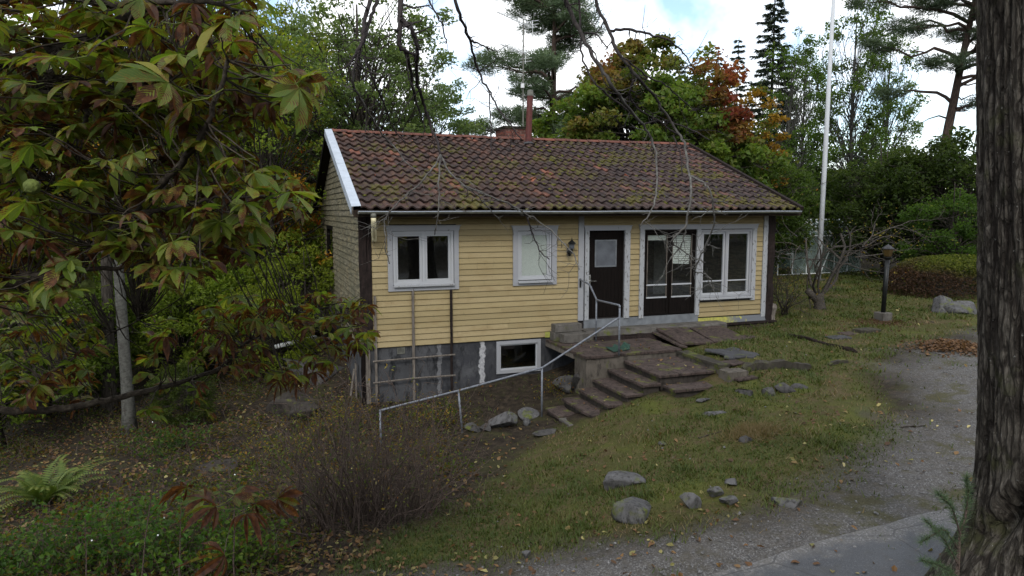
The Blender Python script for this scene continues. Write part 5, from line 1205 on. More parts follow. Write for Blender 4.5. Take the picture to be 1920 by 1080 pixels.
# spruces
def spruce(seed, H, tr, rad, lv=30, tuft=26, gap=0.35):
    r = np.random.default_rng(seed); wood, lf = MB(), MB(); tp = trunk_path(H, r, (0, 0), 0.012, 10); wood.tube(tp, np.linspace(tr, 0.015, 10), 7)
    for q in range(lv):
        z = H * (0.16 + 0.83 * (q + r.uniform(-.3, .3)) / lv); reach = rad * (1 - z / H) ** 0.8 + 0.12; nb = r.integers(4, 7); a0 = r.uniform(0, 2 * PI)
        for k in range(nb):
            if r.random() < gap * 0.5: continue
            a = a0 + 2 * PI * k / nb + r.normal(0, .25); l = reach * r.uniform(0.55, 1.15); b = np.array([np.interp(z, tp[:, 2], tp[:, qq]) for qq in range(3)])
            t = np.linspace(0, 1, 5); P = np.stack([b[0] + math.cos(a) * l * t, b[1] + math.sin(a) * l * t, b[2] - 0.30 * l * t + 0.16 * l * t * t * 1.6], 1); wood.tube(P, np.linspace(0.03, 0.006, 5), 3, cap=False)
            m_ = int(tuft * (0.4 + l)); tt = r.uniform(0.15, 1.0, m_) ** 0.7; c = np.stack([np.interp(tt, t, P[:, qq]) for qq in range(3)], 1); side = np.array([-math.sin(a), math.cos(a), 0]); off = r.normal(0, 0.16, (m_, 1)) * (1.2 - tt[:, None]) * max(l, .3)
            c = c + side * off; d = np.stack([np.full(m_, math.cos(a) * 0.5), np.full(m_, math.sin(a) * 0.5), -0.35 + r.normal(0, .25, m_)], 1) + side * r.normal(0, .6, (m_, 1))
            needles(lf, c, d, 0.24, 0.055, r)
    return wood, lf
spA = place('spruce_tree', spruce(52, 13.4, 0.17, 2.3, 40, 85, 0.35), gat(1438, 34), 'tall sparse dark spruce left of the flagpole', 'tree', 'bark', 'needle_spruce')
spB = place('spruce_tree', spruce(53, 14.0, 0.16, 2.3, 36, 70, 0.1), gat(1374, 52), 'far spruce spire rising above the orange maple, the right one of two', 'tree', 'bark', 'needle_spruce', scale=1.06)
again(spB, gat(1338, 54), 'far spruce spire rising above the orange maple, the left one of two', (1, 1, 1), 1.0, 1.02)
again(spB, gat(1272, 56), 'small spruce top peeping over the red maple crown', (1, 1, 1), 2.2, 1.0)
# aspens and birches
arr = broad_tree(61, 14.0, 0.15, [(0, 0, 8.2, 2.0, 1.8, 5.6), (0, 0, 4.2, 1.9, 1.7, 2.4)], 175, 62, 0.135, 0.42, 0.7, up=0.0, width=0.75, bright=0.3)
aspen = place('aspen_tree', arr, gat(1592, 35), 'slender airy aspen just right of the flagpole', 'tree', 'bark_pale', 'leaf', tint=(1.05, 1.2, 1.2))
again(aspen, gat(1500, 37), 'thin birch between the dark spruce and the flagpole', (1.0, 1.25, 1.0), 1.3, 0.86)
again(aspen, gat(1475, 33), 'leafy birch close to the dark spruce', (0.8, 1.0, 0.75), 5.2, 0.8)
again(aspen, gat(1650, 40), 'thin airy aspen half hidden left of the leaning pine', (1.05, 1.2, 1.25), 3.0, 0.97)
# dark thicket in the right background
for k, (px, d, s, tn, lab) in enumerate(((1665, 29, 1.2, (0.45, 0.5, 0.46), 'tall dark shrub left of the leaning pine'), (1730, 28, 1.15, (0.38, 0.43, 0.38), 'dark shrub at the foot of the leaning pine'), (1800, 27, 1.35, (0.40, 0.45, 0.38), 'tall dark shrub beside the thick trunk'),
                                       (1560, 38, 1.15, (0.75, 0.85, 0.7), 'green bush behind the greenhouse'), (1640, 37, 1.2, (0.62, 0.75, 0.6), 'green bush between greenhouse and dark thicket'), (1495, 38, 1.2, (0.7, 0.85, 0.65), 'green bush behind the left end of the greenhouse'), (1790, 24.5, 0.8, (0.55, 0.75, 0.5), 'leafy bush standing behind the clipped hedge'), (1400, 29, 1.2, (0.65, 0.75, 0.6), 'green bush behind the right roof slope'))):
    again(shrub, gat(px, d), lab, tn, 1.1 * k, s)
far = MB(); r = np.random.default_rng(70)
N_ = 52000; pxs = r.uniform(-700, 2700, N_); ds = r.uniform(48, 70, N_); P = CAM[None, :2] + (CF0[None, :2] + CR[None, :2] * ((pxs - 960) / FPX)[:, None]) * ds[:, None]
hmax = np.where(pxs > 1250, 3.6, 5.5) + 3.0 * n2(pxs, ds, 0.006, 3) + 2.5 * n2(pxs, ds * 0, 0.03, 3); zz = ground(P[:, 0], P[:, 1]) + hmax * r.random(N_) ** 0.8
leaves(far, np.c_[P, zz], 0.42, r, up=0.3, width=0.7, aut=np.clip(n2(pxs, ds, 0.02, 2) * 1.2 - 0.25, 0, 1))
o = far.build('woodland', MT['leaf']); o.color = (0.85, 0.98, 0.8, 1); tag(o, 'distant mixed wood closing off the view behind the plot', 'woodland', kind='stuff')
# the wood across the drive, seen mirrored in the windows
bk = MB(); N_ = 42000; a = r.uniform(0, 1, N_); X_ = -38 + 76 * a; Y_ = -33 - r.uniform(0, 8, N_) - 4 * np.sin(X_ * 0.1); hm = 9 + 4 * n2(X_, Y_ * 0, 0.12, 3); zz = ground(X_, Y_) + 0.3 + hm * r.random(N_) ** 0.75
leaves(bk, np.c_[X_, Y_, zz], 0.45, r, up=0.3, width=0.75, aut=np.clip(n2(X_, zz, 0.25, 2) * 1.2 - 0.3, 0, 1))
o = bk.build('woodland', MT['leaf']); o.color = (0.8, 0.85, 0.7, 1); tag(o, 'mixed wood across the drive, mirrored in the window panes', 'woodland', kind='stuff')

# ------------------------------------------------------------------ the wood on the left
arrL = broad_tree(81, 10.0, 0.16, [(0, 0, 6.0, 2.6, 2.4, 3.6), (0.5, 0, 3.2, 2.2, 2.2, 1.6), (-.6, 0, 8.5, 1.8, 1.8, 1.8)], 180, 90, 0.135, 0.5, 0.55, up=0.4, aut_fn=lambda P, c, r: np.full(len(P), 0.7 if r.random() < 0.10 else 0.0), bright=0.35)
lush = place('broadleaf_tree', arrL, gat(492, 21), 'yellow-green tree with a sunlit tint left of the oak, over the gable', 'tree', 'bark', 'leaf', tint=(1.7, 1.7, 1.0))  # tint brightened so the sunlight sits in the leaf colour
LEFT = [(560, 33, 1.35, (1.49, 1.43, 0.90), 'tall green tree behind the left roof corner'), (410, 24, 1.25, (2.01, 1.84, 0.90), 'tall bright green tree left of the roof, against the sky'), (330, 21, 1.1, (1.61, 1.53, 0.81), 'bright tree close behind the chestnut branches'), (360, 27, 1.1, (1.87, 1.86, 1.24), 'green tree behind the topmost chestnut leaves'), (555, 27, 0.72, (3.17, 1.66, 0.93), 'orange-tinged young tree beside the gable wall'), (250, 24, 1.05, (1.48, 1.49, 1.09), 'mid-green tree behind the pale aspen trunk'), (130, 22, 1.0, (1.18, 1.23, 0.85), 'dull green tree left of the pale aspen trunk'), (20, 21, 1.1, (1.09, 1.15, 0.77), 'dark tree at the far left edge'), (430, 33, 1.0, (1.87, 1.75, 1.09), 'hazy yellow-green tree in the left distance'), (60, 33, 1.15, (1.18, 1.26, 0.90), 'distant tree behind the far left edge'), (180, 36, 1.2, (1.39, 1.41, 0.93), 'distant green tree seen between the chestnut branches'), (310, 38, 1.1, (1.68, 1.58, 0.93), 'distant tree right of the pale aspen trunk'), (520, 38, 1.0, (1.98, 1.58, 0.85), 'distant orange-green tree against the sky by the gable'), (-120, 26, 1.2, (1.09, 1.15, 0.77), 'tree just outside the left edge reaching into view')]  # tints raised to paint in light that the dense crowns block
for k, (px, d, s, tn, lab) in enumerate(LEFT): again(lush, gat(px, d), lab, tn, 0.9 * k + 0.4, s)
US = [(570, 19.5, 0.75, (1.75, 1.57, 0.83), 'orange-green bush by the gable wall'), (500, 18, 0.62, (1.75, 1.57, 0.76), 'low bush left of the white drain pipe'), (430, 20, 0.85, (1.75, 1.74, 0.83), 'yellowish bush behind the drooping chestnut leaves'), (340, 19, 0.8, (1.45, 1.40, 0.76), 'green bush right of the pale aspen trunk'), (290, 22, 1.0, (1.45, 1.40, 0.76), 'green bush behind the pale aspen trunk'), (150, 19, 0.95, (1.02, 1.07, 0.62), 'dark bush left of the pale aspen trunk'), (60, 17, 0.9, (0.93, 0.99, 0.55), 'dark bush near the left edge'), (-30, 15, 0.9, (0.93, 0.96, 0.55), 'dark bush cut by the left edge'), (480, 24, 0.9, (1.75, 1.66, 0.76), 'yellow-orange bush in the middle of the left wood'), (390, 26, 1.0, (1.75, 1.57, 0.76), 'far green bush in the left wood'), (200, 27, 1.1, (1.34, 1.32, 0.68), 'far dull bush behind the left wood'), (560, 25, 0.8, (1.75, 1.66, 0.68), 'autumn-coloured bush behind the gable corner'), (330, 14.6, 0.34, (0.48, 0.50, 0.28), 'small green shrub right of the aspen foot')]  # most tints raised so the understorey looks sunlit by colour
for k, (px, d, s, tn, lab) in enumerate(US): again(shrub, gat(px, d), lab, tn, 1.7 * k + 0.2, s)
# trunks
def bare_trunk(px, d, H, r0, mat, lab, lean=0.0, seed=0):
    r = np.random.default_rng(seed); p = gat(px, d); t = empty('aspen_tree' if mat == 'bark_pale' else 'young_tree', p, lab, 'tree'); m1 = MB(); tp = trunk_path(H, r, (lean, 0.1), 0.012, 14); rad = np.linspace(r0, r0 * 0.55, 14); rad[0] *= 1.5; rad[1] *= 1.12; m1.tube(tp, rad, 12); m1.build('trunk', MT[mat], t, smooth=True, local=False)
    m2 = MB()
    for k in range(7):
        z = H * r.uniform(0.45, 0.95); a = r.uniform(0, 2 * PI); b = np.array([np.interp(z, tp[:, 2], tp[:, q]) for q in range(3)]); m2.tube(curve(b, b + np.array([math.cos(a), math.sin(a), 0.5]) * r.uniform(0.6, 1.6), 5, r, wob=.15), np.linspace(0.03, 0.006, 5), 4, cap=False)
    m2.build('branches', MT[mat], t, local=False)['kind'] = 'stuff'
    lf = MB(); c = np.concatenate([tp[-1] + r.normal(0, 1, (900, 3)) * np.array([1.2, 1.2, 1.0])]); leaves(lf, c, 0.1, r, aut=np.zeros(len(c))); o = lf.build('crown', MT['leaf'], t, local=False); o.color = (0.8, 0.9, 0.7, 1)
bare_trunk(219, 14.7, 9.0, 0.125, 'bark_pale', 'straight pale aspen trunk in front of the left wood', -0.1, 1)
bare_trunk(325, 22, 8.0, 0.12, 'bark_pale', 'farther pale trunk right of the aspen', 0.05, 2)
bare_trunk(508, 20.5, 7.5, 0.055, 'bark', 'thin dark sapling trunk left of the gable', 0.05, 3)
bare_trunk(180, 17, 8.0, 0.16, 'bark', 'thick dark trunk just left of the pale aspen', 0.3, 4)
bare_trunk(490, 21, 7.0, 0.05, 'bark', 'thinner dark sapling beside the gable sapling', -0.15, 5)
# ------------------------------------------------------------------ clipped hedge, fruit tree
h0 = gat(1795, 22.8); r = np.random.default_rng(91); hd_ = MB(); wd = MB()
N_ = 15000; d = unit(r.normal(size=(N_, 3))); d[:, 2] = np.abs(d[:, 2]); rad = 1 - 0.22 * r.random(N_) ** 2; q = np.sign(d) * np.abs(d) ** 0.75
P = q * rad[:, None] * np.array([2.0, 1.3, 1.30]) * (1 + 0.06 * fbm(d * 3, 3))[:, None]
aut = np.clip(1.15 - (P[:, 2] - 0.55) * 1.9 - (P[:, 0] + 0.55) * 0.5 + fbm(P * 2, 3) * 0.9, 0, 1)
leaves(hd_, P, 0.075, r, up=0.5, width=0.6, aut=aut, rnd=np.clip(r.random(N_) * 0.9, 0, 1))
for k in range(60): wd.tube(curve((r.normal(0, .8), r.normal(0, .5), 0), P[r.integers(N_)], 4, r, wob=.1), np.linspace(.02, .005, 4), 3)
MT['leaf_hedge'] = leafmat('hedge_leaves', [(0, (0.06, 0.08, 0.012)), (0.5, (0.11, 0.135, 0.02)), (1, (0.18, 0.19, 0.035))], [(0, (0.035, 0.022, 0.016)), (0.5, (0.075, 0.042, 0.027)), (1, (0.12, 0.07, 0.04))])
place('hedge', (wd, hd_), h0, 'rounded clipped hedge, yellow-green on top and brown below', 'hedge', 'bark', 'leaf_hedge', rz=-YAW, names=('stems', 'foliage'))
MT['bark_apple'] = bark('lichened_fruit_bark', (0.02, 0.017, 0.015), (0.055, 0.048, 0.041), (0.11, 0.10, 0.085), (8, 8, 8), 0.5)
# old fruit tree, nearly leafless
a0 = gat(1547, 19.7); r = np.random.default_rng(95); wd = MB(); fo = MB()
def branch(mb, a, d, l, rad, depth, r, tips, up=0.1, sides=5):
    n_ = 6; pts = [np.array(a, float)]; d = np.array(d, float)
    for k in range(n_ - 1):
        d = unit(d + r.normal(0, 0.22, 3) + np.array([0, 0, up * (0.5 - k / n_)])); pts.append(pts[-1] + d * l / (n_ - 1))
    pts = np.array(pts); mb.tube(pts, np.linspace(rad, rad * 0.55, n_), sides if depth > 1 else 3, cap=False)
    if depth == 0: tips.append(pts[-1]); return
    for k in range(r.integers(2, 5)):
        i = r.integers(2, n_); branch(mb, pts[i], unit(d + r.normal(0, 0.75, 3)), l * r.uniform(0.45, 0.75), rad * 0.5, depth - 1, r, tips, up)
tips = []
wd.tube([(0, 0, -.1), (-.02, 0, .12), (-.05, 0, .30), (-.08, 0, .42)], [.20, .14, .13, .15], 9); wd.tube([(-.05, 0, .2), (-.25, 0, .42), (-.36, .02, .52)], [.10, .09, .08], 7)
for (d, l, rad) in (((0.62, 0, 0.75), 1.7, .065), ((0.5, 0.2, 0.85), 1.4, .05), ((-0.35, 0.1, 0.95), 1.7, .045), ((-0.6, -0.1, 0.8), 1.6, .04), ((0.1, -0.2, 0.9), 1.2, .035)):
    pts = []; branch(wd, (-.05 + 0.1 * d[0], 0, .38), unit(np.array(d)), l, rad, 1, r, pts, 0.05)
    main_end = np.array([-.05, 0, .38]) + unit(np.array(d)) * l
    for k in range(4): branch(wd, main_end * r.uniform(0.75, 1.0), unit(np.array([d[0] * 1.6, d[1] + r.normal(0, .4), 0.25 + r.normal(0, .3)])), l * r.uniform(0.5, 0.9), rad * 0.3, 2, r, tips, -0.02)
tips = np.array(tips); c = tips[r.integers(0, len(tips), 420)] + r.normal(0, .12, (420, 3)); leaves(fo, c, 0.07, r, aut=np.clip(r.normal(.3, .3, 420), 0, 1))
place('fruit_tree', (wd, fo), a0, 'gnarled old fruit tree, almost leafless, beside the flagpole', 'tree', 'bark_apple', 'leaf', rz=-YAW, scale=1.1)
for (pp_, lab) in ((at(1478, 420, 19.0), 'bare tangled shrub close to the house corner post'),):
    r = np.random.default_rng(97); wd = MB(); fo = MB(); tips = []
    for k in range(14): branch(wd, (r.normal(0, .08), r.normal(0, .08), 0), unit(np.array([r.normal(0, .35), r.normal(0, .35), 1])), r.uniform(0.9, 1.6), .022, 2, r, tips, 0.05, 4)
    tips = np.array(tips); c = tips[r.integers(0, len(tips), 250)] + r.normal(0, .1, (250, 3)); leaves(fo, c, 0.06, r, aut=np.full(250, .4))
    q = np.array([pp_[0], pp_[1], g1(pp_[0], pp_[1])]); place('bare_shrub', (wd, fo), q, lab, 'bush', 'bark', 'leaf', names=('stem', 'foliage'), scale=0.75)

# ------------------------------------------------------------------ twiggy bush before the house
r = np.random.default_rng(101); b0 = hit(690, 975); tw = MB(); fo = MB(); tipl = []
for k in range(190):
    ang = r.uniform(0, 2 * PI); rad0 = r.uniform(0, 1) ** 0.6; base = np.array([0.95 * rad0 * math.cos(ang), 0.5 * rad0 * math.sin(ang), 0]); gz_ = g1(b0[0] + base[0], b0[1] + base[1]) - b0[2]; base[2] = gz_ - 0.03
    d = unit(np.array([base[0] * 0.35 + r.normal(0, .22), base[1] * 0.4 + r.normal(0, .22), 1.0])); l = r.uniform(0.9, 2.15) * (1.15 - 0.3 * rad0); pts = [base]
    for q in range(6): d = unit(d + r.normal(0, .16, 3)); pts.append(pts[-1] + d * l / 6)
    pts = np.array(pts); tw.tube(pts, np.linspace(r.uniform(.006, .016), .0026, 7), 3, cap=False)
    for q in range(r.integers(3, 7)):
        i = r.integers(2, 7); dd_ = unit(d + r.normal(0, .7, 3)); e = [pts[i]]
        for s in range(3): dd_ = unit(dd_ + r.normal(0, .25, 3)); e.append(e[-1] + dd_ * r.uniform(.05, .13))
        tw.tube(np.array(e), np.linspace(.0036, .0018, 4), 3, cap=False); tipl.append(e[-1])
tipl = np.array(tipl); s_ = tipl[r.random(len(tipl)) < 0.30]; s_ = np.concatenate([s_, s_[r.random(len(s_)) < .6] + r.normal(0, .05, (1, 3))]); leaves(fo, s_, 0.05, r, aut=np.clip(r.normal(.15, .3, len(s_)), 0, 1))
dead = r.normal(0, 1, (2600, 3)) * np.array([.95, .42, 0]); dead[:, 2] = ground(b0[0] + dead[:, 0], b0[1] + dead[:, 1]) - b0[2] + r.uniform(.0, .10, 2600)
needles(tw, dead, r.normal(size=(2600, 3)) * np.array([1, 1, .25]), 0.16, 0.004, r)
place('twiggy_bush', (tw, fo), b0, 'brown twiggy bush, nearly bare, below the house corner', 'bush', 'bush_twig', 'leaf', names=('stems', 'foliage'), rz=-YAW * 0)
# weeds along the foundation behind the bush
for (px, py, n_, w, hgt_, sd, lab, tn) in ((800, 800, 70, .7, .55, 1, 'thin brown weeds at the foundation behind the twiggy bush', (1, 1, .8)), (620, 800, 60, .6, .5, 2, 'yellowing weeds at the house corner', (1.1, 1.1, .7)), (520, 860, 50, .6, .45, 3, 'scrubby weeds left of the twiggy bush', (.9, 1.05, .7)), (1050, 735, 40, .45, .35, 4, 'dry brown weeds beneath the terrace edge', (.75, .7, .55))):
    r = np.random.default_rng(110 + sd); c0 = hit(px, py); tw = MB(); fo = MB()
    for k in range(n_):
        b = np.array([r.normal(0, w * .6), r.normal(0, w * .4), 0]); b[2] = g1(c0[0] + b[0], c0[1] + b[1]) - c0[2]; d = unit(np.array([r.normal(0, .3), r.normal(0, .3), 1])); pts = curve(b, b + d * hgt_ * r.uniform(.5, 1.2), 5, r, wob=.1); tw.tube(pts, np.linspace(.004, .0015, 5), 3, cap=False)
        m_ = 9; t = r.uniform(.3, 1, m_); c = np.stack([np.interp(t, np.linspace(0, 1, 5), pts[:, q]) for q in range(3)], 1) + r.normal(0, .035, (m_, 3)); leaves(fo, c, .05, r, aut=np.clip(r.normal(.35, .4, m_), 0, 1))
    place('weeds', (tw, fo), c0, lab, 'weeds', 'bush_twig', 'leaf', names=('stems', 'leaves'), tint=tn)

# ------------------------------------------------------------------ fern
r = np.random.default_rng(120); f0 = hit(88, 945); fern = empty('fern', f0, 'big yellow-green fern at the lower left', 'fern')
for k in range(24):
    a = r.uniform(0, 2 * PI); l = r.uniform(.75, 1.2); el = r.uniform(.75, 1.25); t = np.linspace(0, 1, 26); P = np.stack([np.cos(a) * l * t * math.cos(el) * (1 + .35 * t), np.sin(a) * l * t * math.cos(el) * (1 + .35 * t), l * (np.sin(el) * t - .42 * t ** 2.4)], 1)
    m1 = MB(); tg = unit(np.gradient(P, axis=0)); sd = unit(np.cross(tg, np.array([0, 0, 1.0])))
    for s in (-1, 1):
        for i in range(3, 26):
            w = .20 * math.sin(min(1, t[i] * 1.25 + .12) * PI * .93) ** .8 + .012; tip = P[i] + sd[i] * s * w + tg[i] * w * .35 - np.array([0, 0, w * .25]); b1, b2 = P[i] - tg[i] * .013, P[i] + tg[i] * .013; md = (P[i] + tip) / 2
            m1.add([b1, md - tg[i] * .016, tip, md + tg[i] * .016], np.array([(0, 1, 2, 3)]), rnd=np.full(4, np.clip(.35 + .5 * t[i] + r.normal(0, .15), 0, 1)))
    m1.tube(P, np.linspace(.006, .001, 26), 3, cap=False, rnd=0.4); m1.build('frond', MT['fern'], fern, local=False)

# ------------------------------------------------------------------ snowberry thicket at the lower left
def snowberry(px, py, w, h, n_, seed, lab, tn, lift=0.0):
    r = np.random.default_rng(seed); c0 = hit(px, py); tw = MB(); fo = MB(); be = MB()
    for k in range(n_):
        b = np.array([r.normal(0, w * .5), r.normal(0, w * .4), 0.0]); b[2] = g1(c0[0] + b[0], c0[1] + b[1]) - c0[2]; pts = curve(b, b + np.array([r.normal(0, .22), r.normal(0, .22), h * r.uniform(.45, 1.4)]), 6, r, wob=.12); tw.tube(pts, np.linspace(.004, .0015, 6), 3, cap=False)
        m_ = r.integers(7, 17); t = r.uniform(.2, 1, m_); c = np.stack([np.interp(t, np.linspace(0, 1, 6), pts[:, q]) for q in range(3)], 1) + r.normal(0, .05, (m_, 3)) * np.array([1, 1, .6]); leaves(fo, c, .066, r, up=.8, width=.72, aut=np.where(r.random(m_) < .06, .8, 0))
        if r.random() < .018:
            bm = bmesh.new(); bmesh.ops.create_icosphere(bm, subdivisions=1, radius=.011); be.add([np.array(v.co) + pts[-1] for v in bm.verts], [tuple(v.index for v in f.verts) for f in bm.faces]); bm.free()
    t = place('snowberry_bush', (tw, fo), c0, lab, 'bush', 'bush_twig', 'leaf', names=('stems', 'foliage'), tint=tn)
    if be.n: o = be.build('berries', MT['berry'], t, smooth=True, local=False); o['kind'] = 'stuff'
GRN = (0.5, 0.74, 0.5)
snowberry(330, 1065, .65, .62, 110, 131, 'leafy green snowberry bush at the bottom, with a white berry', GRN)
snowberry(180, 1070, .6, .60, 100, 132, 'snowberry bush at the bottom left, second from the corner', (.44, .66, .46))
snowberry(40, 1075, .5, .42, 80, 133, 'snowberry bush in the bottom left corner', (.42, .64, .46))
snowberry(430, 1075, .45, .42, 60, 134, 'lower snowberry bush right of the chestnut seedling', (.7, .9, .5))
snowberry(230, 985, .5, .3, 40, 135, 'sparse young bush right of the fern', (.55, .85, .55))
snowberry(330, 845, .55, .42, 60, 136, 'low green shrub at the foot of the pale aspen trunk', (.42, .62, .42))

# tangled low growth over the left slope
r = np.random.default_rng(140); und = MB(); tang = MB()
cx_ = r.uniform(-150, 860, 760); cd_ = 7.0 + 12 * r.random(760) ** 1.1
for px_, d_ in zip(cx_, cd_):
    p = at(px_, 395, d_)
    if p[0] > -0.3 and p[1] > -0.6: continue
    if px_ > 560 and d_ < 9.5: continue
    if n2(np.array([p[0]]), np.array([p[1]]), .7, 3, 4.0)[0] < -0.2: continue
    gz_ = g1(p[0], p[1]); m_ = r.integers(14, 46); w_ = r.uniform(.12, .34); q = r.normal(0, w_, (m_, 2)); hh = r.uniform(.06, .32) * r.random(m_); P = np.c_[p[0] + q[:, 0], p[1] + q[:, 1], gz_ + hh + .02]
    leaves(und, P, .065, r, up=.9, width=.6, rnd=np.clip(r.beta(2, 2, m_) * .8, 0, 1), aut=np.clip(r.normal(.12 if r.random() < .7 else .7, .2, m_), 0, 1))
    for k in range(5): b = np.array([p[0] + r.normal(0, w_), p[1] + r.normal(0, w_), gz_ - .02]); tang.tube(curve(b, b + np.array([r.normal(0, .25), r.normal(0, .25), r.uniform(.05, .4)]), 5, r, wob=.15), np.linspace(.005, .0018, 5), 3, cap=False)
o = und.build('undergrowth', MT['leaf']); o.color = (.55, .66, .46, 1); tag(o, 'low tangled leafy growth over the slope left of the house', 'undergrowth', kind='stuff')
o = tang.build('brushwood', MT['bush_twig']); tag(o, 'dry stalks and twigs over the slope left of the house', 'brushwood', kind='stuff')
# ------------------------------------------------------------------ horse chestnut: branches reaching in from the left
n = NT('chestnut_leaf', 0.5, 0.3)
u, v_, rv = n.attr('u'), n.attr('v'), n.attr('rnd')
oi = n.oinfo()
green = n.ramp(n.math('FRACT', n.math('ADD', rv, oi)), [(0, (0.060, 0.098, 0.015)), (0.5, (0.105, 0.155, 0.024)), (0.85, (0.155, 0.20, 0.03)), (1, (0.24, 0.22, 0.035))])
vein = n.math('FRACT', n.math('SUBTRACT', n.math('MULTIPLY', u, 11.0), n.math('MULTIPLY', n.math('ABSOLUTE', v_), 3.2)))
green = n.mix(n.math('MULTIPLY', n.step(vein, 0.84, 0.95), 0.5), green, (0.15, 0.18, 0.045))
green = n.mix(n.math('MULTIPLY', n.math('SUBTRACT', 1.0, n.step(n.math('ABSOLUTE', v_), 0.02, 0.07)), 0.7), green, (0.19, 0.21, 0.06))
nz = n.noise(13.0, 5, 0.6, vec=n.mapped((1, 1, 1), n.obj()))
nz2 = n.noise(4.0, 3, 0.5, vec=n.pos())
blot = n.math('ADD', n.math('ADD', n.math('MULTIPLY', nz, 0.75), n.math('MULTIPLY', nz2, 0.45)), n.math('MULTIPLY', n.attr('brown'), 1.0))
blot = n.math('ADD', blot, n.math('MULTIPLY', n.math('SUBTRACT', vein, 0.5), 0.16))
brown = n.ramp(n.noise(24, 4, vec=n.obj()), [(0.3, (0.028, 0.011, 0.007)), (0.55, (0.085, 0.03, 0.013)), (0.75, (0.17, 0.066, 0.025))])
gold = n.math('SUBTRACT', n.step(blot, 0.68, 0.78), n.step(blot, 0.74, 0.82))
c = n.mix(n.step(blot, 0.745, 0.775), green, brown); c = n.mix(n.math('MULTIPLY', gold, 0.35), c, (0.30, 0.17, 0.02))
n.col(c); n.bump(vein, 0.25, 0.004)
tl = n.new('ShaderNodeBsdfTranslucent'); n.put(tl.inputs['Color'], n.mix(1.0, c, (1.4, 1.5, 0.6), 'MULTIPLY'))
mx = n.new('ShaderNodeMixShader'); mx.inputs[0].default_value = 0.5; n.L.new(n.b.outputs[0], mx.inputs[1]); n.L.new(tl.outputs[0], mx.inputs[2]); n.L.new(mx.outputs[0], n.out.inputs['Surface'])
MT['chestnut_leaf'] = n.m
def chestnut_leaf(seed, curl, brown):
    """palmate leaf: five to seven obovate leaflets on one stalk; origin at the joint of stalk and leaflets, stalk along -x"""
    r = np.random.default_rng(seed); m1 = MB(); nl = r.choice([5, 7, 7, 6]); S = 5
    for k in range(nl):
        a = (k - (nl - 1) / 2) * (4.0 / nl) * r.uniform(.9, 1.1); l = .20 * (1 - .33 * abs(k - (nl - 1) / 2) / ((nl - 1) / 2)) * r.uniform(.88, 1.1); dz = -r.uniform(-.1, .35) - curl * .35
        t = np.linspace(.02, 1, S + 1); wv = .185 * l * np.sin(PI * t ** 1.75) ** .85 + .004; wv[-1] = .002; dr_ = np.array([math.cos(a), math.sin(a), 0]); sd = np.array([-math.sin(a), math.cos(a), 0])
        z = dz * .5 * l * t + (-.30 - curl) * l * t ** 2 * r.uniform(.3, 1.2); x = l * (t - .10 * (curl + .2) * t ** 2)
        cup = .35 + curl * r.uniform(.4, 1.4); V = []; u_ = []; vv = []
        tw_ = r.normal(0, .25)
        for i in range(S + 1):
            jg = r.uniform(.86, 1.12)
            for s in (-1, 0, 1):
                w = wv[i] * jg; V.append(dr_ * x[i] + sd * s * w * math.cos(min(1.3, cup)) + np.array([0, 0, z[i] + abs(s) * w * math.sin(min(1.3, cup)) + s * w * tw_])); u_.append(t[i]); vv.append(s)
        F = [(i * 3 + q, i * 3 + q + 1, (i + 1) * 3 + q + 1, (i + 1) * 3 + q) for i in range(S) for q in range(2)]
        m1.add(np.array(V), F, u=np.array(u_), v=np.array(vv), rnd=r.random(), brown=np.clip(brown + r.normal(0, .10) + .10 * np.array(u_), -.3, .6))
    m1.tube(np.array([(0, 0, 0), (-.07, 0, -.012), (-.15, 0, .0)]), [.0028, .0026, .003], 4, cap=False, u=.5, v=0.0, rnd=.9, brown=-.3)
    o = m1.build('leaf', MT['chestnut_leaf'], smooth=False); me = o.data; bpy.data.objects.remove(o); return me
LEAFM = [chestnut_leaf(200 + k, c_, b_) for k, (c_, b_) in enumerate([(.0, -.03), (.05, .04), (.1, -.05), (.15, .06), (.05, .08), (.2, .03), (.1, .01), (.3, .14), (.6, .28), (.8, .40), (.5, .2), (.2, .08)])]
ct0 = np.array([*(at(-560, 395, 3.9)[:2]), -1.9])
ct0[2] = g1(ct0[0], ct0[1]) - .1
chestnut = empty('horse_chestnut', ct0, 'horse chestnut whose browning branches fill the left foreground', 'tree')
tp = np.stack([np.linspace(ct0[0], ct0[0] + .1, 9), np.linspace(ct0[1], ct0[1] + .1, 9), np.linspace(ct0[2], 6.2, 9)], 1)
mb = MB(); mb.tube(tp, np.linspace(.24, .09, 9) * np.r_[1.4, 1.1, np.ones(7)], 12); mb.build('trunk', MT['bark_chestnut'], chestnut, smooth=True)
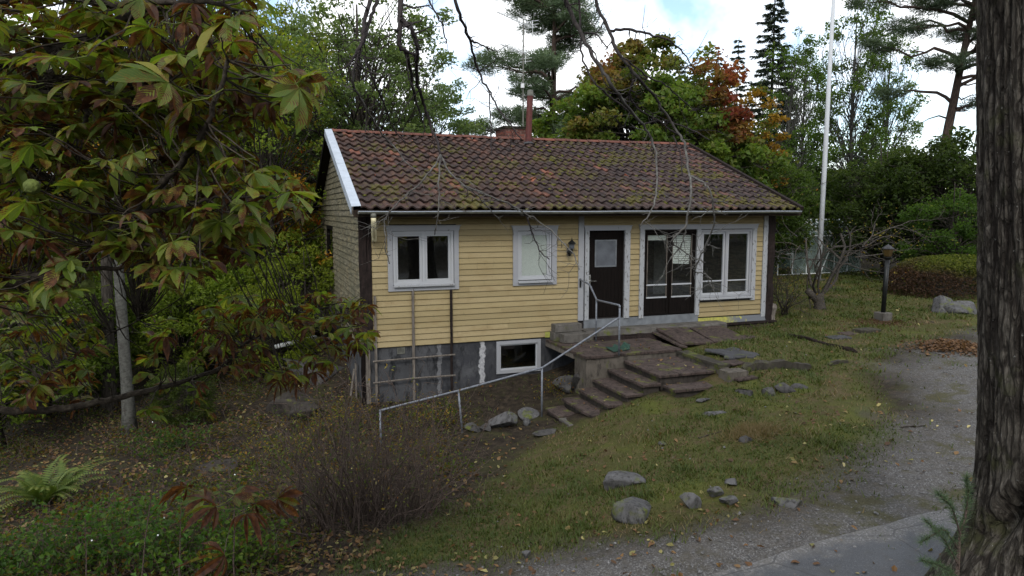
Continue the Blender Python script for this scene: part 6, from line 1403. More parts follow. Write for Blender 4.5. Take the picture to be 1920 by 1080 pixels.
CB = [  # pixel column, row, distance; first point is on the trunk
    ([(-560, 600, 3.9), (-300, 600, 3.7), (-60, 548, 3.4), (0, 533, 3.35), (67, 522, 3.3), (100, 518, 3.3), (140, 500, 3.25), (187, 460, 3.2), (227, 420, 3.15), (253, 393, 3.1), (297, 353, 3.05), (347, 300, 3.0), (383, 250, 2.95), (407, 187, 2.9), (427, 113, 2.85)], .040, .008),
    ([(-560, 300, 3.9), (-200, 190, 3.6), (0, 120, 3.4), (90, 97, 3.3), (133, 80, 3.25), (173, 67, 3.2), (253, 23, 3.15), (293, 0, 3.1), (340, -50, 3.1)], .034, .014),
    ([(-560, 760, 3.9), (-200, 775, 4.2), (0, 770, 4.3), (83, 770, 4.4), (160, 762, 4.45), (213, 747, 4.5), (300, 728, 4.6), (333, 718, 4.65), (420, 690, 4.8), (457, 640, 4.9), (527, 610, 5.0), (580, 580, 5.1), (640, 575, 5.2)], .030, .006),
    ([(-560, 480, 3.9), (-100, 330, 3.6), (0, 345, 3.5), (73, 303, 3.4), (110, 277, 3.35), (160, 230, 3.3), (163, 205, 3.3), (165, 150, 3.25)], .022, .007),
    ([(-560, 380, 3.9), (-120, 260, 3.8), (0, 213, 3.7), (60, 167, 3.65), (117, 180, 3.6), (200, 175, 3.6), (300, 170, 3.5)], .022, .006),
    ([(140, 505, 3.25), (233, 503, 3.3), (310, 473, 3.35), (400, 440, 3.4)], .012, .004), ([(213, 445, 3.2), (313, 468, 3.2), (390, 450, 3.2), (470, 480, 3.3)], .010, .004), ([(247, 400, 3.1), (360, 385, 3.1), (400, 367, 3.1), (500, 370, 3.2)], .011, .004),
    ([(-560, 150, 3.9), (-100, 20, 3.3), (80, -10, 3.2), (230, 10, 3.1), (380, 0, 3.0), (450, 20, 3.0)], .026, .006),
    ([(83, 770, 4.4), (60, 730, 4.4), (110, 690, 4.5), (180, 640, 4.6), (260, 600, 4.7)], .012, .004)]
branches = []; allpts = []
for k, (pts, ra, rb) in enumerate(CB):
    P = np.array([at(*p) for p in pts]); 
    if pts[0][0] == -560: P[0] = [np.interp(P[0][2], tp[:, 2], tp[:, q]) for q in (0, 1)] + [P[0][2]]
    t = np.linspace(0, 1, len(P)); tt = np.linspace(0, 1, len(P) * 4); Q = np.stack([np.interp(tt, t, P[:, q]) for q in range(3)], 1)
    for it in range(2): Q[1:-1] = (Q[:-2] + 2 * Q[1:-1] + Q[2:]) / 4
    Q[1:-1] += np.random.default_rng(k).normal(0, .004, Q[1:-1].shape); m1 = MB(); m1.tube(Q, np.linspace(ra, rb, len(Q)), 8); bo = m1.build('branch', MT['bark_chestnut'], chestnut, smooth=True); branches.append(bo)
    for i, q in enumerate(Q): allpts.append((q, k, ra + (rb - ra) * i / len(Q)))
AP = np.array([a[0] for a in allpts]); AK = np.array([a[1] for a in allpts])
r = np.random.default_rng(222)
REG = np.array([(-120, -80), (480, -80), (500, 20), (440, 60), (600, 150), (590, 205), (470, 230), (470, 300), (590, 350), (570, 400), (470, 400), (490, 490), (380, 500), (330, 540), (-120, 560)], float)
REG2 = np.array([(380, 560), (560, 545), (690, 560), (690, 640), (560, 720), (440, 700), (380, 660)], float); REG3 = np.array([(-100, 560), (280, 560), (330, 620), (230, 760), (-100, 760)], float); REG4 = np.array([(130, 700), (450, 660), (560, 700), (400, 780), (200, 800)], float)
twigs = [MB() for _ in CB]; CT = np.array(ct0)
specs = []
def fill(reg, n_, d0, d1, big, brn):
    lo, hi = reg.min(0), reg.max(0); c = 0
    while c < n_:
        p = r.uniform(lo, hi)
        if sdist(reg, np.array([p[0]]), np.array([p[1]]))[0] < 0: continue
        if (abs(p[0] - 219) < 48 and p[1] > 470) or (490 < p[0] < 610 and 615 < p[1] < 668): c += .5; continue
        specs.append((p[0], p[1], r.uniform(d0, d1), big, brn)); c += 1
fill(REG, 205, 2.7, 3.9, 1.0, 0.06); fill(REG2, 46, 4.2, 5.2, 1.0, .35); fill(REG3, 34, 3.8, 5.0, 1.0, .2); fill(REG4, 12, 4.0, 5.0, 1.0, .4)
specs += [(315, 155, 2.75, 1.15, -1), (560, 165, 2.9, 1.1, -1), (545, 360, 2.9, 1.1, -1)]
for (px, py, d, big, brn) in specs:
    c = at(px, py, d); dist = np.linalg.norm(AP - c, axis=1); i = int(np.argmin(dist)); k = AK[i]
    lo_ = AP[i]; away = c - lo_; ya = math.atan2(away[1], away[0]) + r.normal(0, .8) if r.random() < .7 else r.uniform(0, 2 * PI)
    if brn == -1: mi = r.choice([0, 2, 6]); 
    elif r.random() < .05 + brn: mi = r.choice([7, 8, 9, 10, 11])
    else: mi = r.choice([0, 1, 2, 3, 4, 5, 6])
    o = bpy.data.objects.new('leaf', LEAFM[mi]); link(o, branches[k]); o.location = Vector(c - CT); s = (r.uniform(.75, 1.0) if r.random() < .07 or brn == -1 else r.uniform(.42, .68)) * big; o.scale = (s, s, s); rot = Euler((r.normal(0, .34), r.normal(.05, .3), ya)); o.rotation_euler = rot
    st = c + np.array(rot.to_matrix() @ Vector((-.15 * s, 0, 0)))
    if np.linalg.norm(st - lo_) > .03: twigs[k].tube(curve(lo_, st, 6, r, sag=.04, wob=.05), np.linspace(.0045, .0024, 6), 4, cap=False)
LA = []
for me in LEAFM:
    V = np.zeros(len(me.vertices) * 3, np.float32); me.vertices.foreach_get('co', V); at_ = {}
    for nm in ('u', 'v', 'rnd', 'brown'):
        b_ = np.zeros(len(me.vertices), np.float32); me.attributes[nm].data.foreach_get('value', b_); at_[nm] = b_
    LA.append((V.reshape(-1, 3), np.array([tuple(p.vertices) for p in me.polygons]), at_))
more = MB(); specs2 = specs; specs = []
fill(REG, 1200, 2.9, 4.9, 1.0, 0.12); fill(REG2, 120, 4.2, 5.6, 1.0, .3); fill(REG3, 130, 4.0, 5.8, 1.0, .15)
for (px, py, d, big, brn) in specs:
    c = at(px, py, d); i = int(np.argmin(np.linalg.norm(AP - c, axis=1))); k = AK[i]; ya = r.uniform(0, 2 * PI); mi = r.choice([7, 8, 9, 10, 11]) if r.random() < .05 + brn else r.choice([0, 1, 2, 3, 4, 5, 6]); s = r.uniform(.42, .70) * big; rot = np.array(Euler((r.normal(0, .34), r.normal(.05, .3), ya)).to_matrix()); V, F_, A_ = LA[mi]
    more.add(V @ rot.T * s + c, F_, u=A_['u'], v=A_['v'], rnd=(A_['rnd'] + r.random()) % 1.0, brown=A_['brown']); st = c + rot @ np.array([-.15 * s, 0, 0]); twigs[k].tube(curve(AP[i], st, 6, r, sag=.04, wob=.05), np.linspace(.0045, .0024, 6), 4, cap=False)
o = more.build('foliage', MT['chestnut_leaf'], chestnut); o['kind'] = 'stuff'; o['label'] = 'smaller chestnut leaves deeper in the crown'
for k, m1 in enumerate(twigs):
    if m1.n: m1.build('twigs', MT['bark_chestnut'], branches[k])['kind'] = 'stuff'
for (px, py, d) in ((60, 350, 2.9), (445, 386, 3.05), (165, 537, 3.2)):
    bm = bmesh.new(); bmesh.ops.create_icosphere(bm, subdivisions=3, radius=.030)
    for vtx in bm.verts: 
        if vtx.index % 3 == 0: vtx.co *= 1.07
    me = bpy.data.meshes.new('seed_husk'); bm.to_mesh(me); bm.free(); me.materials.append(MT['husk']); c = at(px, py, d); i = int(np.argmin(np.linalg.norm(AP - c, axis=1)))
    o = bpy.data.objects.new('seed_husk', me); link(o, branches[AK[i]]); o.location = Vector(c - CT); m1 = MB(); m1.tube(curve(AP[i], c, 5, r, wob=.05), .004, 4); m1.build('husk_stalk', MT['bark_chestnut'], branches[AK[i]])
# seedling at the bottom
s0 = hit(436, 1070); top = np.array(at(440, 930, 5.9)); s0 = np.array([top[0] - .02, top[1] - .05, g1(top[0], top[1])])
seed = empty('chestnut_seedling', s0, 'young chestnut seedling with withered brown leaves at the bottom', 'sapling')
mb = MB(); mb.tube(curve(s0, top + np.array([0, 0, .02]), 6, r, wob=.02), np.linspace(.009, .005, 6), 6); mb.build('stem', MT['bush_twig'], seed)
for k, (px, py, d, mi, rz) in enumerate(((440, 928, 5.9, 4, .4), (385, 935, 5.8, 4, 2.6), (480, 945, 6.0, 9, .2), (405, 950, 5.7, 8, 3.4), (520, 935, 6.1, 10, -.2), (350, 915, 5.9, 9, 3.0), (420, 1040, 5.5, 8, 4.2), (462, 965, 5.6, 9, 5.3))):
    c = at(px, py, d); o = bpy.data.objects.new('leaf', LEAFM[mi]); link(o, seed); o.location = Vector(c - s0); o.rotation_euler = (r.normal(0, .3), -.35, rz); sc_ = 1.2; o.scale = (sc_, sc_, sc_)
    m1 = MB(); m1.tube(curve(top - np.array([0, 0, .05 * k * .3]), c, 4, r), [.004, .003, .003, .003], 4); m1.build('leaf_stalk', MT['bush_twig'], seed)
# thin upright sapling shoots in the left foreground
for k, (a, b, d, lab) in enumerate((((205, 1085), (292, 880), 5.2, 'thin dark sapling shoot leaning right at the lower left'), ((322, 1050), (340, 930), 6.0, 'short thin shoot beside the leaning sapling'), ((150, 1040), (160, 965), 6.2, 'short thin shoot near the fern'))):
    A_, B_ = at(*a, d), at(*b, d + .3); A_[2] = min(A_[2], g1(A_[0], A_[1]) + .02); t = empty('sapling', A_, lab, 'sapling'); m1 = MB(); cv = curve(A_, B_, 8, r, wob=.015); m1.tube(cv, np.linspace(.009, .003, 8), 5); m1.build('stem', MT['bush_twig'], t)
    m2 = MB(); c = np.concatenate([cv[i] + r.normal(0, .035, (2, 3)) for i in range(3, 8)]); leaves(m2, c, .085, r, up=1.2, width=.5, aut=np.zeros(len(c))); o = m2.build('leaves', MT['leaf'], t); o.color = (.6, 1.05, .7, 1)

# ------------------------------------------------------------------ thick trunk on the right, with the limb and twigs hanging above the view
big0 = at(1972, 395, 5.3); big0 = np.array([big0[0], big0[1], g1(big0[0], big0[1])])
bigtree = empty('old_tree', big0, 'thick furrowed trunk at the right edge with bare twigs hanging above', 'tree')
NA, NZ = 330, 760; th = np.linspace(0, 2 * PI, NA, endpoint=False); zz = np.linspace(-.35, 6.6, NZ); TH, ZZ = np.meshgrid(th, zz)
lean = np.stack([(ZZ - 3.3) * CR[0], (ZZ - 3.3) * CR[1]], -1) * -.078
rad = .485 - .004 * ZZ + .42 * np.exp(-np.clip(ZZ + .1, 0, None) / .30) * (0.45 + .30 * np.cos(TH * 5 + 1.0) + .2 * np.cos(TH * 3 + .5)) + .33 * np.exp(-(ZZ / .74) ** 2) * (.85 + .2 * np.cos(TH * 4 + 2.0))
tt = TH / (2 * PI) * 34
wx = 1.3 * fbm(np.stack([np.cos(TH) * 3, np.sin(TH) * 3, ZZ * 1.6], -1), 3)
per = np.stack([np.cos(TH) * 3.1 + wx * .12, np.sin(TH) * 3.1 + wx * .12, ZZ * 1.1], -1)
rid = 1 - np.abs(fbm(np.stack([per[..., 0] * 2.9, per[..., 1] * 2.9, per[..., 2] * .75], -1), 3)) * 3.2; rid2 = 1 - np.abs(fbm(np.stack([per[..., 0] * 4.6, per[..., 1] * 4.6, per[..., 2] * 3.4], -1), 3)) * 2
def worley(a, b, na):
    ia, ib = np.floor(a).astype(np.int64), np.floor(b).astype(np.int64); f1 = np.full(a.shape, 9.0); f2 = np.full(a.shape, 9.0)
    for da_ in (-1, 0, 1):
        for db_ in (-1, 0, 1):
            ca_, cb_ = ia + da_, ib + db_; wa = ca_ % na; d_ = np.hypot(ca_ + _h(wa, cb_, wa * 0 + 3) - a, cb_ + _h(wa, cb_, wa * 0 + 7) - b); f2 = np.minimum(f2, np.maximum(f1, d_)); f1 = np.minimum(f1, d_)
    return f2 - f1
wrp = fbm(np.stack([np.cos(TH) * 4, np.sin(TH) * 4, ZZ * 3.0], -1), 3); wrp2 = fbm(np.stack([np.cos(TH) * 9, np.sin(TH) * 9, ZZ * 8.0], -1), 3)
fur = np.clip(rid, 0, 1)
rad = rad - .030 * fur ** 1.5 - .008 * np.clip(rid2, 0, 1) ** 2 + .006 * wrp2
# torn hollow low on the side that faces the camera
cang = math.atan2(CAM[1] - big0[1], CAM[0] - big0[0]) - .55; da = np.angle(np.exp(1j * (TH - cang))); hol = np.exp(-(da / .26) ** 2 - ((ZZ - 1.0 - .7 * da) / .15) ** 2); rad = rad - .20 * hol + .05 * np.exp(-(da / .4) ** 2 - ((ZZ - 1.22 - .7 * da) / .1) ** 2)
V = np.stack([big0[0] + rad * np.cos(TH) + lean[..., 0], big0[1] + rad * np.sin(TH) + lean[..., 1], big0[2] + ZZ], -1).reshape(-1, 3)
i = np.arange(NZ - 1)[:, None] * NA; j = np.arange(NA)[None, :]; k = (j + 1) % NA
mb = MB(); mb.add(V, np.stack([i + j, i + k, i + NA + k, i + NA + j], -1).reshape(-1, 4), fur=np.clip(fur, 0, 1).ravel(), ca=(TH * 7.0).ravel(), cz=ZZ.ravel())
n = NT('furrowed_bark', 0.92, 0.12)
cv_ = n.new('ShaderNodeCombineXYZ'); n.put(cv_.inputs[0], n.attr('ca')); n.put(cv_.inputs[1], n.math('MULTIPLY', n.attr('cz'), 3.0))
wn_ = n.new('ShaderNodeTexNoise'); wn_.inputs['Scale'].default_value = 1.7; wn_.inputs['Detail'].default_value = 9; n.put(wn_.inputs['Vector'], cv_.outputs[0])
wv_ = n.mix(0.42, cv_.outputs[0], wn_.outputs['Color'], 'LINEAR_LIGHT')
e1 = n.vor(1.15, vec=wv_, feature='DISTANCE_TO_EDGE'); e2 = n.vor(3.1, vec=wv_, feature='DISTANCE_TO_EDGE')
crack = n.math('MULTIPLY', n.math('SUBTRACT', 1.0, n.step(e1, 0.02, 0.16)), 1.0); fine = n.math('SUBTRACT', 1.0, n.step(e2, 0.01, 0.10))
f = n.noise(14, 7, 0.7, vec=n.mapped((1.6, 1.6, .55)))
c = n.ramp(f, [(0.28, (0.030, 0.025, 0.020)), (0.5, (0.072, 0.063, 0.052)), (0.7, (0.145, 0.13, 0.11))])
c = n.mix(n.math('MULTIPLY', fine, .35), c, (0.03, 0.024, 0.018)); c = n.mix(n.math('MULTIPLY', crack, .75), c, (0.014, 0.011, 0.009))
c = n.mix(n.math('MULTIPLY', n.step(n.attr('fur'), .35, .95), .7), c, (0.016, 0.012, 0.010))
c = n.mix(n.math('MULTIPLY', n.step(n.noise(3.2, 5, .65), .54, .66), .5), c, (0.055, 0.058, 0.024)); c = n.mix(n.step(n.noise(26, 3), .70, .74), c, (0.16, 0.155, 0.14))
n.col(c); n.bump(n.math('ADD', n.math('MULTIPLY', n.noise(60, 5, .7, vec=n.mapped((1, 1, .5))), .4), n.math('ADD', n.math('MULTIPLY', crack, -1.0), n.math('MULTIPLY', fine, -.35))), .9, .022); MT['bark_big'] = n.m
mb.build('trunk', MT['bark_big'], bigtree, smooth=True)
limb = [big0 + np.array([-.12, .04, 4.9]), at(1700, -70, 5.2), at(1400, -150, 5.0), at(1120, -130, 4.9), at(900, -140, 4.8), at(700, -110, 4.7), at(640, -90, 4.6)]
mb = MB(); mb.tube(np.array(limb), [.13, .11, .09, .075, .06, .045, .03], 9); mb.build('limb', MT['bark_big'], bigtree, smooth=True)
HB = [([(700, -110), (695, 0), (682, 38), (680, 73), (675, 89), (660, 112), (647, 129)], 4.6, 6.5, 2.5, 0), ([(712, -115), (707, 0), (695, 33), (682, 73), (673, 100), (664, 124), (660, 149), (667, 171), (682, 195), (702, 231), (725, 262), (750, 287), (757, 302), (785, 322)], 4.7, 7, 1.6, 1), ([(682, 107), (704, 158), (720, 193), (733, 235), (760, 270)], 4.7, 3, 1.4, 0),
      ([(752, -120), (751, 0), (751, 33), (751, 58), (748, 86), (761, 97), (767, 122), (773, 151), (780, 193), (793, 231)], 4.8, 9, 2, 0), ([(755, 38), (771, 53), (781, 82), (783, 100), (780, 133), (784, 167), (796, 200), (807, 235), (820, 265), (826, 290)], 4.8, 6, 3.2, 0), ([(826, 290), (810, 317), (785, 345), (755, 372), (727, 402), (719, 414), (722, 440), (724, 470), (730, 495)], 4.75, 3.2, 1.6, 1), ([(826, 290), (822, 345), (823, 395), (815, 440)], 4.8, 3.5, 1.8, 1), ([(826, 290), (840, 320), (865, 345), (910, 365), (955, 382), (990, 402), (1025, 424), (1057, 456), (1075, 475), (1086, 505)], 4.85, 3.4, 1.8, 1), ([(985, 398), (1000, 440), (1012, 472), (1030, 486)], 4.85, 2.2, 1.4, 0), ([(761, 97), (783, 103)], 4.8, 4, 3, 0), ([(865, 345), (900, 370), (940, 418)], 4.85, 2.4, 1.4, 1),
      ([(790, -130), (802, 0), (822, 31), (831, 51), (836, 82)], 4.9, 2.6, 1.5, 0), ([(845, -130), (851, 0), (867, 42), (882, 76), (891, 118), (902, 144), (920, 175), (931, 200), (960, 236), (978, 262)], 4.9, 4.6, 1.5, 0), ([(882, 76), (905, 85), (925, 96)], 4.9, 3, 1.6, 0), ([(916, 166), (918, 210), (920, 250), (921, 290)], 4.9, 2, 1.4, 0),
      ([(1045, -120), (1060, 0), (1089, 67), (1117, 114), (1144, 155), (1167, 189), (1205, 233), (1222, 258), (1232, 300), (1232, 352), (1225, 390), (1200, 425)], 4.9, 8, 1.8, 2), ([(1082, -130), (1086, 0), (1089, 64), (1090, 108), (1117, 158), (1167, 200), (1195, 222)], 4.95, 3.2, 2, 0), ([(1095, 62), (1115, 62), (1140, 90)], 4.95, 3, 1.6, 0), ([(1105, -120), (1115, 0), (1142, 58), (1156, 94), (1192, 142), (1230, 183), (1250, 217), (1272, 250), (1287, 275), (1287, 305), (1295, 330), (1297, 370), (1292, 392), (1285, 427), (1258, 450), (1268, 463), (1290, 478), (1310, 486), (1322, 492)], 5.0, 6.5, 1.8, 2), ([(1142, 58), (1175, 54), (1211, 61), (1250, 72), (1278, 94), (1303, 130)], 5.0, 4, 1.4, 0), ([(1160, 100), (1172, 111), (1211, 142), (1255, 164), (1283, 192), (1305, 208)], 5.0, 2.6, 1.4, 0), ([(1187, 150), (1178, 178), (1194, 205), (1228, 222), (1272, 253)], 5.0, 3, 1.6, 0), ([(1205, 233), (1250, 225), (1290, 240), (1330, 262)], 5.0, 2.4, 1.3, 0),
      ([(1295, 330), (1318, 342), (1332, 355), (1338, 392), (1339, 420), (1326, 458), (1310, 488), (1300, 510), (1316, 511), (1330, 519), (1337, 532), (1339, 547)], 5.0, 3.6, 1.8, 2), ([(1285, 427), (1282, 448), (1275, 465), (1256, 485)], 5.0, 2.5, 2.2, 1), ([(1326, 458), (1341, 464)], 5.0, 2, 1.5, 1), ([(1262, 255), (1275, 285), (1280, 330)], 5.0, 2.2, 1.3, 0)]
def thin_branches(r):
    for (pts, d, w0, w1, pale) in HB:
        P = np.array([at(x, y, d + .25 * math.sin(x * .013 + y * .017)) for (x, y) in pts]); n_ = len(P); t = np.linspace(0, 1, n_); m_ = n_ * 4; tt = np.linspace(0, 1, m_); Q = np.stack([np.interp(tt, t, P[:, q]) for q in range(3)], 1)
        Q[1:-1] = (Q[:-2] + 2 * Q[1:-1] + Q[2:]) / 4; Q[1:-1] += r.normal(0, .0035, Q[1:-1].shape); sc_ = d / FPX * .5
        rad = np.linspace(w0, w1, m_) * sc_ * (1.3 if not pale else 1.0) * (1 + .18 * r.random(m_)); half = m_ // 2
        m1 = MB(); m1.tube(Q, rad, 6)
        for k in range(int(m_ * .75)):
            i = r.integers(3, m_); dv = unit(r.normal(size=3) * np.array([1, 1, .7]) + np.array([0, 0, -.35])); l = r.uniform(.02, .10) if r.random() < .7 else r.uniform(.12, .34); sp_ = curve(Q[i], Q[i] + dv * l, 5, r, wob=.16, sag=.05); m1.tube(sp_, np.linspace(rad[i] * .5, .0011, 5), 3, cap=False)
            if l > .15:
                for kk in range(2): jj = r.integers(1, 4); m1.tube(curve(sp_[jj], sp_[jj] + unit(dv + r.normal(0, .8, 3)) * l * .4, 4, r, wob=.12), [.0016, .0014, .0012, .001], 3, cap=False)
        m1.build('hanging_branch', MT[('twig', 'twig_mid', 'twig_mid')[pale]], bigtree, smooth=True)
nn_ = NT('half_lichened_twig', .9, .12); hz_ = nn_.sep(nn_.pos(), 2); mixf = nn_.step(nn_.math('ADD', hz_, nn_.math('MULTIPLY', nn_.noise(9, 4), 1.2)), 4.2, 3.2)
nn_.col(nn_.mix(mixf, nn_.ramp(nn_.noise(40, 4), [(.3, (.018, .015, .015)), (.7, (.05, .043, .04))]), nn_.ramp(nn_.noise(30, 4), [(.3, (.06, .055, .05)), (.6, (.13, .125, .115)), (.8, (.20, .215, .18))]))); nn_.bump(nn_.noise(60, 4), .4, .004); MT['twig_mid'] = nn_.m
thin_branches(np.random.default_rng(300))
# pine sapling in front of the trunk
r = np.random.default_rng(310); pb = at(1800, 1075, 4.55); pb = np.array([pb[0], pb[1], g1(pb[0], pb[1])]); psap = empty('pine_sapling', pb, 'small green pine sapling at the foot of the thick trunk', 'sapling')
for k, pts in enumerate(([(1800, 1250, 4.6), (1795, 1080, 4.6), (1800, 1000, 4.65), (1820, 940, 4.7)], [(1798, 1060, 4.6), (1770, 1010, 4.55), (1735, 975, 4.5)], [(1798, 1030, 4.6), (1770, 990, 4.5), (1725, 1018, 4.4)], [(1800, 1000, 4.6), (1785, 950, 4.55), (1758, 925, 4.5)], [(1797, 1080, 4.6), (1760, 1060, 4.5), (1728, 1050, 4.4)], [(1810, 970, 4.6), (1815, 925, 4.6), (1812, 893, 4.6)], [(1797, 1070, 4.6), (1770, 1085, 4.4), (1740, 1095, 4.3)])):
    P = np.array([at(*p) for p in pts]); 
    if k == 0: P[0] = pb
    t = np.linspace(0, 1, len(P)); tt = np.linspace(0, 1, 10); Q = np.stack([np.interp(tt, t, P[:, q]) for q in range(3)], 1); m1 = MB(); m1.tube(Q, np.linspace(.007, .002, 10) if k else np.linspace(.016, .006, 10), 5); bo = m1.build('branch' if k else 'stem', MT['bush_twig'], psap)
    m2 = MB(); m_ = 520; a = r.uniform(.15 if k else .55, 1, m_); c = np.stack([np.interp(a, tt, Q[:, q]) for q in range(3)], 1); ax = unit(Q[-1] - Q[0]); needles(m2, c, unit(r.normal(size=(m_, 3))) * .8 + ax * .7, .062, .0032, r); m2.build('needles', MT['needle_young'] if 'needle_young' in MT else MT.setdefault('needle_young', leafmat('young_pine_needles', [(0, (.035, .065, .035)), (.6, (.07, .11, .055)), (1, (.12, .16, .08))], None, .2)), bo)
# ------------------------------------------------------------------ grass, leaf litter, gravel: ground cover nobody could count
r = np.random.default_rng(400)
def blocked(x, y):
    h = (x > -.02) & (x < 10.3) & (y > -.02) & (y < 8.9)
    t = (x > 4.0) & (x < 6.35) & (y > -2.1) & (y < 0); s = (x > 3.15) & (x < 6.3) & (y > -3.5) & (y < -2.0); s2 = (x > 4.85) & (x < 6.1) & (y > -3.9) & (y < -3.4); l = (x > 4.8) & (x < 8.6) & (y > -.5) & (y < 0); sl = (x > 6.4) & (x < 8.3) & (y > -1.65) & (y < -.5)
    return h | t | s | s2 | l | sl
def scatter(n_, d0, d1, p=1.0, w=(-120, 2040)):
    px = r.uniform(w[0], w[1], n_); d = d0 + (d1 - d0) * r.random(n_) ** p; P = CAM[None, :2] + (CF0[None, :2] + CR[None, :2] * ((px - 960) / FPX)[:, None]) * d[:, None]; return P[:, 0], P[:, 1]
x, y = scatter(380000, 5.5, 32, 1.9); lw, gv_ = masks(x, y)
pat = n2(x, y, 1.6, 5, 3.0) + .5 * n2(x, y, .7, 3, 21.0); dens = lw * np.clip(.85 + 1.5 * pat, .12, 1) + (1 - lw) * (1 - gv_) * .05 * (x > -2) + gv_ * .10 * np.clip(pat * 4 - .9, 0, 1)
k = (r.random(len(x)) < dens) & ~blocked(x, y); x, y, pat = x[k], y[k], pat[k]; z = ground(x, y); dist = np.hypot(x - CAM[0], y - CAM[1])
N_ = len(x); h = (.014 + .035 * r.random(N_) ** 2 + .05 * np.clip(n2(x, y, 2.4, 3, 8.0) * 1.6, 0, 1)) * (1 + dist * .02); a = r.uniform(0, 2 * PI, N_); bend = r.uniform(.3, 1.5, N_) * h; wd_ = .0035 + .0006 * dist
dx, dy = np.cos(a), np.sin(a); V = np.stack([np.stack([x - dy * wd_, y + dx * wd_, z - .005], 1), np.stack([x + dy * wd_, y - dx * wd_, z - .005], 1), np.stack([x + dx * bend, y + dy * bend, z + h], 1)], 1).reshape(-1, 3)
mb = MB(); mb.add(V, np.arange(N_ * 3).reshape(-1, 3), rnd=np.repeat(np.clip(.30 - pat * .7 + .4 * np.clip(n2(x, y, 2.6, 4, 12.0) * 2 - .15, -.25, .8) + r.normal(0, .2, N_), 0, 1), 3)); tag(mb.build('grass', MT['grass']), 'short patchy grass and moss of the lawn', 'grass', kind='stuff')
# leaf litter
def litter(mb, C, size, r, rnd):
    n_ = len(C); nrm = unit(r.normal(size=(n_, 3)) * .45 + np.array([0, 0, 1.0])); ax = unit(np.cross(nrm, unit(r.normal(size=(n_, 3))))); sd = np.cross(nrm, ax); V = []
    for (a_, b_, u_) in ((-.5, 0, 0), (-.22, .26, .10), (.15, .30, .16), (.5, .03, .02), (.20, -.27, .14), (-.20, -.30, .12)):
        j = r.uniform(.6, 1.25, (n_, 1)); V.append(C + (ax * a_ + sd * b_ * j + nrm * u_ * r.uniform(0, 1.6, (n_, 1))) * size[:, None])
    mb.add(np.stack(V, 1).reshape(-1, 3), (np.arange(n_)[:, None, None] * 6 + np.array([(0, 1, 2, 3), (0, 3, 4, 5)])[None]).reshape(-1, 4), rnd=np.repeat(rnd, 6))
x, y = scatter(64000, 5.5, 26, 1.6); lw, gv_ = masks(x, y); left = np.clip((3.0 - x) / 4, 0, 1) * (1 - lw) * (1 - gv_); dens = left * .62 * np.clip(.8 + n2(x, y, .9, 3) * 1.2, .1, 1) + (lw * .040 + gv_ * .022) * np.clip(n2(x, y, 1.0, 4, 6.0) * 4 + .9, .15, 2.2)
k = (r.random(len(x)) < dens) & ~blocked(x, y); x, y = x[k], y[k]; z = ground(x, y) + .012 + .01 * r.random(len(x))
mb = MB(); litter(mb, np.stack([x, y, z], 1), r.uniform(.035, .095, len(x)), r, np.clip(r.beta(1.5, 1.6, len(x)) * np.where(x < 3, .92, 1.0), 0, 1)); tag(mb.build('leaf_litter', MT['litter']), 'fallen leaves strewn over the soil and lawn', 'leaves', kind='stuff')
# raked heap of dry leaves by the path
c = hit(1790, 654); N_ = 900; q = r.normal(0, 1, (N_, 2)) * np.array([.42, .36]); P = np.stack([c[0] + q[:, 0], c[1] + q[:, 1], np.zeros(N_)], 1); P[:, 2] = ground(P[:, 0], P[:, 1]) + .14 * np.exp(-(q ** 2).sum(1) * 2.2) * r.random(N_) + .01
mb = MB(); litter(mb, P, np.full(N_, .085), r, np.clip(r.beta(2, 2, N_) * .45 + .06, 0, 1)); tag(mb.build('leaf_heap', MT['litter']), 'heap of dry brown leaves beside the path', 'leaves', kind='stuff')
# loose gravel
x, y = scatter(24000, 5.4, 15, 1.3); lw, gv_ = masks(x, y); asd = sdist(ASPH, x, y); dens = gv_ * np.where(asd > .9, .08, np.where(asd > .5, .3, .7)) + lw * .03; k = (r.random(len(x)) < dens); x, y = x[k], y[k]; N_ = len(x); s = .006 + .020 * r.random(N_) ** 4; z = ground(x, y) + s * .3
oct_ = np.array([(1, 0, 0), (-.3, .95, 0), (-.9, -.5, 0), (.2, -1, 0), (0, 0, .8), (0, 0, -.6)]); V = np.stack([x, y, z], 1)[:, None, :] + oct_[None] * s[:, None, None] * r.uniform(.6, 1.3, (N_, 6, 1)); F = np.array([(0, 1, 4), (1, 2, 4), (2, 3, 4), (3, 0, 4), (1, 0, 5), (2, 1, 5), (3, 2, 5), (0, 3, 5)]); mb = MB(); mb.add(V.reshape(-1, 3), (np.arange(N_)[:, None, None] * 6 + F[None]).reshape(-1, 3))
n = NT('gravel_stones', .85, .2); n.col(n.ramp(n.noise(35, 3), [(.3, (.06, .057, .055)), (.6, (.13, .127, .125)), (.8, (.30, .295, .29))])); tag(mb.build('gravel', n.m), 'loose gravel along the edge of the asphalt', 'gravel', kind='stuff')
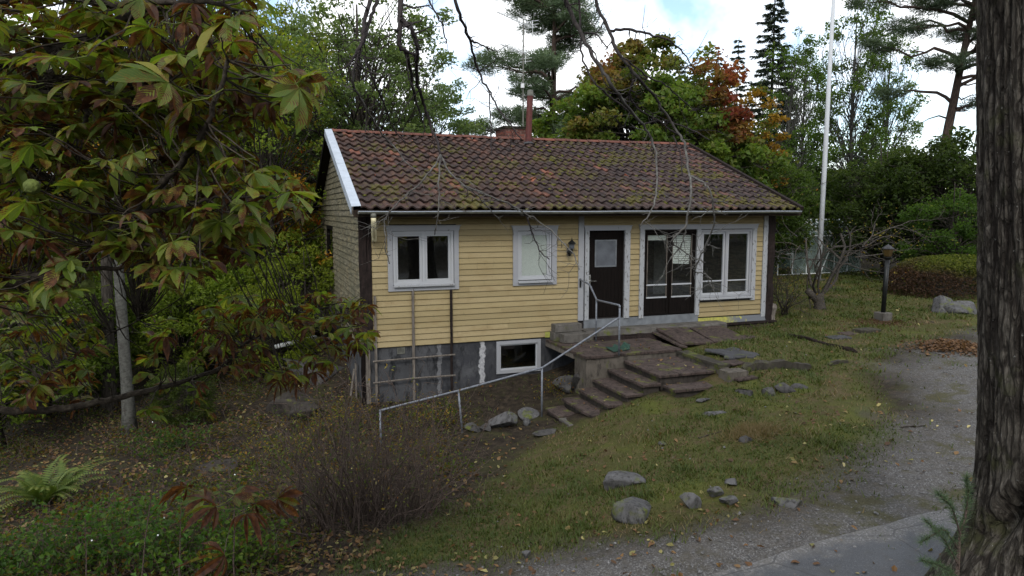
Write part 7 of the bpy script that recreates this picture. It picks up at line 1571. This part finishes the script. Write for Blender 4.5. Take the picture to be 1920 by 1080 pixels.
# dead grass tuft on the lawn
c = hit(1412, 812); tuft = MB(); N_ = 1700; q = r.normal(0, .17, (N_, 2)); P = np.stack([c[0] + q[:, 0] * 1.5, c[1] + q[:, 1], np.zeros(N_)], 1); P[:, 2] = ground(P[:, 0], P[:, 1]); needles(tuft, P, r.normal(size=(N_, 3)) * np.array([1, 1, .5]) + np.array([0, 0, .6]), .17, .010, r, np.clip(.88 + r.normal(0, .1, N_), 0, 1))
o = tuft.build('grass_tuft', MT['grass']); tag(o, 'clump of dead brown grass in the middle of the lawn', 'grass tuft')
# dark soil and weeds round the lamp foot
c = hit(1655, 606); mb = MB(); N_ = 900; q = r.normal(0, .35, (N_, 2)) * np.array([1.3, .8]); P = np.stack([c[0] + q[:, 0], c[1] + q[:, 1], np.zeros(N_)], 1); P[:, 2] = ground(P[:, 0], P[:, 1]) + .02; leaves(mb, P, .06, r, up=.6, rnd=np.clip(r.random(N_) * .18, 0, 1)); tag(mb.build('dug_soil', MT['litter']), 'dark dug-up soil and dead stalks round the lamp foot', 'soil', kind='stuff')
# fallen twigs
for k, (a, b, lab) in enumerate((((1690, 803), (1735, 800), 'thin black stick on the gravel right of the lawn'), ((1310, 823), (1355, 810), 'thin brown stick on the lawn left of the dead tuft'), ((1745, 604), (1822, 615), 'long thin branch on the ground by the outcrop'))):
    A_, B_ = hit(*a), hit(*b); m1 = MB(); m1.tube(curve(A_ + [0, 0, .015], B_ + [0, 0, .02], 7, r, wob=.04), np.linspace(.012, .006, 7), 5); o = m1.build('stick', MT['bark']); loc = Vector(A_); o.data.transform(Matrix.Translation(-loc)); o.location = loc; tag(o, lab, 'stick')

# a few leaves on the terrace and the steps
mb = MB(); P = []
for (x0, x1, y0, y1, z, k) in ((4.1, 6.2, -2.0, -.7, -.395, 26), (4.9, 6.0, -3.4, -2.2, -.535, 14), (4.55, 4.85, -3.3, -2.2, -.685, 4), (4.2, 4.5, -3.3, -2.2, -.855, 4), (3.87, 4.15, -3.3, -2.2, -1.02, 4), (3.55, 3.8, -3.3, -2.2, -1.18, 4), (4.95, 6.0, -3.85, -3.5, -.715, 6)):
    for q in range(k): P.append((r.uniform(x0, x1), r.uniform(y0, y1), z + .012))
P = np.array(P); litter(mb, P, r.uniform(.03, .08, len(P)), r, np.clip(r.beta(1.5, 1.3, len(P)), 0, 1)); tag(mb.build('fallen_leaves', MT['litter']), 'pale fallen leaves scattered on terrace and steps', 'leaves', kind='stuff')
